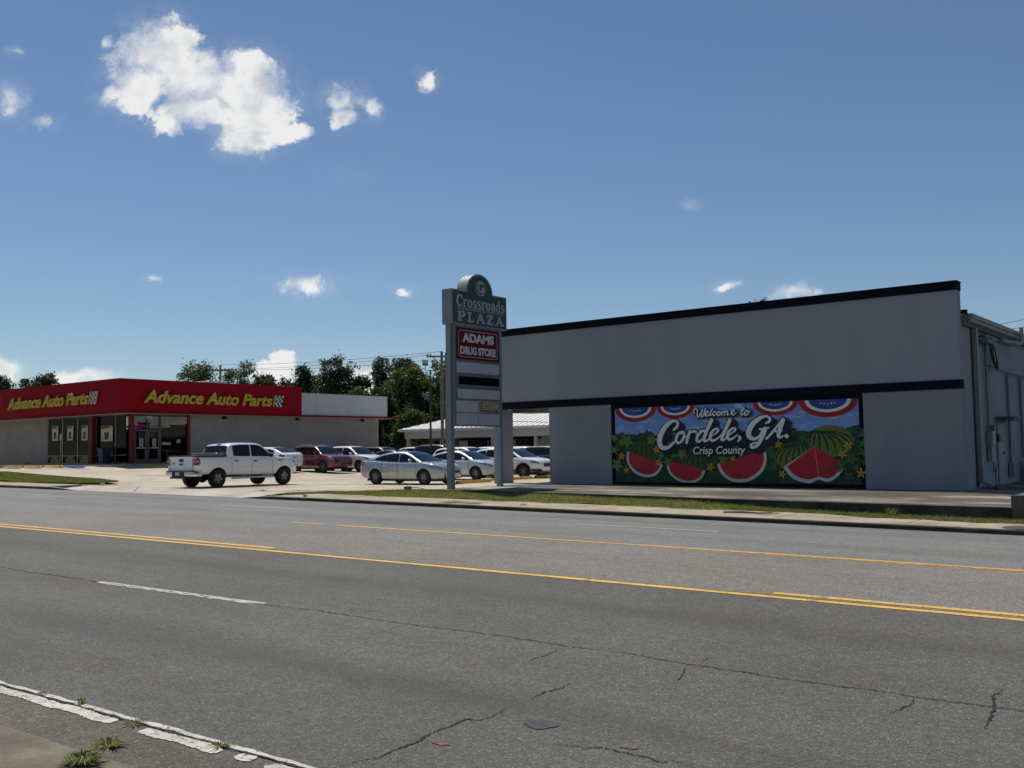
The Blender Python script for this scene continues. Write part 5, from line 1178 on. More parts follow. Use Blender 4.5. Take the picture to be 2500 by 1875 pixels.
# double door frames and bars
for y0, y1 in ((35.44, 36.27), (36.38, 37.21)):
    d = S(MB().box(SXW - 0.02, SXW + 0.03, y0, y0 + 0.09, SZ0 + 0.06, 1.62), 'door', MULL)
    mb = MB(); mb.box(SXW - 0.018, SXW + 0.032, y1 - 0.09, y1, SZ0 + 0.06, 1.62); mb.box(SXW - 0.019, SXW + 0.031, y0 + 0.09, y1 - 0.09, SZ0 + 0.06, SZ0 + 0.26); mb.box(SXW - 0.019, SXW + 0.031, y0 + 0.09, y1 - 0.09, 1.52, 1.62); S(mb, 'rail', MULL, d)
    S(MB().box(SXW + 0.03, SXW + 0.07, y0 + 0.1, y1 - 0.1, 0.40, 0.46), 'push_bar', mat('bar_alu', (0.35, 0.35, 0.34), 0.35, 0.8), d)
    S(MB().box(SXW + 0.02, SXW + 0.026, y0 + 0.32, y0 + 0.62, 0.5, 1.05), 'notice', mat('notice_grey', (0.28, 0.29, 0.28), 0.6), d)
S(MB().box(SXW + 0.0, SXW + 0.006, 37.42, 38.1, 0.62, 0.80), 'notice', mat('notice_white', (0.35, 0.37, 0.37), 0.6)); S(MB().box(SXW + 0.0, SXW + 0.006, 38.55, 38.82, 0.75, 0.98), 'notice', mat('notice_white', (0.35, 0.37, 0.37)))
S(MB().box(SXW + 0.02, SXW + 0.12, 36.2, 36.62, 2.34, 2.52), 'exit_box', mat('exit_box', (0.45, 0.45, 0.42), 0.6))
# red columns
COLR = mat('column_red', (0.16, 0.008, 0.014), 0.7, var=0.12, vscale=2)
for (x0, x1, y0, y1) in ((-62.84, -62.42, SYW - 0.30, SYW - 0.03), (SXW + 0.03, SXW + 0.30, 35.02, 35.25), (SXW - 0.02, SXW + 0.12, 39.31, 39.52)):
    S(MB().box(x0, x1, y0, y1, SZ0 - 0.05, 2.629), 'column', COLR)
# raised pavement under the canopy
mb = MB(); mb.add([(-70, SYW - 0.02, SZ0 - 0.01), (-70, 32.1, SZ0 - 0.05), (-57.0, 32.1, SZ0 - 0.05), (-56.2, 33.2, SZ0 - 0.06), (-56.2, 41.5, SZ0 - 0.06), (SXW, 41.5, SZ0 - 0.01), (SXW, SYW - 0.02, SZ0 - 0.01),
                    (-70, SYW, SZ0 - 1.2), (-70, 32.1, SZ0 - 1.2), (-57.0, 32.1, SZ0 - 1.2), (-56.2, 33.2, SZ0 - 1.2), (-56.2, 41.5, SZ0 - 1.2), (SXW, 41.5, SZ0 - 1.2)],
                   [(0, 1, 2, 3, 4, 5, 6), (1, 8, 9, 2), (2, 9, 10, 3), (3, 10, 11, 4), (4, 11, 12, 5), (0, 7, 8, 1)]); S(mb, 'pavement', mat_concrete('store_walk', (0.26, 0.23, 0.18), (0.34, 0.30, 0.24), (0.4, 0.36, 0.3), 0.5))
# wall lights and a low vent
for yy in (42.27, 48.78, 55.5):
    mb = MB(); mb.add([(SXW, yy - 0.16, 2.40), (SXW + 0.28, yy - 0.13, 2.40), (SXW + 0.28, yy + 0.13, 2.40), (SXW, yy + 0.16, 2.40), (SXW, yy - 0.10, 2.62), (SXW + 0.10, yy - 0.08, 2.62), (SXW + 0.10, yy + 0.08, 2.62), (SXW, yy + 0.10, 2.62)],
                          [(0, 1, 2, 3), (4, 5, 6, 7), (0, 1, 5, 4), (1, 2, 6, 5), (2, 3, 7, 6), (3, 0, 4, 7)]); S(mb, 'wall_light', mat('bronze_light', (0.03, 0.022, 0.018), 0.5))
S(MB().box(-72.1, -71.4, SYW - 0.03, SYW, -0.66, -0.48), 'wall_vent', DARKBOX)
# the two yellow channel-letter signs, each letter its own piece, with a chequered flag
YLET = mat('sign_yellow', (0.46, 0.35, 0.018), 0.6, var=0.06); CHK = mat('check_black', (0.01, 0.01, 0.012), 0.5); CHW = mat('check_white', (0.55, 0.57, 0.58), 0.5)
def store_sign(origin, u, name, length, h):
    u = Vector(u); n = u.cross(Vector((0, 0, 1)))
    bar = MB(); o = Vector(origin)
    A = o + u * 0.2 + Vector((0, 0, 0.30)); Bq = o + u * (length - 1.0) + Vector((0, 0, 0.30))
    bar.add([A - n * 0.0, Bq - n * 0.0, Bq + Vector((0, 0, 0.08)), A + Vector((0, 0, 0.08)), A + n * 0.05, Bq + n * 0.05, Bq + n * 0.05 + Vector((0, 0, 0.08)), A + n * 0.05 + Vector((0, 0, 0.08))],
            [(0, 1, 2, 3), (4, 5, 6, 7), (0, 1, 5, 4), (1, 2, 6, 5), (2, 3, 7, 6), (3, 0, 4, 7)])
    root = S(bar, name, RED)                       # mounting rail
    me = text_mesh('Advance Auto Parts', 1.0, 0.055, 0.030, 0.28, 1.0, 1.0)
    fit_mesh(me, 0.0, length - 1.02, -0.02, h)
    mtx = plane_matrix(o + n * 0.14, u, (0, 0, 1))
    for im in islands(me):
        im.transform(mtx); im.materials.append(YLET); link('letter', im, root)
    def P(a, b, d): return o + u * (a + 0.28 * b) + n * d + Vector((0, 0, b))
    L0 = length - 0.99
    mb = MB(); mb.prism([(L0, 0.0), (L0 + 0.10, 0.0), (L0 + 0.10, h), (L0, h)], P, 0.06, 0.19); S(mb, 'flag_pole', YLET, root)
    c = 0.155; w = 4; hgt = 5; cz = h / hgt
    fl = S(MB().prism([(L0 + 0.16, -0.03), (L0 + 0.16 + c * w, -0.03), (L0 + 0.16 + c * w, h - 0.03), (L0 + 0.16, h - 0.03)], P, 0.06, 0.185), 'flag', CHW, root)
    mb = MB()
    for i in range(w):
        for j in range(hgt):
            if (i + j) % 2 == 0:
                a = L0 + 0.16 + c * i; b = -0.03 + cz * j
                q = [P(a, b, 0.188), P(a + c, b, 0.188), P(a + c, b + cz, 0.188), P(a, b + cz, 0.188)]; mb.add(q, [(0, 1, 2, 3)])
    S(mb, 'check', CHK, fl)
store_sign((-72.05, SYL, 3.33), (1, 0, 0), 'store_sign', 12.05, 0.80)
store_sign((SXR, 35.25, 3.33), (0, 1, 0), 'store_sign', 11.2, 0.82)
# posters, FREE decals, neon sign in the windows
PW = mat('poster_white', (0.50, 0.49, 0.46), 0.6); PYL = mat('poster_yellow', (0.50, 0.36, 0.03), 0.6); PK = mat('poster_black', (0.015, 0.015, 0.016), 0.6)
def poster(x0, x1, z0, z1, label):
    p = thing('poster', label, 'poster', ((x0 + x1) / 2, SYW - 0.035, (z0 + z1) / 2))
    w, h = (x1 - x0) / 2, (z1 - z0) / 2
    MB().box(-w, w, -0.004, 0.004, -h, h).build('sheet', PW, p)
    MB().add([(-w * 0.9, -0.007, h * 0.45), (w * 0.9, -0.007, h * 0.6), (w * 0.9, -0.007, h * 0.92), (-w * 0.9, -0.007, h * 0.92)], [(0, 1, 2, 3)]).build('headline', PYL, p)
    mb = MB(); mb.add([(-w * 0.9, -0.009, h * 0.7), (w * 0.2, -0.009, h * 0.75), (w * 0.9, -0.009, h * 0.95), (-w * 0.9, -0.009, h * 0.95)], [(0, 1, 2, 3)]); mb.add([(-w * 0.35, -0.009, -h * 0.78), (w * 0.3, -0.009, -h * 0.78), (w * 0.42, -0.009, h * 0.3), (w * 0.05, -0.009, h * 0.12), (-w * 0.45, -0.009, h * 0.2)], [(0, 1, 2, 3, 4)]); mb.build('picture', PK, p)
    mb = MB(); mb.add([(-w * 0.92, -0.007, -h * 0.92), (-w * 0.4, -0.007, -h * 0.92), (-w * 0.55, -0.007, -h * 0.1), (-w * 0.92, -0.007, -h * 0.3)], [(0, 1, 2, 3)]); mb.build('corner', PYL, p); mb = MB(); mb.add([(w * 0.45, -0.007, -h * 0.92), (w * 0.92, -0.007, -h * 0.92), (w * 0.92, -0.007, -h * 0.2), (w * 0.6, -0.007, -h * 0.35)], [(0, 1, 2, 3)]); mb.build('corner', PYL, p)
poster(-68.19, -67.36, 1.05, 2.07, 'narrow sale poster in the leftmost store window')
poster(-66.14, -65.33, 1.04, 2.04, 'narrow sale poster in the second store window from the left')
poster(-64.23, -63.42, 1.01, 2.01, 'narrow sale poster in the window left of the red column')
poster(-61.74, -60.34, 0.91, 1.91, 'wide sale poster in the window right of the red column')
for x0, word, lab in ((-68.35, 'FREE', 'black and yellow FREE decal low in the leftmost store window'), (-66.3, 'FREE', 'black and yellow FREE decal low in the second store window'), (-64.4, 'FREE', 'black and yellow FREE decal left of the red column'), (-61.9, 'IFS', 'black and yellow decal partly behind the blue bin')):
    w = 1.3 if x0 > -67 else 1.2
    p = thing('window_decal', lab, 'decal', (x0, SYW - 0.04, SZ0 + 0.08))
    MB().box(0, w, -0.003, 0.003, 0.0, 0.46).build('sheet', PK, p)
    MB().box(0.02, w - 0.02, -0.007, -0.004, 0.02, 0.17).build('bar', mat('decal_yellow', (0.30, 0.25, 0.03), 0.6), p)
    me = text_mesh(word, 1.0, 0.001, 0.02); fit_mesh(me, w * 0.2, w * 0.8 if len(word) > 3 else w * 0.62, 0.20, 0.43); put_mesh('lettering', me, plane_matrix((0, -0.007, 0), (1, 0, 0), (0, 0, 1)), mat('decal_letter', (0.42, 0.35, 0.03), 0.6), p)
    mb = MB()
    for k in range(2): mb.box(w * 0.28, w * 0.72, -0.009, -0.0075, 0.055 + 0.05 * k, 0.08 + 0.05 * k)
    mb.build('small_print', PK, p)
ns = thing('neon_open_sign', 'red neon OPEN sign in a blue oval over the store doors', 'neon sign', (SXW - 0.14, 36.2, 1.86))
pts = [(0, 0.40 * math.cos(2 * math.pi * i / 32), 0.24 * math.sin(2 * math.pi * i / 32)) for i in range(33)]
MB().tube(pts, 0.018, 6).build('blue_tube', mat('neon_blue', (0.02, 0.03, 0.3), 0.4, emit=(0.03, 0.06, 0.9), estr=0.8), ns)
me = text_mesh('OPEN', 1.0, 0.01, 0.0); fit_mesh(me, -0.42, 0.42, -0.11, 0.11); put_mesh('red_letters', me, plane_matrix((0.03, 0, 0), (0, 1, 0), (0, 0, 1)), mat('neon_red', (0.3, 0.02, 0.02), 0.4, emit=(0.9, 0.03, 0.03), estr=0.9), ns)
MB().box(-0.03, -0.02, -0.44, 0.44, -0.26, 0.26).build('back_plate', PK, ns)
tb = thing('trash_bin', 'dark blue wheeled bin in front of the store windows', 'trash bin', (-60.4, SYW - 0.55, SZ0 - 0.02))
mb = MB(); mb.loft([[(-0.24, -0.24, 0.05), (0.24, -0.24, 0.05), (0.24, 0.24, 0.05), (-0.24, 0.24, 0.05)], [(-0.31, -0.31, 0.95), (0.31, -0.31, 0.95), (0.31, 0.31, 0.95), (-0.31, 0.31, 0.95)]], True, True, True); mb.build('body', mat('bin_blue', (0.012, 0.02, 0.045), 0.5), tb)
mb = MB(); mb.bevbox(-0.35, 0.35, -0.35, 0.37, 0.95, 1.05, 0.04); mb.build('lid', mat('bin_blue', (0.012, 0.02, 0.045)), tb)
for s_ in (-1, 1): MB().lathe([(0, -0.03), (0.09, -0.03), (0.09, 0.03), (0, 0.03)], 14, 'x', (0.2 * s_, 0.25, 0.09)).build('wheel', DARKBOX, tb)
sp = thing('parking_sign', 'thin sign post with small pale blue plate by the store windows', 'sign', (-63.55, 33.0, SZ0 - 0.1))
MB().tube([(0, 0, 0), (0.12, 0, 2.1)], 0.035, 8).build('post', ALU, sp)
MB().bevbox(-0.02, 0.24, -0.04, -0.03, 1.65, 2.05, 0.0).build('plate', mat('plate_blue', (0.22, 0.30, 0.36), 0.5), sp)

# ------------------------------------------------------------------ strip mall behind the lot
sm = thing('strip_mall', 'long low building with white hipped metal roof behind the parked cars', 'building', (-54.0, 57.2, -1.4))
def Q(mb, name, m, parent=sm, **k): return hold(mb.build(name, m, parent, **k), parent)
WROOF = mat('white_metal_roof', (0.78, 0.76, 0.72), 0.55, var=0.10, vscale=1.2, stretch=(3, 1, 1)); MALLW = mat('mall_fascia', (0.44, 0.44, 0.44), 0.8, var=0.06)
x0, x1, y0, y1, ze, rz_ = -54.5, -12.0, 55.2, 69.2, 1.62, 3.74
mb = MB(); mb.add([(x0, y0, ze), (x1, y0, ze), (x1, y1, ze), (x0, y1, ze), (x0 + 7, 62.2, rz_), (x1 - 7, 62.2, rz_)], [(0, 1, 5, 4), (1, 2, 5), (2, 3, 4, 5), (3, 0, 4)]); rf = Q(mb, 'roof', WROOF)
mb = MB()
for k in range(90):          # standing seams on the front and left slopes
    xx = x0 + 0.4 + k * 0.47; t = min(1.0, (xx - x0) / 7.0, (x1 - xx) / 7.0)
    if t <= 0: continue
    ya, za, yb, zb = y0, ze + 0.004, y0 + 7 * t, ze + (rz_ - ze) * t + 0.004
    mb.add([(xx - 0.02, ya, za), (xx + 0.02, ya, za), (xx + 0.02, yb, zb), (xx - 0.02, yb, zb), (xx, ya, za + 0.05), (xx, yb, zb + 0.05)], [(0, 4, 5, 3), (4, 1, 2, 5)])
o = Q(mb, 'seams', WROOF, rf); o['kind'] = 'stuff'
mb = MB(); mb.box(x0, x1, y0 - 0.02, y0 + 0.1, ze - 0.16, ze + 0.02); mb.box(x0 - 0.02, x0 + 0.1, y0 + 0.1, y1, ze - 0.16, ze + 0.02); Q(mb, 'eave_board', mat('eave_white', (0.60, 0.60, 0.58), 0.6))
Q(MB().box(x0 + 0.3, x1, y0 + 0.5, y0 + 0.75, 0.92, ze - 0.02), 'fascia', MALLW)
mb = MB(); mb.box(x0 + 0.3, x1, y0 + 0.751, y0 + 3.3, 1.3, 1.4); Q(mb, 'porch_ceiling', MALLW)
for xx in (-53.9, -49.4, -45.4, -41.5, -37.5, -33.0, -28.5): Q(MB().box(xx - 0.11, xx + 0.11, y0 + 0.52, y0 + 0.74, -1.6, 0.919), 'post', mat('post_white', (0.42, 0.42, 0.41), 0.6))
Q(MB().box(-50.8, x1, 58.3, 58.5, -1.6, 1.3), 'shop_wall', MALLW)
Q(MB().box(-50.7, -42.9, 58.2, 58.299, 0.72, 0.90), 'dark_header', NAVY); Q(MB().box(-42.0, -30, 58.2, 58.299, 0.72, 0.90), 'dark_header', NAVY)
GLD = mat('dark_glass', (0.012, 0.014, 0.016), 0.08, spec=0.6)
for a, b in ((-49.9, -48.0), (-47.8, -45.6), (-45.2, -43.2), (-41.2, -39.2), (-39.0, -36.8), (-36.4, -34.0)):
    f = Q(MB().box(a, b, 58.24, 58.298, -1.3, 0.70), 'window', NAVY); Q(MB().box(a + 0.08, b - 0.08, 58.225, 58.238, -1.2, 0.64), 'pane', GLD, f)
hb = thing('hedge_bush', 'clipped dark green bush at the left end of the strip mall', 'bush', (-53.4, 59.5, -1.5))

# ------------------------------------------------------------------ small house under the trees
hs = thing('small_house', 'small dark grey gabled house with white windows under the trees', 'house', (-66.0, 68.0, -1.2))
DKS = mat('house_siding', (0.055, 0.065, 0.07), 0.8, var=0.1); HWT = mat('house_white', (0.40, 0.41, 0.40), 0.7)
mb = MB(); mb.add([(-3.5, 0, 0), (5.5, 0, 0), (5.5, 0, 2.45), (1.0, 0, 4.3), (-3.5, 0, 2.45), (-3.5, 7, 0), (5.5, 7, 0), (5.5, 7, 2.45), (1.0, 7, 4.3), (-3.5, 7, 2.45)], [(0, 1, 2, 3, 4), (5, 6, 7, 8, 9), (0, 1, 6, 5), (1, 2, 7, 6), (4, 0, 5, 9)]); mb.build('wall', DKS, hs)
mb = MB()
for s_ in (-1, 1):
    a, b = (1.0 + s_ * 5.0, 2.25), (1.0, 4.32)
    mb.add([(a[0], -0.4, a[1]), (b[0], -0.4, b[1]), (b[0], 7.4, b[1]), (a[0], 7.4, a[1]), (a[0], -0.4, a[1] + 0.12), (b[0], -0.4, b[1] + 0.12), (b[0], 7.4, b[1] + 0.12), (a[0], 7.4, a[1] + 0.12)], [(0, 1, 2, 3), (4, 5, 6, 7), (0, 1, 5, 4), (1, 2, 6, 5), (2, 3, 7, 6), (3, 0, 4, 7)])
mb.build('roof', mat('house_roof', (0.10, 0.10, 0.10), 0.9), hs)
for xx in (-1.6, 1.4, 3.9):
    w = MB().box(xx - 0.55, xx + 0.55, -0.05, -0.01, 1.2, 2.2).build('window', HWT, hs)
    MB().box(xx - 0.46, xx + 0.46, -0.062, -0.052, 1.28, 1.68).build('pane', GLD, w); MB().box(xx - 0.46, xx + 0.46, -0.062, -0.052, 1.73, 2.12).build('pane', GLD, w)

# ------------------------------------------------------------------ poles and wires
WOOD = mat('pole_wood', (0.19, 0.15, 0.125), 0.9, var=0.2, vscale=4, stretch=(1, 1, 0.2)); INSUL = mat('insulator', (0.2, 0.2, 0.2), 0.4)
def pole(name, label, x, y, zt, r, group):
    zb = lot_z(x, y) - 0.2
    p = thing(name, label, 'utility pole', (x, y, zb), 0, group)
    MB().tube([(0, 0, 0), (0, 0, (zt - zb) * 0.5), (0, 0, zt - zb)], [r, r * 0.85, r * 0.68], 10).build('shaft', WOOD, p, smooth=50)
    return p, zt - zb
G_ = 'utility poles behind the plaza sign'
pA, hA = pole('utility_pole', 'wooden utility pole with a crossarm left of the plaza sign', -46.85, 51.95, 7.0, 0.135, G_)
pB, hB = pole('utility_pole', 'wooden utility pole standing right behind its twin, next to the plaza sign', -47.55, 53.2, 7.05, 0.14, G_)
U = Vector((-0.75, -0.66, 0)).normalized()
a = U * 1.05; MB().add([(a.x - 0.05, a.y, hA - 0.42), (a.x + 0.05, a.y, hA - 0.42), (0.25, 0.22, hA - 0.42), (0.15, 0.22, hA - 0.42), (a.x - 0.05, a.y, hA - 0.30), (a.x + 0.05, a.y, hA - 0.30), (0.25, 0.22, hA - 0.30), (0.15, 0.22, hA - 0.30)],
      [(0, 1, 2, 3), (4, 5, 6, 7), (0, 1, 5, 4), (1, 2, 6, 5), (2, 3, 7, 6), (3, 0, 4, 7)]).build('crossarm', WOOD, pA)
MB().tube([(a.x * 0.6, a.y * 0.6, hA - 0.40), (0.0, 0.0, hA - 1.0)], 0.03, 6).build('brace', WOOD, pA)
for k in (0.95, 0.75): MB().lathe([(0.0, 0.0), (0.05, 0.0), (0.06, 0.07), (0.03, 0.14), (0.0, 0.15)], 10, center=(a.x * k, a.y * k, hA - 0.30)).build('insulator', INSUL, pA)
pC, hC = pole('utility_pole', 'wooden utility pole with crossarm rising out of the loose tree behind the store', -84.56, 60.38, 8.9, 0.16, None)
mb = MB(); d = R0 * 1.0
mb.add([(-d.x, -d.y, hC - 0.60), (d.x, d.y, hC - 0.60), (d.x, d.y, hC - 0.42), (-d.x, -d.y, hC - 0.42), (-d.x + 0.1, -d.y + 0.1, hC - 0.60), (d.x + 0.1, d.y + 0.1, hC - 0.60), (d.x + 0.1, d.y + 0.1, hC - 0.42), (-d.x + 0.1, -d.y + 0.1, hC - 0.42)], [(0, 1, 2, 3), (4, 5, 6, 7), (0, 1, 5, 4), (1, 2, 6, 5), (2, 3, 7, 6), (3, 0, 4, 7)]); mb.build('crossarm', WOOD, pC)
for k in (-0.9, -0.45, 0.45, 0.9): MB().lathe([(0.0, 0.0), (0.05, 0.0), (0.06, 0.09), (0.0, 0.16)], 8, center=(d.x * k, d.y * k, hC - 0.42)).build('insulator', INSUL, pC)
WIRE = mat('wire', (0.06, 0.06, 0.065), 0.6)
def wire(label, A, Bq, sag, r=0.015, group='overhead wires'):
    A, Bq = Vector(A), Vector(Bq); pts = []
    for i in range(17):
        t = i / 16; p = A.lerp(Bq, t); p.z -= sag * 4 * t * (1 - t); pts.append(p - A)
    w = MB().tube(pts, r, 5).build('overhead_wire', WIRE, None, loc=A); return tag(w, label, 'wire', group)
LW = 'thin overhead wire strung above the tree tops behind the store'
wire('topmost of the three overhead wires above the tree tops behind the store', (-84.5, 60.3, 8.95), (-46.85, 51.95, 7.0), 0.25); wire('middle of the three overhead wires above the tree tops', (-85.2, 59.8, 8.5), (-47.6, 51.4, 6.75), 0.25); wire('lowest of the three overhead wires above the tree tops', (-83.9, 60.9, 8.45), (-47.4, 51.45, 6.4), 0.25)
LW2 = 'thin overhead wire sloping down to the left behind the red fascia'
for k, (dx, dz) in enumerate(((0, 0.0), (-0.6, -0.45), (0.6, -0.5))): wire(('upper', 'lower', 'middle')[k] + ' of the thin wires sloping down to the left behind the red fascia', (-84.56 + dx, 60.38 + dx, 8.95 + dz), (-150 + dx, 84, 7.4 + dz), 0.6)
LW3 = 'thin overhead wire in the sky right of the grey building'
for k, (za, zb) in enumerate(((6.2, 7.9), (5.85, 7.55), (5.7, 7.3))): wire(('topmost', 'middle', 'lowest')[k] + ' of the thin wires in the sky right of the grey building', (-6.0, 50.0 + k, za), (-22.0, 88.0, zb + 1.6), 0.3, 0.018)
wire('low service wire crossing in front of the white metal roof', (-47.55, 53.2, 2.4), (-20.0, 55.5, 2.6), 0.8, 0.02, None)
# flood light pole
lp = thing('light_pole', 'slim dark parking lot pole carrying two floodlights', 'light pole', (-42.2, 45.7, lot_z(-42.2, 45.7)))
hz = 5.05 - lot_z(-42.2, 45.7)
STEEL = mat('pole_steel', (0.05, 0.052, 0.05), 0.6, 0.3)
MB().tube([(0, 0, 0), (0, 0, hz)], [0.075, 0.05], 10).build('shaft', STEEL, lp, smooth=50)
for s_ in (-1, 1):
    v = R0 * 0.30 * s_
    MB().tube([(0, 0, hz - 0.05), (v.x, v.y, hz), (v.x, v.y, hz + 0.35)], 0.025, 6).build('arm', STEEL, lp)
    f = MB(); f.bevbox(-0.10, 0.10, -0.17, 0.17, -0.03, 0.30, 0.02)
    h = f.build('floodlight', STEEL, lp, loc=(v.x, v.y, hz + 0.35), rot=(0, rad(-20), AZ - rad(90)))
    MB().bevbox(0.101, 0.108, -0.14, 0.14, 0.0, 0.27, 0.0).build('lens', mat('flood_lens', (0.5, 0.5, 0.47), 0.2), h)

# ------------------------------------------------------------------ trees
BARK = mat('bark', (0.07, 0.055, 0.042), 0.95, var=0.3, vscale=5)
LEAF_D = mat_leaf('leaf_dark', (0.016, 0.027, 0.012), (0.066, 0.086, 0.032)); LEAF_P = mat_leaf('leaf_pine', (0.020, 0.029, 0.018), (0.064, 0.080, 0.046), 0.25)
LEAF_M = mat_leaf('leaf_mid', (0.028, 0.046, 0.014), (0.105, 0.13, 0.042), 0.4); LEAF_Y = mat_leaf('leaf_bright', (0.06, 0.09, 0.02), (0.20, 0.22, 0.06), 0.45)
def foliage(blobs, n_cl, per, leaf, seed, cl_r=0.16, flat_=0.75):
    """leaf clusters spread through the lobes (cx, cy, cz, rx, ry, rz); gaps are left between clusters"""
    rn = random.Random(seed); V = []; Fc = []
    tot = sum((b[3] * b[5]) for b in blobs)
    for b in blobs:
        n = max(3, int(n_cl * b[3] * b[5] / tot)); size = (b[3] + b[4] + b[5]) / 3
        for _ in range(n):
            while True:
                u = Vector((rn.uniform(-1, 1), rn.uniform(-1, 1), rn.uniform(-1, 1))); l = u.length
                if 0.15 < l < 1: break
            u *= (0.45 + 0.62 * rn.random() ** 0.6) / max(l, 0.3) * min(1, l + 0.35)
            c = Vector((b[0] + u.x * b[3], b[1] + u.y * b[4], b[2] + u.z * b[5]))
            cr = size * cl_r * rn.uniform(0.6, 1.5) + 0.12
            for _ in range(int(per * rn.uniform(0.6, 1.3))):
                p = c + Vector((rn.gauss(0, cr), rn.gauss(0, cr), rn.gauss(0, cr * flat_)))
                nrm = Vector((rn.gauss(0, 1), rn.gauss(0, 1), rn.gauss(0.5, 1))).normalized(); a = nrm.orthogonal().normalized()
                a.rotate(Matrix.Rotation(rn.uniform(0, 6.28), 3, nrm)); bq = nrm.cross(a); s = leaf * rn.uniform(0.6, 1.4); o = len(V)
                V += [p - a * s, p + bq * s * 0.45, p + a * s, p - bq * s * 0.45]; Fc.append((o, o + 1, o + 2, o + 3))
    return V, Fc
def tree(name, label, x, y, ztop, width, m, seed, lobes=7, dense=1.0, leaf=0.20, low=0.35, group=None, zb=None, depth=None, elong=1.0):
    zb = (lot_z(x, y) if zb is None else zb) - 0.3
    t = thing(name, label, 'tree', (x, y, zb), 0, group); H = ztop - zb; rn = random.Random(seed)
    zc0 = H * low; W = width / 2; blobs = []
    for i in range(lobes):
        f = (i + 0.5) / lobes; a = rn.uniform(0, 6.28); zz = zc0 + (H - zc0) * (0.12 + 0.76 * f); rr = W * (0.95 - 0.65 * abs(f - 0.4) * 1.3) * 0.6
        rb = W * rn.uniform(0.36, 0.58) * (1.0 - 0.35 * f)
        blobs.append((rr * math.cos(a), rr * math.sin(a), zz, rb, rb, rb * rn.uniform(0.65, 0.95) * elong))
    blobs.append((0, 0, H - W * 0.28, W * 0.45, W * 0.45, W * 0.30)); blobs.append((0, 0, zc0 + (H - zc0) * 0.45, W * 0.6, W * 0.6, (H - zc0) * 0.34))
    V, Fc = foliage(blobs, int(105 * dense), 75, leaf * 0.70, seed)
    me = bpy.data.meshes.new('crown'); me.from_pydata(V, [], Fc); me.materials.append(m); link('crown', me, t)
    mb = MB(); r0 = max(0.10, H * 0.018)
    mb.tube([(0, 0, 0), (rn.uniform(-.1, .1), rn.uniform(-.1, .1), H * 0.3), (rn.uniform(-.2, .2), rn.uniform(-.2, .2), H * 0.6), (0, 0, H * 0.9)], [r0, r0 * 0.8, r0 * 0.55, r0 * 0.2], 8)
    for b in blobs[:lobes]: mb.tube([(0, 0, max(H * 0.22, b[2] - H * 0.25)), (b[0] * 0.5, b[1] * 0.5, b[2] - H * 0.08), (b[0], b[1], b[2])], [r0 * 0.45, r0 * 0.3, r0 * 0.12], 6)
    mb.build('trunk', BARK, t, smooth=60)
    return t
BT = 'trees behind the stores'
tree('pine_tree', 'round dark pine at the far left edge behind the red fascia', -122.5, 56.0, 9.5, 6.1, LEAF_P, 1, 8, 1.71, 0.24, 0.45, BT)
tree('pine_tree', 'middle of the three dark pines left of the red fascia corner', -121.5, 59.3, 9.5, 5.2, LEAF_P, 2, 8, 1.52, 0.24, 0.45, BT)
tree('pine_tree', 'rightmost of the three dark pines behind the left red fascia', -116.3, 58.6, 9.6, 4.9, LEAF_P, 3, 8, 1.71, 0.24, 0.45, BT)
tree('oak_tree', 'loose airy tree around the pole behind the red fascia', -92.5, 63.8, 9.75, 7.0, LEAF_M, 4, 10, 1.42, 0.20, 0.4, BT)
tree('oak_tree', 'airy tree right of the pole behind the red fascia', -90.0, 67.0, 9.8, 6.8, LEAF_M, 5, 10, 1.52, 0.20, 0.4, BT)
tree('oak_tree', 'small low crown sloping down right of the airy tree', -88.0, 68.8, 7.9, 3.9, LEAF_D, 55, 8, 1.33, 0.22, 0.4, BT)
tree('pine_tree', 'small round dark tree between two clouds above the fascia', -95.6, 74.6, 9.25, 3.6, LEAF_P, 6, 7, 1.90, 0.24, 0.3, BT)
tree('oak_tree', 'low dark hedge-like tree at the right end of the red fascia', -89.4, 71.6, 8.3, 5.9, LEAF_D, 7, 9, 1.90, 0.24, 0.3, BT)
tree('oak_tree', 'low dark tree just left of the small top-heavy tree', -86.8, 73.6, 8.4, 4.1, LEAF_D, 77, 9, 1.71, 0.24, 0.3, BT)
tree('oak_tree', 'small top-heavy tree on a thin trunk over the white fascia', -76.4, 64.2, 8.3, 3.1, LEAF_D, 8, 6, 1.04, 0.19, 0.62, BT)
tree('oak_tree', 'tall dense dark tree over the white fascia', -72.3, 64.8, 8.9, 6.5, LEAF_D, 9, 11, 2.85, 0.20, 0.15, BT)
tree('oak_tree', 'ragged lower half of dark foliage right of the tall dense tree', -70.3, 66.5, 7.2, 3.6, LEAF_D, 10, 8, 1.71, 0.20, 0.2, BT)
tree('oak_tree', 'low scrubby tree above the right end of the white fascia', -67.8, 63.4, 5.9, 3.6, LEAF_M, 11, 9, 1.33, 0.19, 0.2, BT)
tree('oak_tree', 'low scrubby tree left of the tall pine', -66.3, 65.2, 5.7, 3.4, LEAF_D, 12, 8, 1.33, 0.19, 0.2, BT)
tree('pine_tree', 'tall pine with loose branches between cloud and leafy tree', -77.1, 76.3, 10.1, 5.5, LEAF_P, 13, 11, 1.80, 0.22, 0.25, BT)
tree('pine_tree', 'dark pine crown left of the utility poles', -72.8, 74.6, 9.6, 4.7, LEAF_P, 14, 10, 2.09, 0.22, 0.3, BT)
tree('oak_tree', 'broad leafy tree behind the floodlight pole', -66.6, 69.2, 8.1, 7.4, LEAF_M, 15, 13, 3.80, 0.21, 0.05, BT)
tree('oak_tree', 'broad leafy tree behind the utility poles', -62.6, 70.6, 8.2, 6.8, LEAF_M, 16, 12, 3.23, 0.21, 0.05, BT)
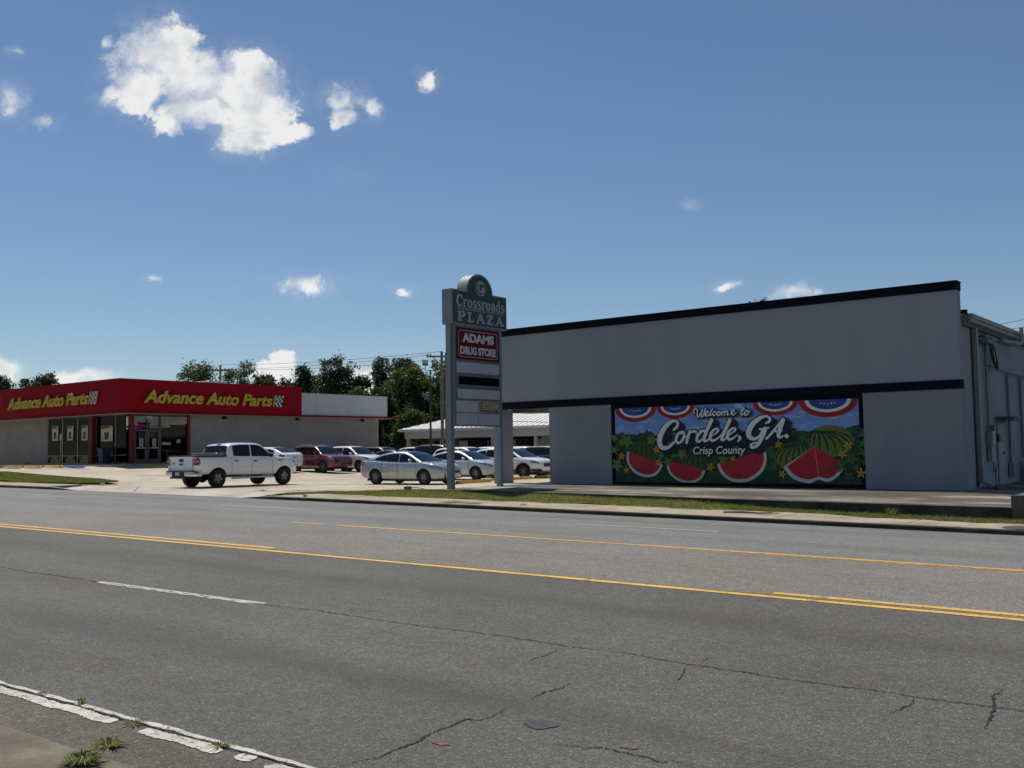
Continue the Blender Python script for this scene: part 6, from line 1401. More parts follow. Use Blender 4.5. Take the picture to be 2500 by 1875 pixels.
tree('oak_tree', 'dark understory tree left of the white roof corner', -66.8, 64.6, 4.6, 5.2, LEAF_D, 17, 11, 3.04, 0.20, 0.02, BT)
tree('oak_tree', 'bright green bushy tree at the left corner of the white roof', -61.6, 64.2, 3.6, 3.9, LEAF_M, 18, 9, 2.09, 0.18, 0.1, BT)
tree('oak_tree', 'dark tree filling the gap right of the store wall', -64.0, 60.5, 3.1, 4.1, LEAF_D, 19, 10, 2.47, 0.18, 0.0, BT)
tree('oak_tree', 'yellow-green tree top at the right edge beyond the gutter', -13.3, 77.5, 8.3, 4.1, LEAF_Y, 20, 9, 1.71, 0.18, 0.3, None, -1.5)
tree('oak_tree', 'dark tree tip showing above the navy roof cap', -35.3, 79.5, 12.35, 4.1, LEAF_D, 21, 8, 1.52, 0.2, 0.3, None, -1.5)
# far wood closing the view behind
rn = random.Random(5); V = []; Fc = []
blobs = [(-100 + i * 3.3 + rn.uniform(-1, 1), 82 + rn.uniform(-4, 6), rn.uniform(0.5, 2.6), 3.0, 2.5, 2.6) for i in range(24)]
V, Fc = foliage(blobs, 700, 30, 0.26, 77, 0.2)
me = bpy.data.meshes.new('far_wood'); me.from_pydata(V, [], Fc); me.materials.append(LEAF_D); fw_ = stuff(link('far_wood', me), 'dark mass of distant woodland behind the parking lot', 'woodland')
# clipped bushes by the mall and the house
V, Fc = foliage([(0, 0, 0.9, 1.4, 0.9, 0.95)], 60, 40, 0.11, 78, 0.10); me = bpy.data.meshes.new('leaves'); me.from_pydata(V, [], Fc); me.materials.append(LEAF_M); link('leaves', me, hb)
for i, (x, y, lab) in enumerate(((-58.6, 61.5, 'round dark bush left of the mall corner post'), (-57.2, 61.8, 'round dark bush right beside the mall corner post'))):
    b_ = thing('round_bush', lab, 'bush', (x, y, lot_z(x, y) - 0.1)); V, Fc = foliage([(0, 0, 0.9, 0.8, 0.8, 0.95)], 40, 36, 0.10, 80 + i, 0.10); me = bpy.data.meshes.new('leaves'); me.from_pydata(V, [], Fc); me.materials.append(LEAF_D); link('leaves', me, b_)

# ------------------------------------------------------------------ vehicles
CWHITE = mat_car('paint_white', (0.80, 0.80, 0.80), dirt=0.25); CPEARL = mat_car('paint_pearl', (0.80, 0.795, 0.78), dirt=0.25); CSILV = mat_car('paint_silver', (0.42, 0.43, 0.44), 0.65, rough=0.33); CSILV2 = mat_car('paint_silver_light', (0.55, 0.56, 0.57), 0.5, rough=0.33)
CRED = mat_car('paint_red', (0.13, 0.004, 0.014), 0.2, 0.2, rough=0.3); CBLK = mat_car('paint_black', (0.008, 0.009, 0.012)); CGREY = mat_car('paint_grey', (0.05, 0.055, 0.065), 0.4); CCHAR = mat_car('paint_charcoal', (0.035, 0.037, 0.04), 0.3)
CGLASS = mat('car_glass', (0.006, 0.008, 0.010), 0.04, spec=0.38, var=0.3); TYRE = mat('tyre', (0.012, 0.012, 0.012), 0.85); ALLOY = mat('alloy', (0.20, 0.20, 0.21), 0.35, 0.7); ALLOYD = mat('alloy_dark', (0.10, 0.10, 0.11), 0.35, 0.8)
PLAST = mat('black_plastic', (0.012, 0.012, 0.013), 0.6); CHROME = mat('chrome', (0.62, 0.62, 0.63), 0.12, 1.0, var=0.05); LAMPR = mat('lamp_red', (0.25, 0.012, 0.012), 0.15, coat=0.8); LAMPW = mat('lamp_clear', (0.30, 0.31, 0.32), 0.12, 0.4, coat=0.8); SEAM = mat('seam', (0.02, 0.02, 0.02), 0.8); PLATE = mat('number_plate', (0.45, 0.46, 0.46), 0.5)
WHEELS = {}
def wheel_meshes(R, style, wd=0.225):
    key = (R, style)
    if key in WHEELS: return WHEELS[key]
    rr = R * (0.63 if style != 'truck' else 0.56); h = wd / 2
    mb = MB(); mb.lathe([(rr * 0.98, -h), (rr * 1.02, -h), (R * 0.93, -h * 1.02), (R * 0.985, -h * 0.8), (R, -h * 0.4), (R, h * 0.4), (R * 0.985, h * 0.8), (R * 0.93, h * 1.02), (rr * 1.02, h), (rr * 0.98, h)], 32, 'y'); ty = mb.mesh('tyre', TYRE, 40)
    mb = MB(); mb.lathe([(rr, h * 0.9), (rr * 0.93, h * 0.92), (rr * 0.90, h * 0.55), (rr * 0.86, -h)], 32, 'y')
    n = {'ten': 10, 'truck': 5, 'five': 5}[style]
    for k in range(n):
        a = 2 * math.pi * k / n; c, s = math.cos(a), math.sin(a); w = {'ten': 0.020, 'truck': 0.075, 'five': 0.055}[style]
        def P(r, t, y): return (r * c - t * s, y, r * s + t * c)
        mb.add([P(rr * 0.18, -w, h * 0.72), P(rr * 0.92, -w * 0.8, h * 0.86), P(rr * 0.92, w * 0.8, h * 0.86), P(rr * 0.18, w, h * 0.72), P(rr * 0.18, -w, h * 0.45), P(rr * 0.92, -w * 0.8, h * 0.55), P(rr * 0.92, w * 0.8, h * 0.55), P(rr * 0.18, w, h * 0.45)], [(0, 1, 2, 3), (0, 1, 5, 4), (2, 3, 7, 6), (1, 2, 6, 5)])
    mb.lathe([(0.0, h * 0.80), (rr * 0.16, h * 0.80), (rr * 0.24, h * 0.70), (rr * 0.24, h * 0.4)], 16, 'y'); ri = mb.mesh('rim', ALLOY, 40)
    mb = MB(); mb.lathe([(0.0, h * 0.30), (rr * 0.88, h * 0.30)], 24, 'y'); hub = mb.mesh('brake_disc', mat('brake_dark', (0.03, 0.03, 0.03), 0.6, 0.5))
    WHEELS[key] = (ty, ri, hub); return WHEELS[key]
SECT = [(0.0, 0.0), (0.76, 0.0), (0.92, 0.06), (0.985, 0.24), (1.0, 0.50), (0.99, 0.70), (0.975, 0.86), (0.935, 0.965)]
class Car:
    def __init__(s, name, label, cat, loc, deg, sp, group=None):
        s.sp = sp; x, y = loc; s.o = thing(name, label, cat, (x, y, lot_z(x, y) + 0.004), rad(deg), group); s.build()
    def top(s, x): return interp(s.sp['top'], x)
    def bot(s, x): return interp(s.sp['bot'], x)
    def wid(s, x): return interp(s.sp['wid'], x)
    def roof(s, x): return interp(s.sp['roof'], x)
    def half(s, x):
        w, b, t = s.wid(x), s.bot(x), s.top(x); H = t - b
        pts = [(w * u, b + H * v) for u, v in SECT]
        cr = s.sp.get('crown', 0.035)
        return pts + [(w * 0.84, t + cr * 0.25), (w * 0.45, t + cr * 0.8), (0, t + cr)]
    def hp(s, x, f):
        p = s.half(x); f = max(0, min(len(p) - 1.001, f)); i = int(f); t = f - i
        return (p[i][0] + (p[i + 1][0] - p[i][0]) * t, p[i][1] + (p[i + 1][1] - p[i][1]) * t)
    def gsec(s, x):
        zb = s.top(x); zr = max(s.roof(x), zb + 0.002); wb = s.wid(x) * s.sp.get('gw', 0.90); k = min(1, (zr - zb) / 0.18)
        wr = wb - s.sp.get('tumble', 0.34) * (zr - zb)
        return zb, zr, wb, wr, k
    def patch(s, name, x0, x1, f0, f1, m, side, nx=8, nf=4, off=0.006, parent=None):
        mb = MB(); rows = []
        for i in range(nx + 1):
            x = x0 + (x1 - x0) * i / nx; row = []
            for j in range(nf + 1):
                a = f0 + (f1 - f0) * j / nf; yy, zz = s.hp(x, a); y2, z2 = s.hp(x, a + 0.05); y3, z3 = s.hp(x + 0.02, a)
                n = Vector((0.02, y3 - yy, z3 - zz)).cross(Vector((0, y2 - yy, z2 - zz))); n = n.normalized() if n.length > 1e-9 else Vector((0, 1, 0))
                if n.y < 0: n = -n
                row.append((x + n.x * off, (yy + n.y * off) * side, zz + n.z * off))
            rows.append(row)
        mb.loft(rows, False); return mb.build(name, m, parent or s.o, smooth=50)
    def build(s):
        sp = s.sp; x0, x1 = sp['top'][0][0], sp['top'][-1][0]; P = sp['paint']
        xs = [x0 + (x1 - x0) * (0.5 - 0.5 * math.cos(math.pi * i / 52)) for i in range(53)]
        mb = MB(); rings = []
        for x in xs:
            h = s.half(x); rings.append([(x, y, z) for y, z in h] + [(x, -y, z) for y, z in reversed(h[1:-1])])
        mb.loft(rings, True, True, True)
        me = mb.mesh('body', [P, PLAST]); body = link('body', me, s.o)
        # wheel arches
        R = sp['R']; Ra = R + sp.get('gap', 0.055); cut = MB()
        for xa in sp['axles']:
            for sd in (-1, 1):
                ring0 = []; ring1 = []
                for k in range(28):
                    a = 2 * math.pi * k / 28; ring0.append((xa + Ra * math.cos(a), sd * 0.50, R + Ra * math.sin(a) * 0.97)); ring1.append((xa + Ra * math.cos(a), sd * 1.3, R + Ra * math.sin(a) * 0.97))
                cut.loft([ring0, ring1], True, True, True)
        co = cut.build('cutter', PLAST, s.o)
        md = body.modifiers.new('arch', 'BOOLEAN'); md.operation = 'DIFFERENCE'; md.object = co; md.solver = 'EXACT'; md.material_mode = 'TRANSFER'
        dg = bpy.context.evaluated_depsgraph_get(); nm = bpy.data.meshes.new_from_object(body.evaluated_get(dg)); body.modifiers.clear(); body.data = nm; nm.name = 'body'
        nm.polygons.foreach_set('use_smooth', [True] * len(nm.polygons)); nm.set_sharp_from_angle(angle=rad(32)); bpy.data.objects.remove(co)
        # cabin
        gx0, gx1 = sp['roof'][0][0], sp['roof'][-1][0]; rows = []
        for i in range(41):
            x = gx0 + (gx1 - gx0) * i / 40; zb, zr, wb, wr, k = s.gsec(x)
            h = [(wb, zb - 0.05), (wb, zb), ((wb + wr) / 2 + 0.008, (zb + zr) / 2 - 0.04 * k), (wr + 0.014, zr - 0.085 * k), (wr - 0.045 * k, zr - 0.028 * k), (wr * 0.55, zr - 0.006 * k), (0, zr)]
            rows.append([(x, y, z) for y, z in h] + [(x, -y, z) for y, z in reversed(h[:-1])])
        mb = MB(); mb.loft(rows, False, False, False); cab = mb.build('cabin', P, s.o, smooth=45)
        def side_y(x, z):
            zb, zr, wb, wr, k = s.gsec(x); zt = zr - 0.085 * k; t = max(0, min(1, (z - zb) / max(zt - zb, 1e-4))); return wb + (wr + 0.014 - wb) * t + 0.012 * math.sin(math.pi * t)
        for (a, b) in sp['win']:
            for sd in (-1, 1):
                rows = []
                for i in range(15):
                    x = a + (b - a) * i / 14; zb, zr, wb, wr, k = s.gsec(x); lo = zb + 0.035; hi = zr - 0.085 * k - sp.get('wtop', 0.025)
                    if hi - lo < 0.02: hi = lo + 0.004
                    rows.append([(x, sd * (side_y(x, z) + 0.009), z) for z in (lo, lo + (hi - lo) * 0.5, hi)])
                mb = MB(); mb.loft(rows, False); w = mb.build('side_window', CGLASS, s.o, smooth=60)
        for nme, (a, b) in (('windshield', sp['ws']), ('rear_window', sp['rw'])):
            rows = []; front = nme == 'windshield'
            for i in range(9):
                x = a + (b - a) * i / 8; zb, zr, wb, wr, k = s.gsec(x); d = 0.010 if front else -0.010; yy = (wr - 0.045 * k) * 0.97
                rows.append([(x + d, y * yy, (zr - 0.028 * k * abs(y) ** 3) + 0.008) for y in (-1, -0.6, -0.3, 0, 0.3, 0.6, 1)])
            mb = MB(); mb.loft(rows, False); mb.build(nme, CGLASS, s.o, smooth=60)
        # wheels
        ty, ri, hub = wheel_meshes(R, sp.get('rim', 'ten'), sp.get('tw', 0.225))
        for xa in sp['axles']:
            for sd in (-1, 1):
                w = link('wheel', ty, s.o, (xa, sd * (s.wid(xa) - 0.115), R), (0, random.uniform(0, 1), 0 if sd > 0 else math.pi)); link('rim', ri, w); link('brake_disc', hub, w)
        mb = MB(); mb.box(x0 + 0.35, x1 - 0.35, -0.6, 0.6, s.bot(0) - 0.05, s.bot(0) + 0.12); mb.build('underbody', PLAST, s.o)
        if sp.get('lite'): return
        # seams, handles, mirrors
        for x in sp['doors']:
            for sd in (-1, 1): s.patch('door_seam', x - 0.008, x + 0.008, 1.9, 7.2, SEAM, sd, 1, 10, 0.004)
        for x in sp['handles']:
            for sd in (-1, 1):
                yy, zz = s.hp(x, 5.5)
                mb = MB(); mb.bevbox(x - 0.10, x + 0.10, sd * yy - 0.035, sd * yy + 0.035, zz - 0.02, zz + 0.022, 0.012); mb.build('door_handle', sp.get('handle', P), s.o)
        xm = sp['mirror']; zb, zr, wb, wr, k = s.gsec(xm)
        for sd in (-1, 1):
            mb = MB(); rings = []; ms = sp.get('msize', 1.0)
            for u, r in ((0, 0.35), (0.05, 0.85), (0.12, 1.0), (0.19, 0.9), (0.225, 0.5)):
                rings.append([(xm + 0.055 * math.cos(q) * r * ms - 0.02, sd * (wb + 0.02 + u * ms), zb + 0.10 + 0.075 * math.sin(q) * r * ms) for q in [2 * math.pi * j / 12 for j in range(12)]])
            mb.loft(rings, True, True, True); mb.build('mirror', sp.get('mcol', P), s.o, smooth=50)
        # lamps
        for sd in (-1, 1):
            a, b, f0, f1 = sp['head']; s.patch('headlight', a, b, f0, f1, LAMPW, sd, 8, 4, 0.010)
            a, b, f0, f1 = sp['tail']; s.patch('taillight', a, b, f0, f1, LAMPR, sd, 6, 4, 0.010)
        # front: grille, intake, plate
        gy, gz0, gz1 = sp['grille']; fx_ = x1
        mb = MB(); mb.bevbox(fx_ - 0.10, fx_ + 0.012, -gy, gy, gz0, gz1, 0.02); g = mb.build('grille', PLAST, s.o)
        if sp.get('bars'):
            mb = MB()
            for k in range(sp['bars']): z = gz0 + (gz1 - gz0) * (k + 0.7) / (sp['bars'] + 0.4); mb.box(fx_ + 0.012, fx_ + 0.022, -gy * 0.94, gy * 0.94, z - 0.014, z + 0.014)
            mb.build('grille_bars', CHROME, g)
        mb = MB(); iy, iz0, iz1 = sp['intake']; mb.bevbox(fx_ - 0.16, fx_ - 0.02, -iy, iy, iz0, iz1, 0.02); mb.build('air_intake', PLAST, s.o)
        mb = MB(); mb.box(x0 - 0.012, x0 + 0.03, -0.16, 0.16, sp['rplate'], sp['rplate'] + 0.15); mb.build('number_plate', PLATE, s.o)
        if sp.get('fplate'): MB().box(fx_ + 0.014, fx_ + 0.03, -0.16, 0.16, sp['fplate'], sp['fplate'] + 0.11).build('number_plate', PLATE, s.o)
        if sp.get('rails'):
            ra, rb = sp['rails']
            for sd in (-1, 1):
                pts = []
                for i in range(9):
                    x = ra + (rb - ra) * i / 8; zb, zr, wb, wr, k = s.gsec(x); pts.append((x, sd * (wr - 0.05), zr - 0.02 + 0.06 * math.sin(math.pi * i / 8) ** 0.4))
                MB().tube(pts, 0.02, 6).build('roof_rail', CHROME, s.o)
        if sp.get('cladding'):
            for xa in sp['axles']:
                for sd in (-1, 1):
                    rows = []
                    for k in range(21):
                        a = math.pi * (-0.08 + 1.16 * k / 20); x = xa + math.cos(a)
                        rows.append([(xa + r * math.cos(a), sd * (s.wid(xa) + yo), R + r * math.sin(a) * 0.97) for r, yo in ((Ra - 0.005, -0.05), (Ra - 0.005, 0.014), (Ra + 0.055, 0.012), (Ra + 0.06, -0.05))])
                    mb = MB(); mb.loft(rows, False); mb.build('arch_trim', PLAST, s.o, smooth=40)
            for sd in (-1, 1): s.patch('sill_trim', sp['axles'][0] + Ra, sp['axles'][1] - Ra, 1.2, 3.0, PLAST, sd, 6, 3, 0.012)
            s.patch('bumper_trim', x1 - 0.45, x1 - 0.01, 1.2, 3.2, PLAST, 1, 5, 3, 0.012); s.patch('bumper_trim', x1 - 0.45, x1 - 0.01, 1.2, 3.2, PLAST, -1, 5, 3, 0.012)

def sedan(paint, **kw):
    d = dict(paint=paint, R=0.335, axles=(-1.39, 1.385),
        top=[(-2.47, 0.72), (-2.44, 0.93), (-2.36, 1.015), (-2.0, 1.06), (-1.6, 1.055), (-0.9, 1.0), (0.0, 0.965), (0.8, 0.955), (1.15, 0.975), (1.5, 0.935), (1.9, 0.865), (2.15, 0.79), (2.30, 0.69), (2.37, 0.56)],
        bot=[(-2.47, 0.46), (-2.35, 0.34), (-2.0, 0.24), (0, 0.20), (1.9, 0.21), (2.2, 0.24), (2.37, 0.30)],
        wid=[(-2.47, 0.60), (-2.42, 0.72), (-2.30, 0.82), (-2.0, 0.885), (-1.4, 0.91), (0, 0.915), (1.4, 0.91), (1.85, 0.875), (2.12, 0.80), (2.28, 0.68), (2.37, 0.50)],
        roof=[(-2.02, 1.07), (-1.65, 1.19), (-1.2, 1.345), (-0.75, 1.435), (-0.2, 1.465), (0.15, 1.445), (0.55, 1.32), (0.95, 1.12), (1.22, 0.985)],
        ws=(0.24, 1.16), rw=(-1.90, -0.95), win=[(-1.45, -0.83), (-0.80, -0.13), (-0.05, 0.92)], doors=(-1.02, -0.09, 0.98), handles=(-0.86, 0.10), mirror=0.72,
        head=(1.72, 2.27, 5.6, 7.4), tail=(-2.40, -2.08, 5.3, 6.9), grille=(0.42, 0.50, 0.60), intake=(0.60, 0.28, 0.47), rplate=0.74, fplate=0.36, rim='ten')
    d.update(kw); return d
def suv(paint, **kw):
    d = dict(paint=paint, R=0.36, axles=(-1.36, 1.365), gap=0.06,
        top=[(-2.28, 0.80), (-2.26, 1.02), (-2.15, 1.12), (-1.5, 1.13), (-0.6, 1.09), (0.4, 1.065), (0.95, 1.08), (1.25, 1.075), (1.6, 1.04), (1.95, 0.98), (2.18, 0.88), (2.28, 0.74), (2.32, 0.62)],
        bot=[(-2.28, 0.50), (-2.1, 0.36), (-1.7, 0.27), (0, 0.24), (1.8, 0.25), (2.1, 0.29), (2.32, 0.36)],
        wid=[(-2.28, 0.74), (-2.22, 0.82), (-2.05, 0.885), (-1.4, 0.92), (0, 0.92), (1.4, 0.92), (1.8, 0.89), (2.1, 0.82), (2.26, 0.70), (2.32, 0.58)],
        roof=[(-2.24, 1.13), (-2.12, 1.33), (-1.92, 1.52), (-1.6, 1.61), (-0.9, 1.66), (-0.1, 1.66), (0.25, 1.61), (0.65, 1.43), (1.0, 1.20), (1.22, 1.09)],
        ws=(0.32, 1.16), rw=(-2.22, -1.96), win=[(-1.95, -1.20), (-1.15, -0.30), (-0.22, 0.90)], doors=(-1.12, -0.25, 0.95), handles=(-0.98, -0.08), mirror=0.72,
        head=(1.80, 2.24, 5.4, 6.9), tail=(-2.22, -1.95, 5.0, 6.9), grille=(0.44, 0.58, 0.80), bars=4, intake=(0.62, 0.34, 0.50), rplate=0.86, rim='ten', tumble=0.28)
    d.update(kw); return d
PK_ = dict(paint=CWHITE, R=0.40, axles=(-1.84, 1.84), gap=0.085, rim='truck', tw=0.26, crown=0.02, gw=0.915, tumble=0.24, wtop=0.02,
    top=[(-2.985, 1.335), (-2.97, 1.35), (-1.30, 1.335), (-1.2, 1.325), (0.2, 1.29), (1.15, 1.285), (1.45, 1.285), (2.0, 1.24), (2.45, 1.17), (2.68, 1.06), (2.76, 0.90)],
    bot=[(-2.985, 0.62), (-2.6, 0.58), (-1.3, 0.50), (1.2, 0.48), (2.2, 0.50), (2.6, 0.52), (2.76, 0.56)],
    wid=[(-2.985, 0.955), (-2.95, 0.985), (-2.5, 1.0), (0, 1.0), (1.9, 1.0), (2.35, 0.965), (2.6, 0.90), (2.72, 0.80), (2.76, 0.72)],
    roof=[(-1.34, 1.34), (-1.27, 1.55), (-1.16, 1.82), (-0.98, 1.90), (-0.4, 1.945), (0.3, 1.935), (0.60, 1.87), (0.95, 1.62), (1.28, 1.38), (1.42, 1.29)],
    ws=(0.62, 1.36), rw=(-1.325, -1.17), win=[(-0.98, -0.06), (0.02, 1.08)], doors=(-1.12, -0.02, 1.15), handles=(-0.88, 0.16), handle=PLAST, mirror=0.98, msize=1.35, mcol=PLAST,
    head=(2.40, 2.70, 4.8, 6.8), tail=(-2.97, -2.76, 4.4, 6.2), grille=(0.62, 0.72, 0.98), bars=3, intake=(0.7, 0.52, 0.66), rplate=0.56)
pk = Car('pickup_truck', 'white crew cab pickup truck turning into the lot from the road', 'pickup truck', (-37.37, 27.66), 92, PK_)
# bed, tailgate and trim of the pickup
o = pk.o
mb = MB(); mb.box(-2.95, -1.36, -0.93, 0.93, 1.362, 1.372); mb.build('bed_liner', PLAST, o)
for sd in (-1, 1): MB().bevbox(-2.96, -1.34, sd * 0.93 - 0.05, sd * 0.93 + 0.05, 1.345, 1.395, 0.015).build('bed_rail_cap', PLAST, o)
MB().bevbox(-2.985, -2.90, -0.88, 0.88, 1.345, 1.39, 0.015).build('tailgate_cap', PLAST, o)
mb = MB(); mb.bevbox(-1.85, -1.40, -0.86, 0.86, 1.37, 1.475, 0.03); tx = mb.build('tool_box', mat('box_alu', (0.30, 0.30, 0.30), 0.35, 0.7), o); MB().bevbox(-1.87, -1.385, -0.885, 0.885, 1.476, 1.50, 0.012).build('lid', mat('box_lid', (0.42, 0.42, 0.41), 0.35, 0.6), tx)
tg = MB().box(-2.992, -2.986, -0.77, 0.77, 0.70, 1.33).build('tailgate', CWHITE, o)
mb = MB()
for yy in (-0.775, 0.775): mb.box(-2.996, -2.985, yy - 0.006, yy + 0.006, 0.68, 1.34)
mb.box(-2.996, -2.985, -0.77, 0.77, 0.685, 0.698); mb.build('tailgate_seam', SEAM, tg)
MB().bevbox(-3.012, -2.992, -0.14, 0.14, 1.13, 1.25, 0.0).build('tailgate_handle', PLAST, tg)
mb = MB(); mb.lathe([(0.0, -3.012), (0.11, -3.012), (0.125, -3.004), (0.13, -2.992)], 24, 'x'); eb = mb.build('emblem', mat('emblem_blue', (0.03, 0.06, 0.18), 0.3), tg); eb.location = (0, 0, 1.03); eb.scale = (1, 1, 0.42)
mb = MB(); mb.lathe([(0.125, -3.006), (0.145, -3.010), (0.15, -2.992)], 24, 'x'); eb2 = mb.build('emblem_rim', CHROME, tg); eb2.location = (0, 0, 1.03); eb2.scale = (1, 1, 0.45)
mb = MB(); mb.box(-2.996, -2.992, 0.42, 0.66, 1.06, 1.09); mb.box(-2.996, -2.992, 0.46, 0.62, 1.00, 1.02); mb.build('badge', PLAST, tg)
for sd in (-1, 1):
    mb = MB(); mb.bevbox(-3.0, -2.80, sd * 0.885 - 0.085, sd * 0.885 + 0.125, 0.98, 1.30, 0.03) if sd > 0 else mb.bevbox(-3.0, -2.80, -1.010, -0.80, 0.98, 1.30, 0.03)
    tl = mb.build('taillight_cluster', LAMPR, o); MB().bevbox(-3.004, -2.83, (0.82 if sd > 0 else -1.014), (1.014 if sd > 0 else -0.82), 1.12, 1.17, 0.0).build('reverse_lamp', mat('lamp_pale', (0.4, 0.36, 0.34), 0.2), tl)
bp = MB(); rings = []
for yy, xx in ((-1.0, -2.88), (-0.97, -3.05), (-0.8, -3.12), (0, -3.14), (0.8, -3.12), (0.97, -3.05), (1.0, -2.88)):
    rings.append([(xx, yy, 0.52), (xx - 0.02, yy, 0.60), (xx - 0.02, yy, 0.70), (xx + 0.03, yy, 0.735), (xx + 0.2, yy, 0.735), (xx + 0.2, yy, 0.52)])
bp.loft(rings, True, True, True); bmp = bp.build('rear_bumper', CHROME, o, smooth=40)
MB().box(-3.17, -3.13, -0.40, 0.42, 0.50, 0.72).build('plate_recess', PLAST, bmp); MB().box(-3.178, -3.171, -0.13, 0.17, 0.545, 0.69).build('number_plate', PLATE, bmp)
MB().box(-3.10, -2.90, -0.96, 0.96, 0.736, 0.752).build('step_pad', PLAST, bmp); MB().box(-3.2, -2.9, -0.5, 0.5, 0.42, 0.50).build('tow_hitch', PLAST, o)
for sd in (-1, 1):
    MB().tube([(-1.15, sd * 0.98, 0.40), (-1.05, sd * 1.04, 0.40), (1.1, sd * 1.04, 0.40), (1.2, sd * 0.98, 0.40)], 0.05, 10).build('running_board', CHROME, o, smooth=50)
    MB().box(1.46, 1.74, sd * 1.005 - 0.006, sd * 1.005 + 0.006, 1.12, 1.145).build('badge', PLAST, o)
mb = MB(); mb.lathe([(0.16, -0.1), (0.34, -0.1), (0.37, 0.0), (0.34, 0.1), (0.16, 0.1)], 20, 'z', (-2.45, 0.0, 0.52)); mb.build('spare_wheel', TYRE, o)
mb = MB(); mb.tube([(-1.4, -0.35, 0.42), (-2.3, -0.55, 0.42), (-2.62, -0.80, 0.42)], 0.06, 8); mb.build('exhaust', PLAST, o)
mb = MB(); mb.tube([(-1.84, -0.8, 0.40), (-1.84, 0.8, 0.40)], 0.09, 10); mb.tube([(1.84, -0.8, 0.40), (1.84, 0.8, 0.40)], 0.07, 10); mb.lathe([(0.0, -0.18), (0.16, -0.12), (0.2, 0), (0.16, 0.12), (0, 0.18)], 12, 'y', (-1.84, 0.1, 0.40)); mb.build('axle', PLAST, o)
MB().box(-0.10, 0.10, -0.14, 0.14, 1.925, 1.950).build('brake_lamp', mat('lamp_smoke', (0.10, 0.09, 0.09), 0.3), o).location.x = -1.02

PL = 'cars parked in the lot'
Car('silver_sedan', 'silver sedan parked side-on behind the verge left of the sign post', 'car', (-30.9, 32.2), 4, sedan(CSILV))
Car('silver_sedan', 'bright silver sedan parked behind both posts of the plaza sign', 'car', (-32.65, 37.84), 2, sedan(CSILV2, fplate=None), PL)
Car('red_suv', 'dark red sport utility vehicle with chrome grille by the store wall', 'car', (-47.72, 41.54), -4, suv(CRED, rails=(-1.7, 0.1)), PL)
Car('white_suv', 'white crossover right beside the dark red one', 'car', (-47.7, 44.34), 0, suv(CPEARL, R=0.37, bars=0), PL)
hatch = sedan(CWHITE, roof=[(-2.30, 1.06), (-1.95, 1.20), (-1.3, 1.40), (-0.75, 1.465), (-0.1, 1.48), (0.2, 1.45), (0.6, 1.31), (0.95, 1.13), (1.22, 0.985)], rw=(-2.15, -1.15), win=[(-1.5, -0.86), (-0.80, -0.10), (-0.02, 0.9)])
Car('white_hatchback', 'white liftback seen from behind, half hidden by the pickup', 'car', (-49.9, 39.2), 180, hatch, PL)
xt = suv(CWHITE, R=0.35, axles=(-1.33, 1.335), cladding=True, rim='five', bars=0, roof=[(-2.20, 1.08), (-2.05, 1.28), (-1.8, 1.44), (-1.4, 1.53), (-0.8, 1.575), (-0.1, 1.57), (0.25, 1.52), (0.65, 1.35), (1.0, 1.16), (1.25, 1.04)],
    top=[(-2.20, 0.80), (-2.17, 1.0), (-2.05, 1.08), (-1.5, 1.08), (-0.6, 1.05), (0.4, 1.02), (0.95, 1.035), (1.25, 1.03), (1.6, 1.0), (1.95, 0.94), (2.16, 0.86), (2.24, 0.74), (2.27, 0.60)],
    bot=[(-2.20, 0.50), (-2.0, 0.38), (-1.7, 0.29), (0, 0.27), (1.8, 0.28), (2.1, 0.31), (2.27, 0.38)], wid=[(-2.20, 0.72), (-2.1, 0.82), (-1.9, 0.87), (-1.3, 0.90), (0, 0.90), (1.3, 0.90), (1.75, 0.88), (2.05, 0.80), (2.2, 0.68), (2.27, 0.55)], head=(1.78, 2.20, 5.2, 6.5), ws=(0.32, 1.18), rw=(-2.18, -1.88), win=[(-1.85, -1.15), (-1.10, -0.28), (-0.2, 0.92)], grille=(0.36, 0.58, 0.76))
Car('white_crossover', 'white crossover with black wheel arch trim seen between sign post and grey wall', 'car', (-31.94, 40.81), 2, xt, PL)
L_ = dict(lite=True)
Car('white_suv', 'white crossover whose roof shows right of the sign, behind the bright silver sedan', 'car', (-37.0, 43.3), 0, suv(CPEARL, **L_), PL)
Car('dark_truck', 'tall dark sport utility vehicle with sunlit windshield seen between the sign posts', 'car', (-41.6, 46.4), 0, suv(CBLK, roof=[(-2.24, 1.13), (-2.18, 1.45), (-2.05, 1.70), (-1.6, 1.80), (-0.9, 1.83), (-0.1, 1.82), (0.25, 1.76), (0.65, 1.52), (1.0, 1.24), (1.22, 1.09)], **L_), PL)
Car('white_van', 'white vehicle roof between the right sign post and the dark vehicle', 'car', (-40.6, 50.6), 0, suv(CWHITE, **L_), PL)
Car('white_sedan', 'white car roofs behind the crossover left of the grey wall', 'car', (-37.6, 49.9), 0, suv(CWHITE, **L_), PL)
Car('grey_pickup', 'dark grey pickup bed behind the crossover left of the grey wall', 'car', (-34.6, 46.6), 180, suv(CCHAR, **L_), PL)
Car('black_sedan', 'black car right behind the white crossover near the store wall', 'car', (-46.6, 47.2), 0, sedan(CBLK, **L_), PL)
Car('black_wagon', 'black wagon with silver roof line at the end of the store wall', 'car', (-50.3, 49.6), 0, suv(CGREY, rails=(-1.7, 0.1), **L_), PL)
Car('white_suv', 'white sport utility vehicle with dark windows under the mall corner post', 'car', (-48.9, 52.3), 0, suv(CWHITE, **L_), PL)
Car('black_sedan', 'black car left of the floodlight pole base behind the silver sedan', 'car', (-42.7, 48.4), 0, sedan(CBLK, **L_), PL)
Car('grey_sedan', 'dark grey car with light roof beyond the floodlight pole', 'car', (-46.4, 55.3), 0, sedan(CGREY, **L_), PL)

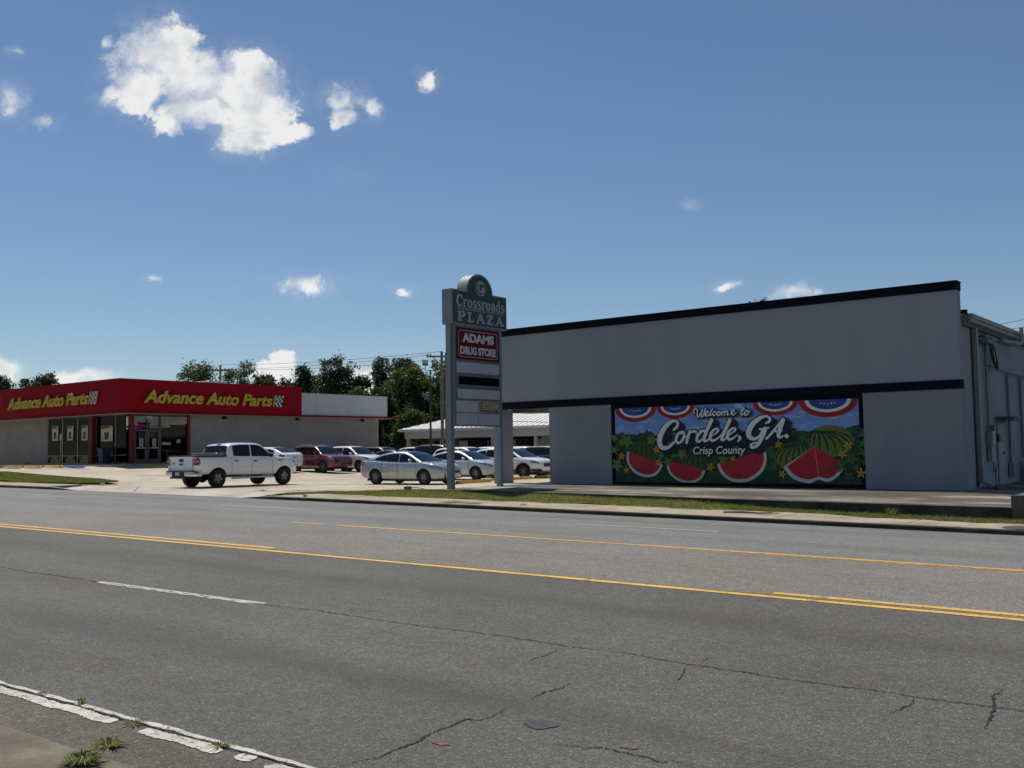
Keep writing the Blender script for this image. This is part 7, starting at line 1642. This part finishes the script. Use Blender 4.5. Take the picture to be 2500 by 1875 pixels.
# ------------------------------------------------------------------ grass blades and small weeds
BLADE = mat_leaf('grass_blade', (0.115, 0.13, 0.036), (0.32, 0.29, 0.125), 0.35, 2.0)
def blades(name, n, sampler, zf, hmin, hmax, w, seed, m=BLADE):
    rn = random.Random(seed); V = []; Fc = []
    for _ in range(n):
        x, y = sampler(rn); z = zf(x, y); h = rn.uniform(hmin, hmax); a = rn.uniform(0, 6.28); lx, ly = rn.gauss(0, 0.45) * h, rn.gauss(0, 0.45) * h
        o = len(V); V += [(x - w * math.cos(a), y - w * math.sin(a), z - 0.01), (x + w * math.cos(a), y + w * math.sin(a), z - 0.01), (x + lx, y + ly, z + h)]; Fc.append((o, o + 1, o + 2))
    me = bpy.data.meshes.new(name); me.from_pydata(V, [], Fc); me.materials.append(m); return me
def samp_verge(rn):
    x = -32.0 + 34 * rn.random(); ys = verge_y0(x) + 1.6 * sstep(-30.3, -32.2, x); return x, ys + (edge_y(x) - 0.16 - ys) * rn.random()
g = stuff(link('grass', blades('grass', 60000, samp_verge, verge_z, 0.018, 0.05, 0.011, 1)), 'short mown grass on the verge in front of the forecourt', 'grass')
def samp_edge(rn):
    x = -31.0 + 33 * rn.random(); return x, edge_y(x) - 0.18 - abs(rn.gauss(0, 0.06))
g = stuff(link('grass', blades('grass', 5000, samp_edge, verge_z, 0.03, 0.09, 0.010, 2)), 'taller grass fringe along the forecourt edge', 'grass')
def samp_isl(rn):
    x = -43.9 - 14 * rn.random() ** 1.2; ys = isl_ys(x); return x, ys[0] + (ys[-1] - ys[0]) * rn.random()
g = stuff(link('grass', blades('grass', 26000, samp_isl, isl_z, 0.04, 0.11, 0.014, 3)), 'short grass on the island left of the driveway', 'grass')
def tuft(label, x, y, zf, n, rad_, h, seed, cat='weed'):
    rn = random.Random(seed); V = []; Fc = []
    for _ in range(n):
        a = rn.uniform(0, 6.28); r = rad_ * rn.random() * 0.5; bx, by = r * math.cos(a), r * math.sin(a); hh = h * rn.uniform(0.5, 1.1); out = rad_ * rn.uniform(0.4, 1.3); w = 0.0045
        mx, my = bx + out * 0.45 * math.cos(a), by + out * 0.45 * math.sin(a); tx, ty = bx + out * math.cos(a), by + out * math.sin(a); c, s = -math.sin(a) * w, math.cos(a) * w; o = len(V)
        V += [(bx - c, by - s, -0.01), (bx + c, by + s, -0.01), (mx + c * 0.8, my + s * 0.8, hh * 0.8), (mx - c * 0.8, my - s * 0.8, hh * 0.8), (tx, ty, hh * rn.uniform(0.55, 1.0))]; Fc += [(o, o + 1, o + 2, o + 3), (o + 3, o + 2, o + 4)]
    me = bpy.data.meshes.new('weed_tuft'); me.from_pydata(V, [], Fc); me.materials.append(BLADE); return tag(link('weed_tuft', me, None, (x, y, zf(x, y))), label, cat)
tuft('large green grass tuft at the bottom left by the near walk', -6.24, 3.42, roadz, 300, 0.12, 0.10, 31)
tuft('small brown weed in the gutter above the large tuft', -6.48, 3.74, roadz, 110, 0.12, 0.06, 32)
tuft('tiny weed growing in the edge line gap, bottom left', -6.80, 4.13, roadz, 60, 0.10, 0.035, 33)
tuft('tiny dark weed on the upper side of the edge line', -7.66, 4.18, roadz, 40, 0.05, 0.05, 34)
tuft('tiny weed in the chipped edge line right of the gap', -5.84, 4.18, roadz, 50, 0.08, 0.03, 35)
tuft('leftmost tiny weed on the white edge line', -8.2, 4.13, roadz, 30, 0.05, 0.03, 36)
tuft('weed on the kerb left of the plaza sign', -26.7, 22.52, walkz, 60, 0.14, 0.16, 37)
tuft('low weeds spreading over the sidewalk below the plaza sign', -20.2, 22.75, walkz, 240, 0.5, 0.06, 38)
tuft('second patch of low weeds on the sidewalk below the sign', -19.3, 22.7, walkz, 160, 0.4, 0.05, 39)
tuft('small weed tuft in the sidewalk right of the sign', -17.6, 23.0, walkz, 60, 0.15, 0.05, 40)
tuft('small weed at the tip of the verge', -31.7, 24.6, lot_z, 60, 0.25, 0.10, 41)
tuft('thin weeds by the kerb at the left tip of the sidewalk', -28.9, 22.9, lambda x, y: walkz(x, y) - 0.05, 80, 0.3, 0.06, 42)
tuft('pale weed stalks at the dark forecourt wall on the right', -7.6, 24.55, verge_z, 60, 0.2, 0.20, 43)
# a twig on the walk
mb = MB(); mb.tube([(0, 0, 0.02), (0.5, 0.06, 0.03), (1.0, -0.02, 0.02), (1.5, 0.05, 0.03)], [0.02, 0.025, 0.02, 0.008], 6); mb.tube([(0.9, 0, 0.02), (1.2, 0.25, 0.03)], [0.014, 0.005], 5)
tag(mb.build('twig', BARK, None, loc=(-11.4, 23.3, walkz(-11.4, 23.3))), 'thin dry twig lying on the sidewalk', 'twig')
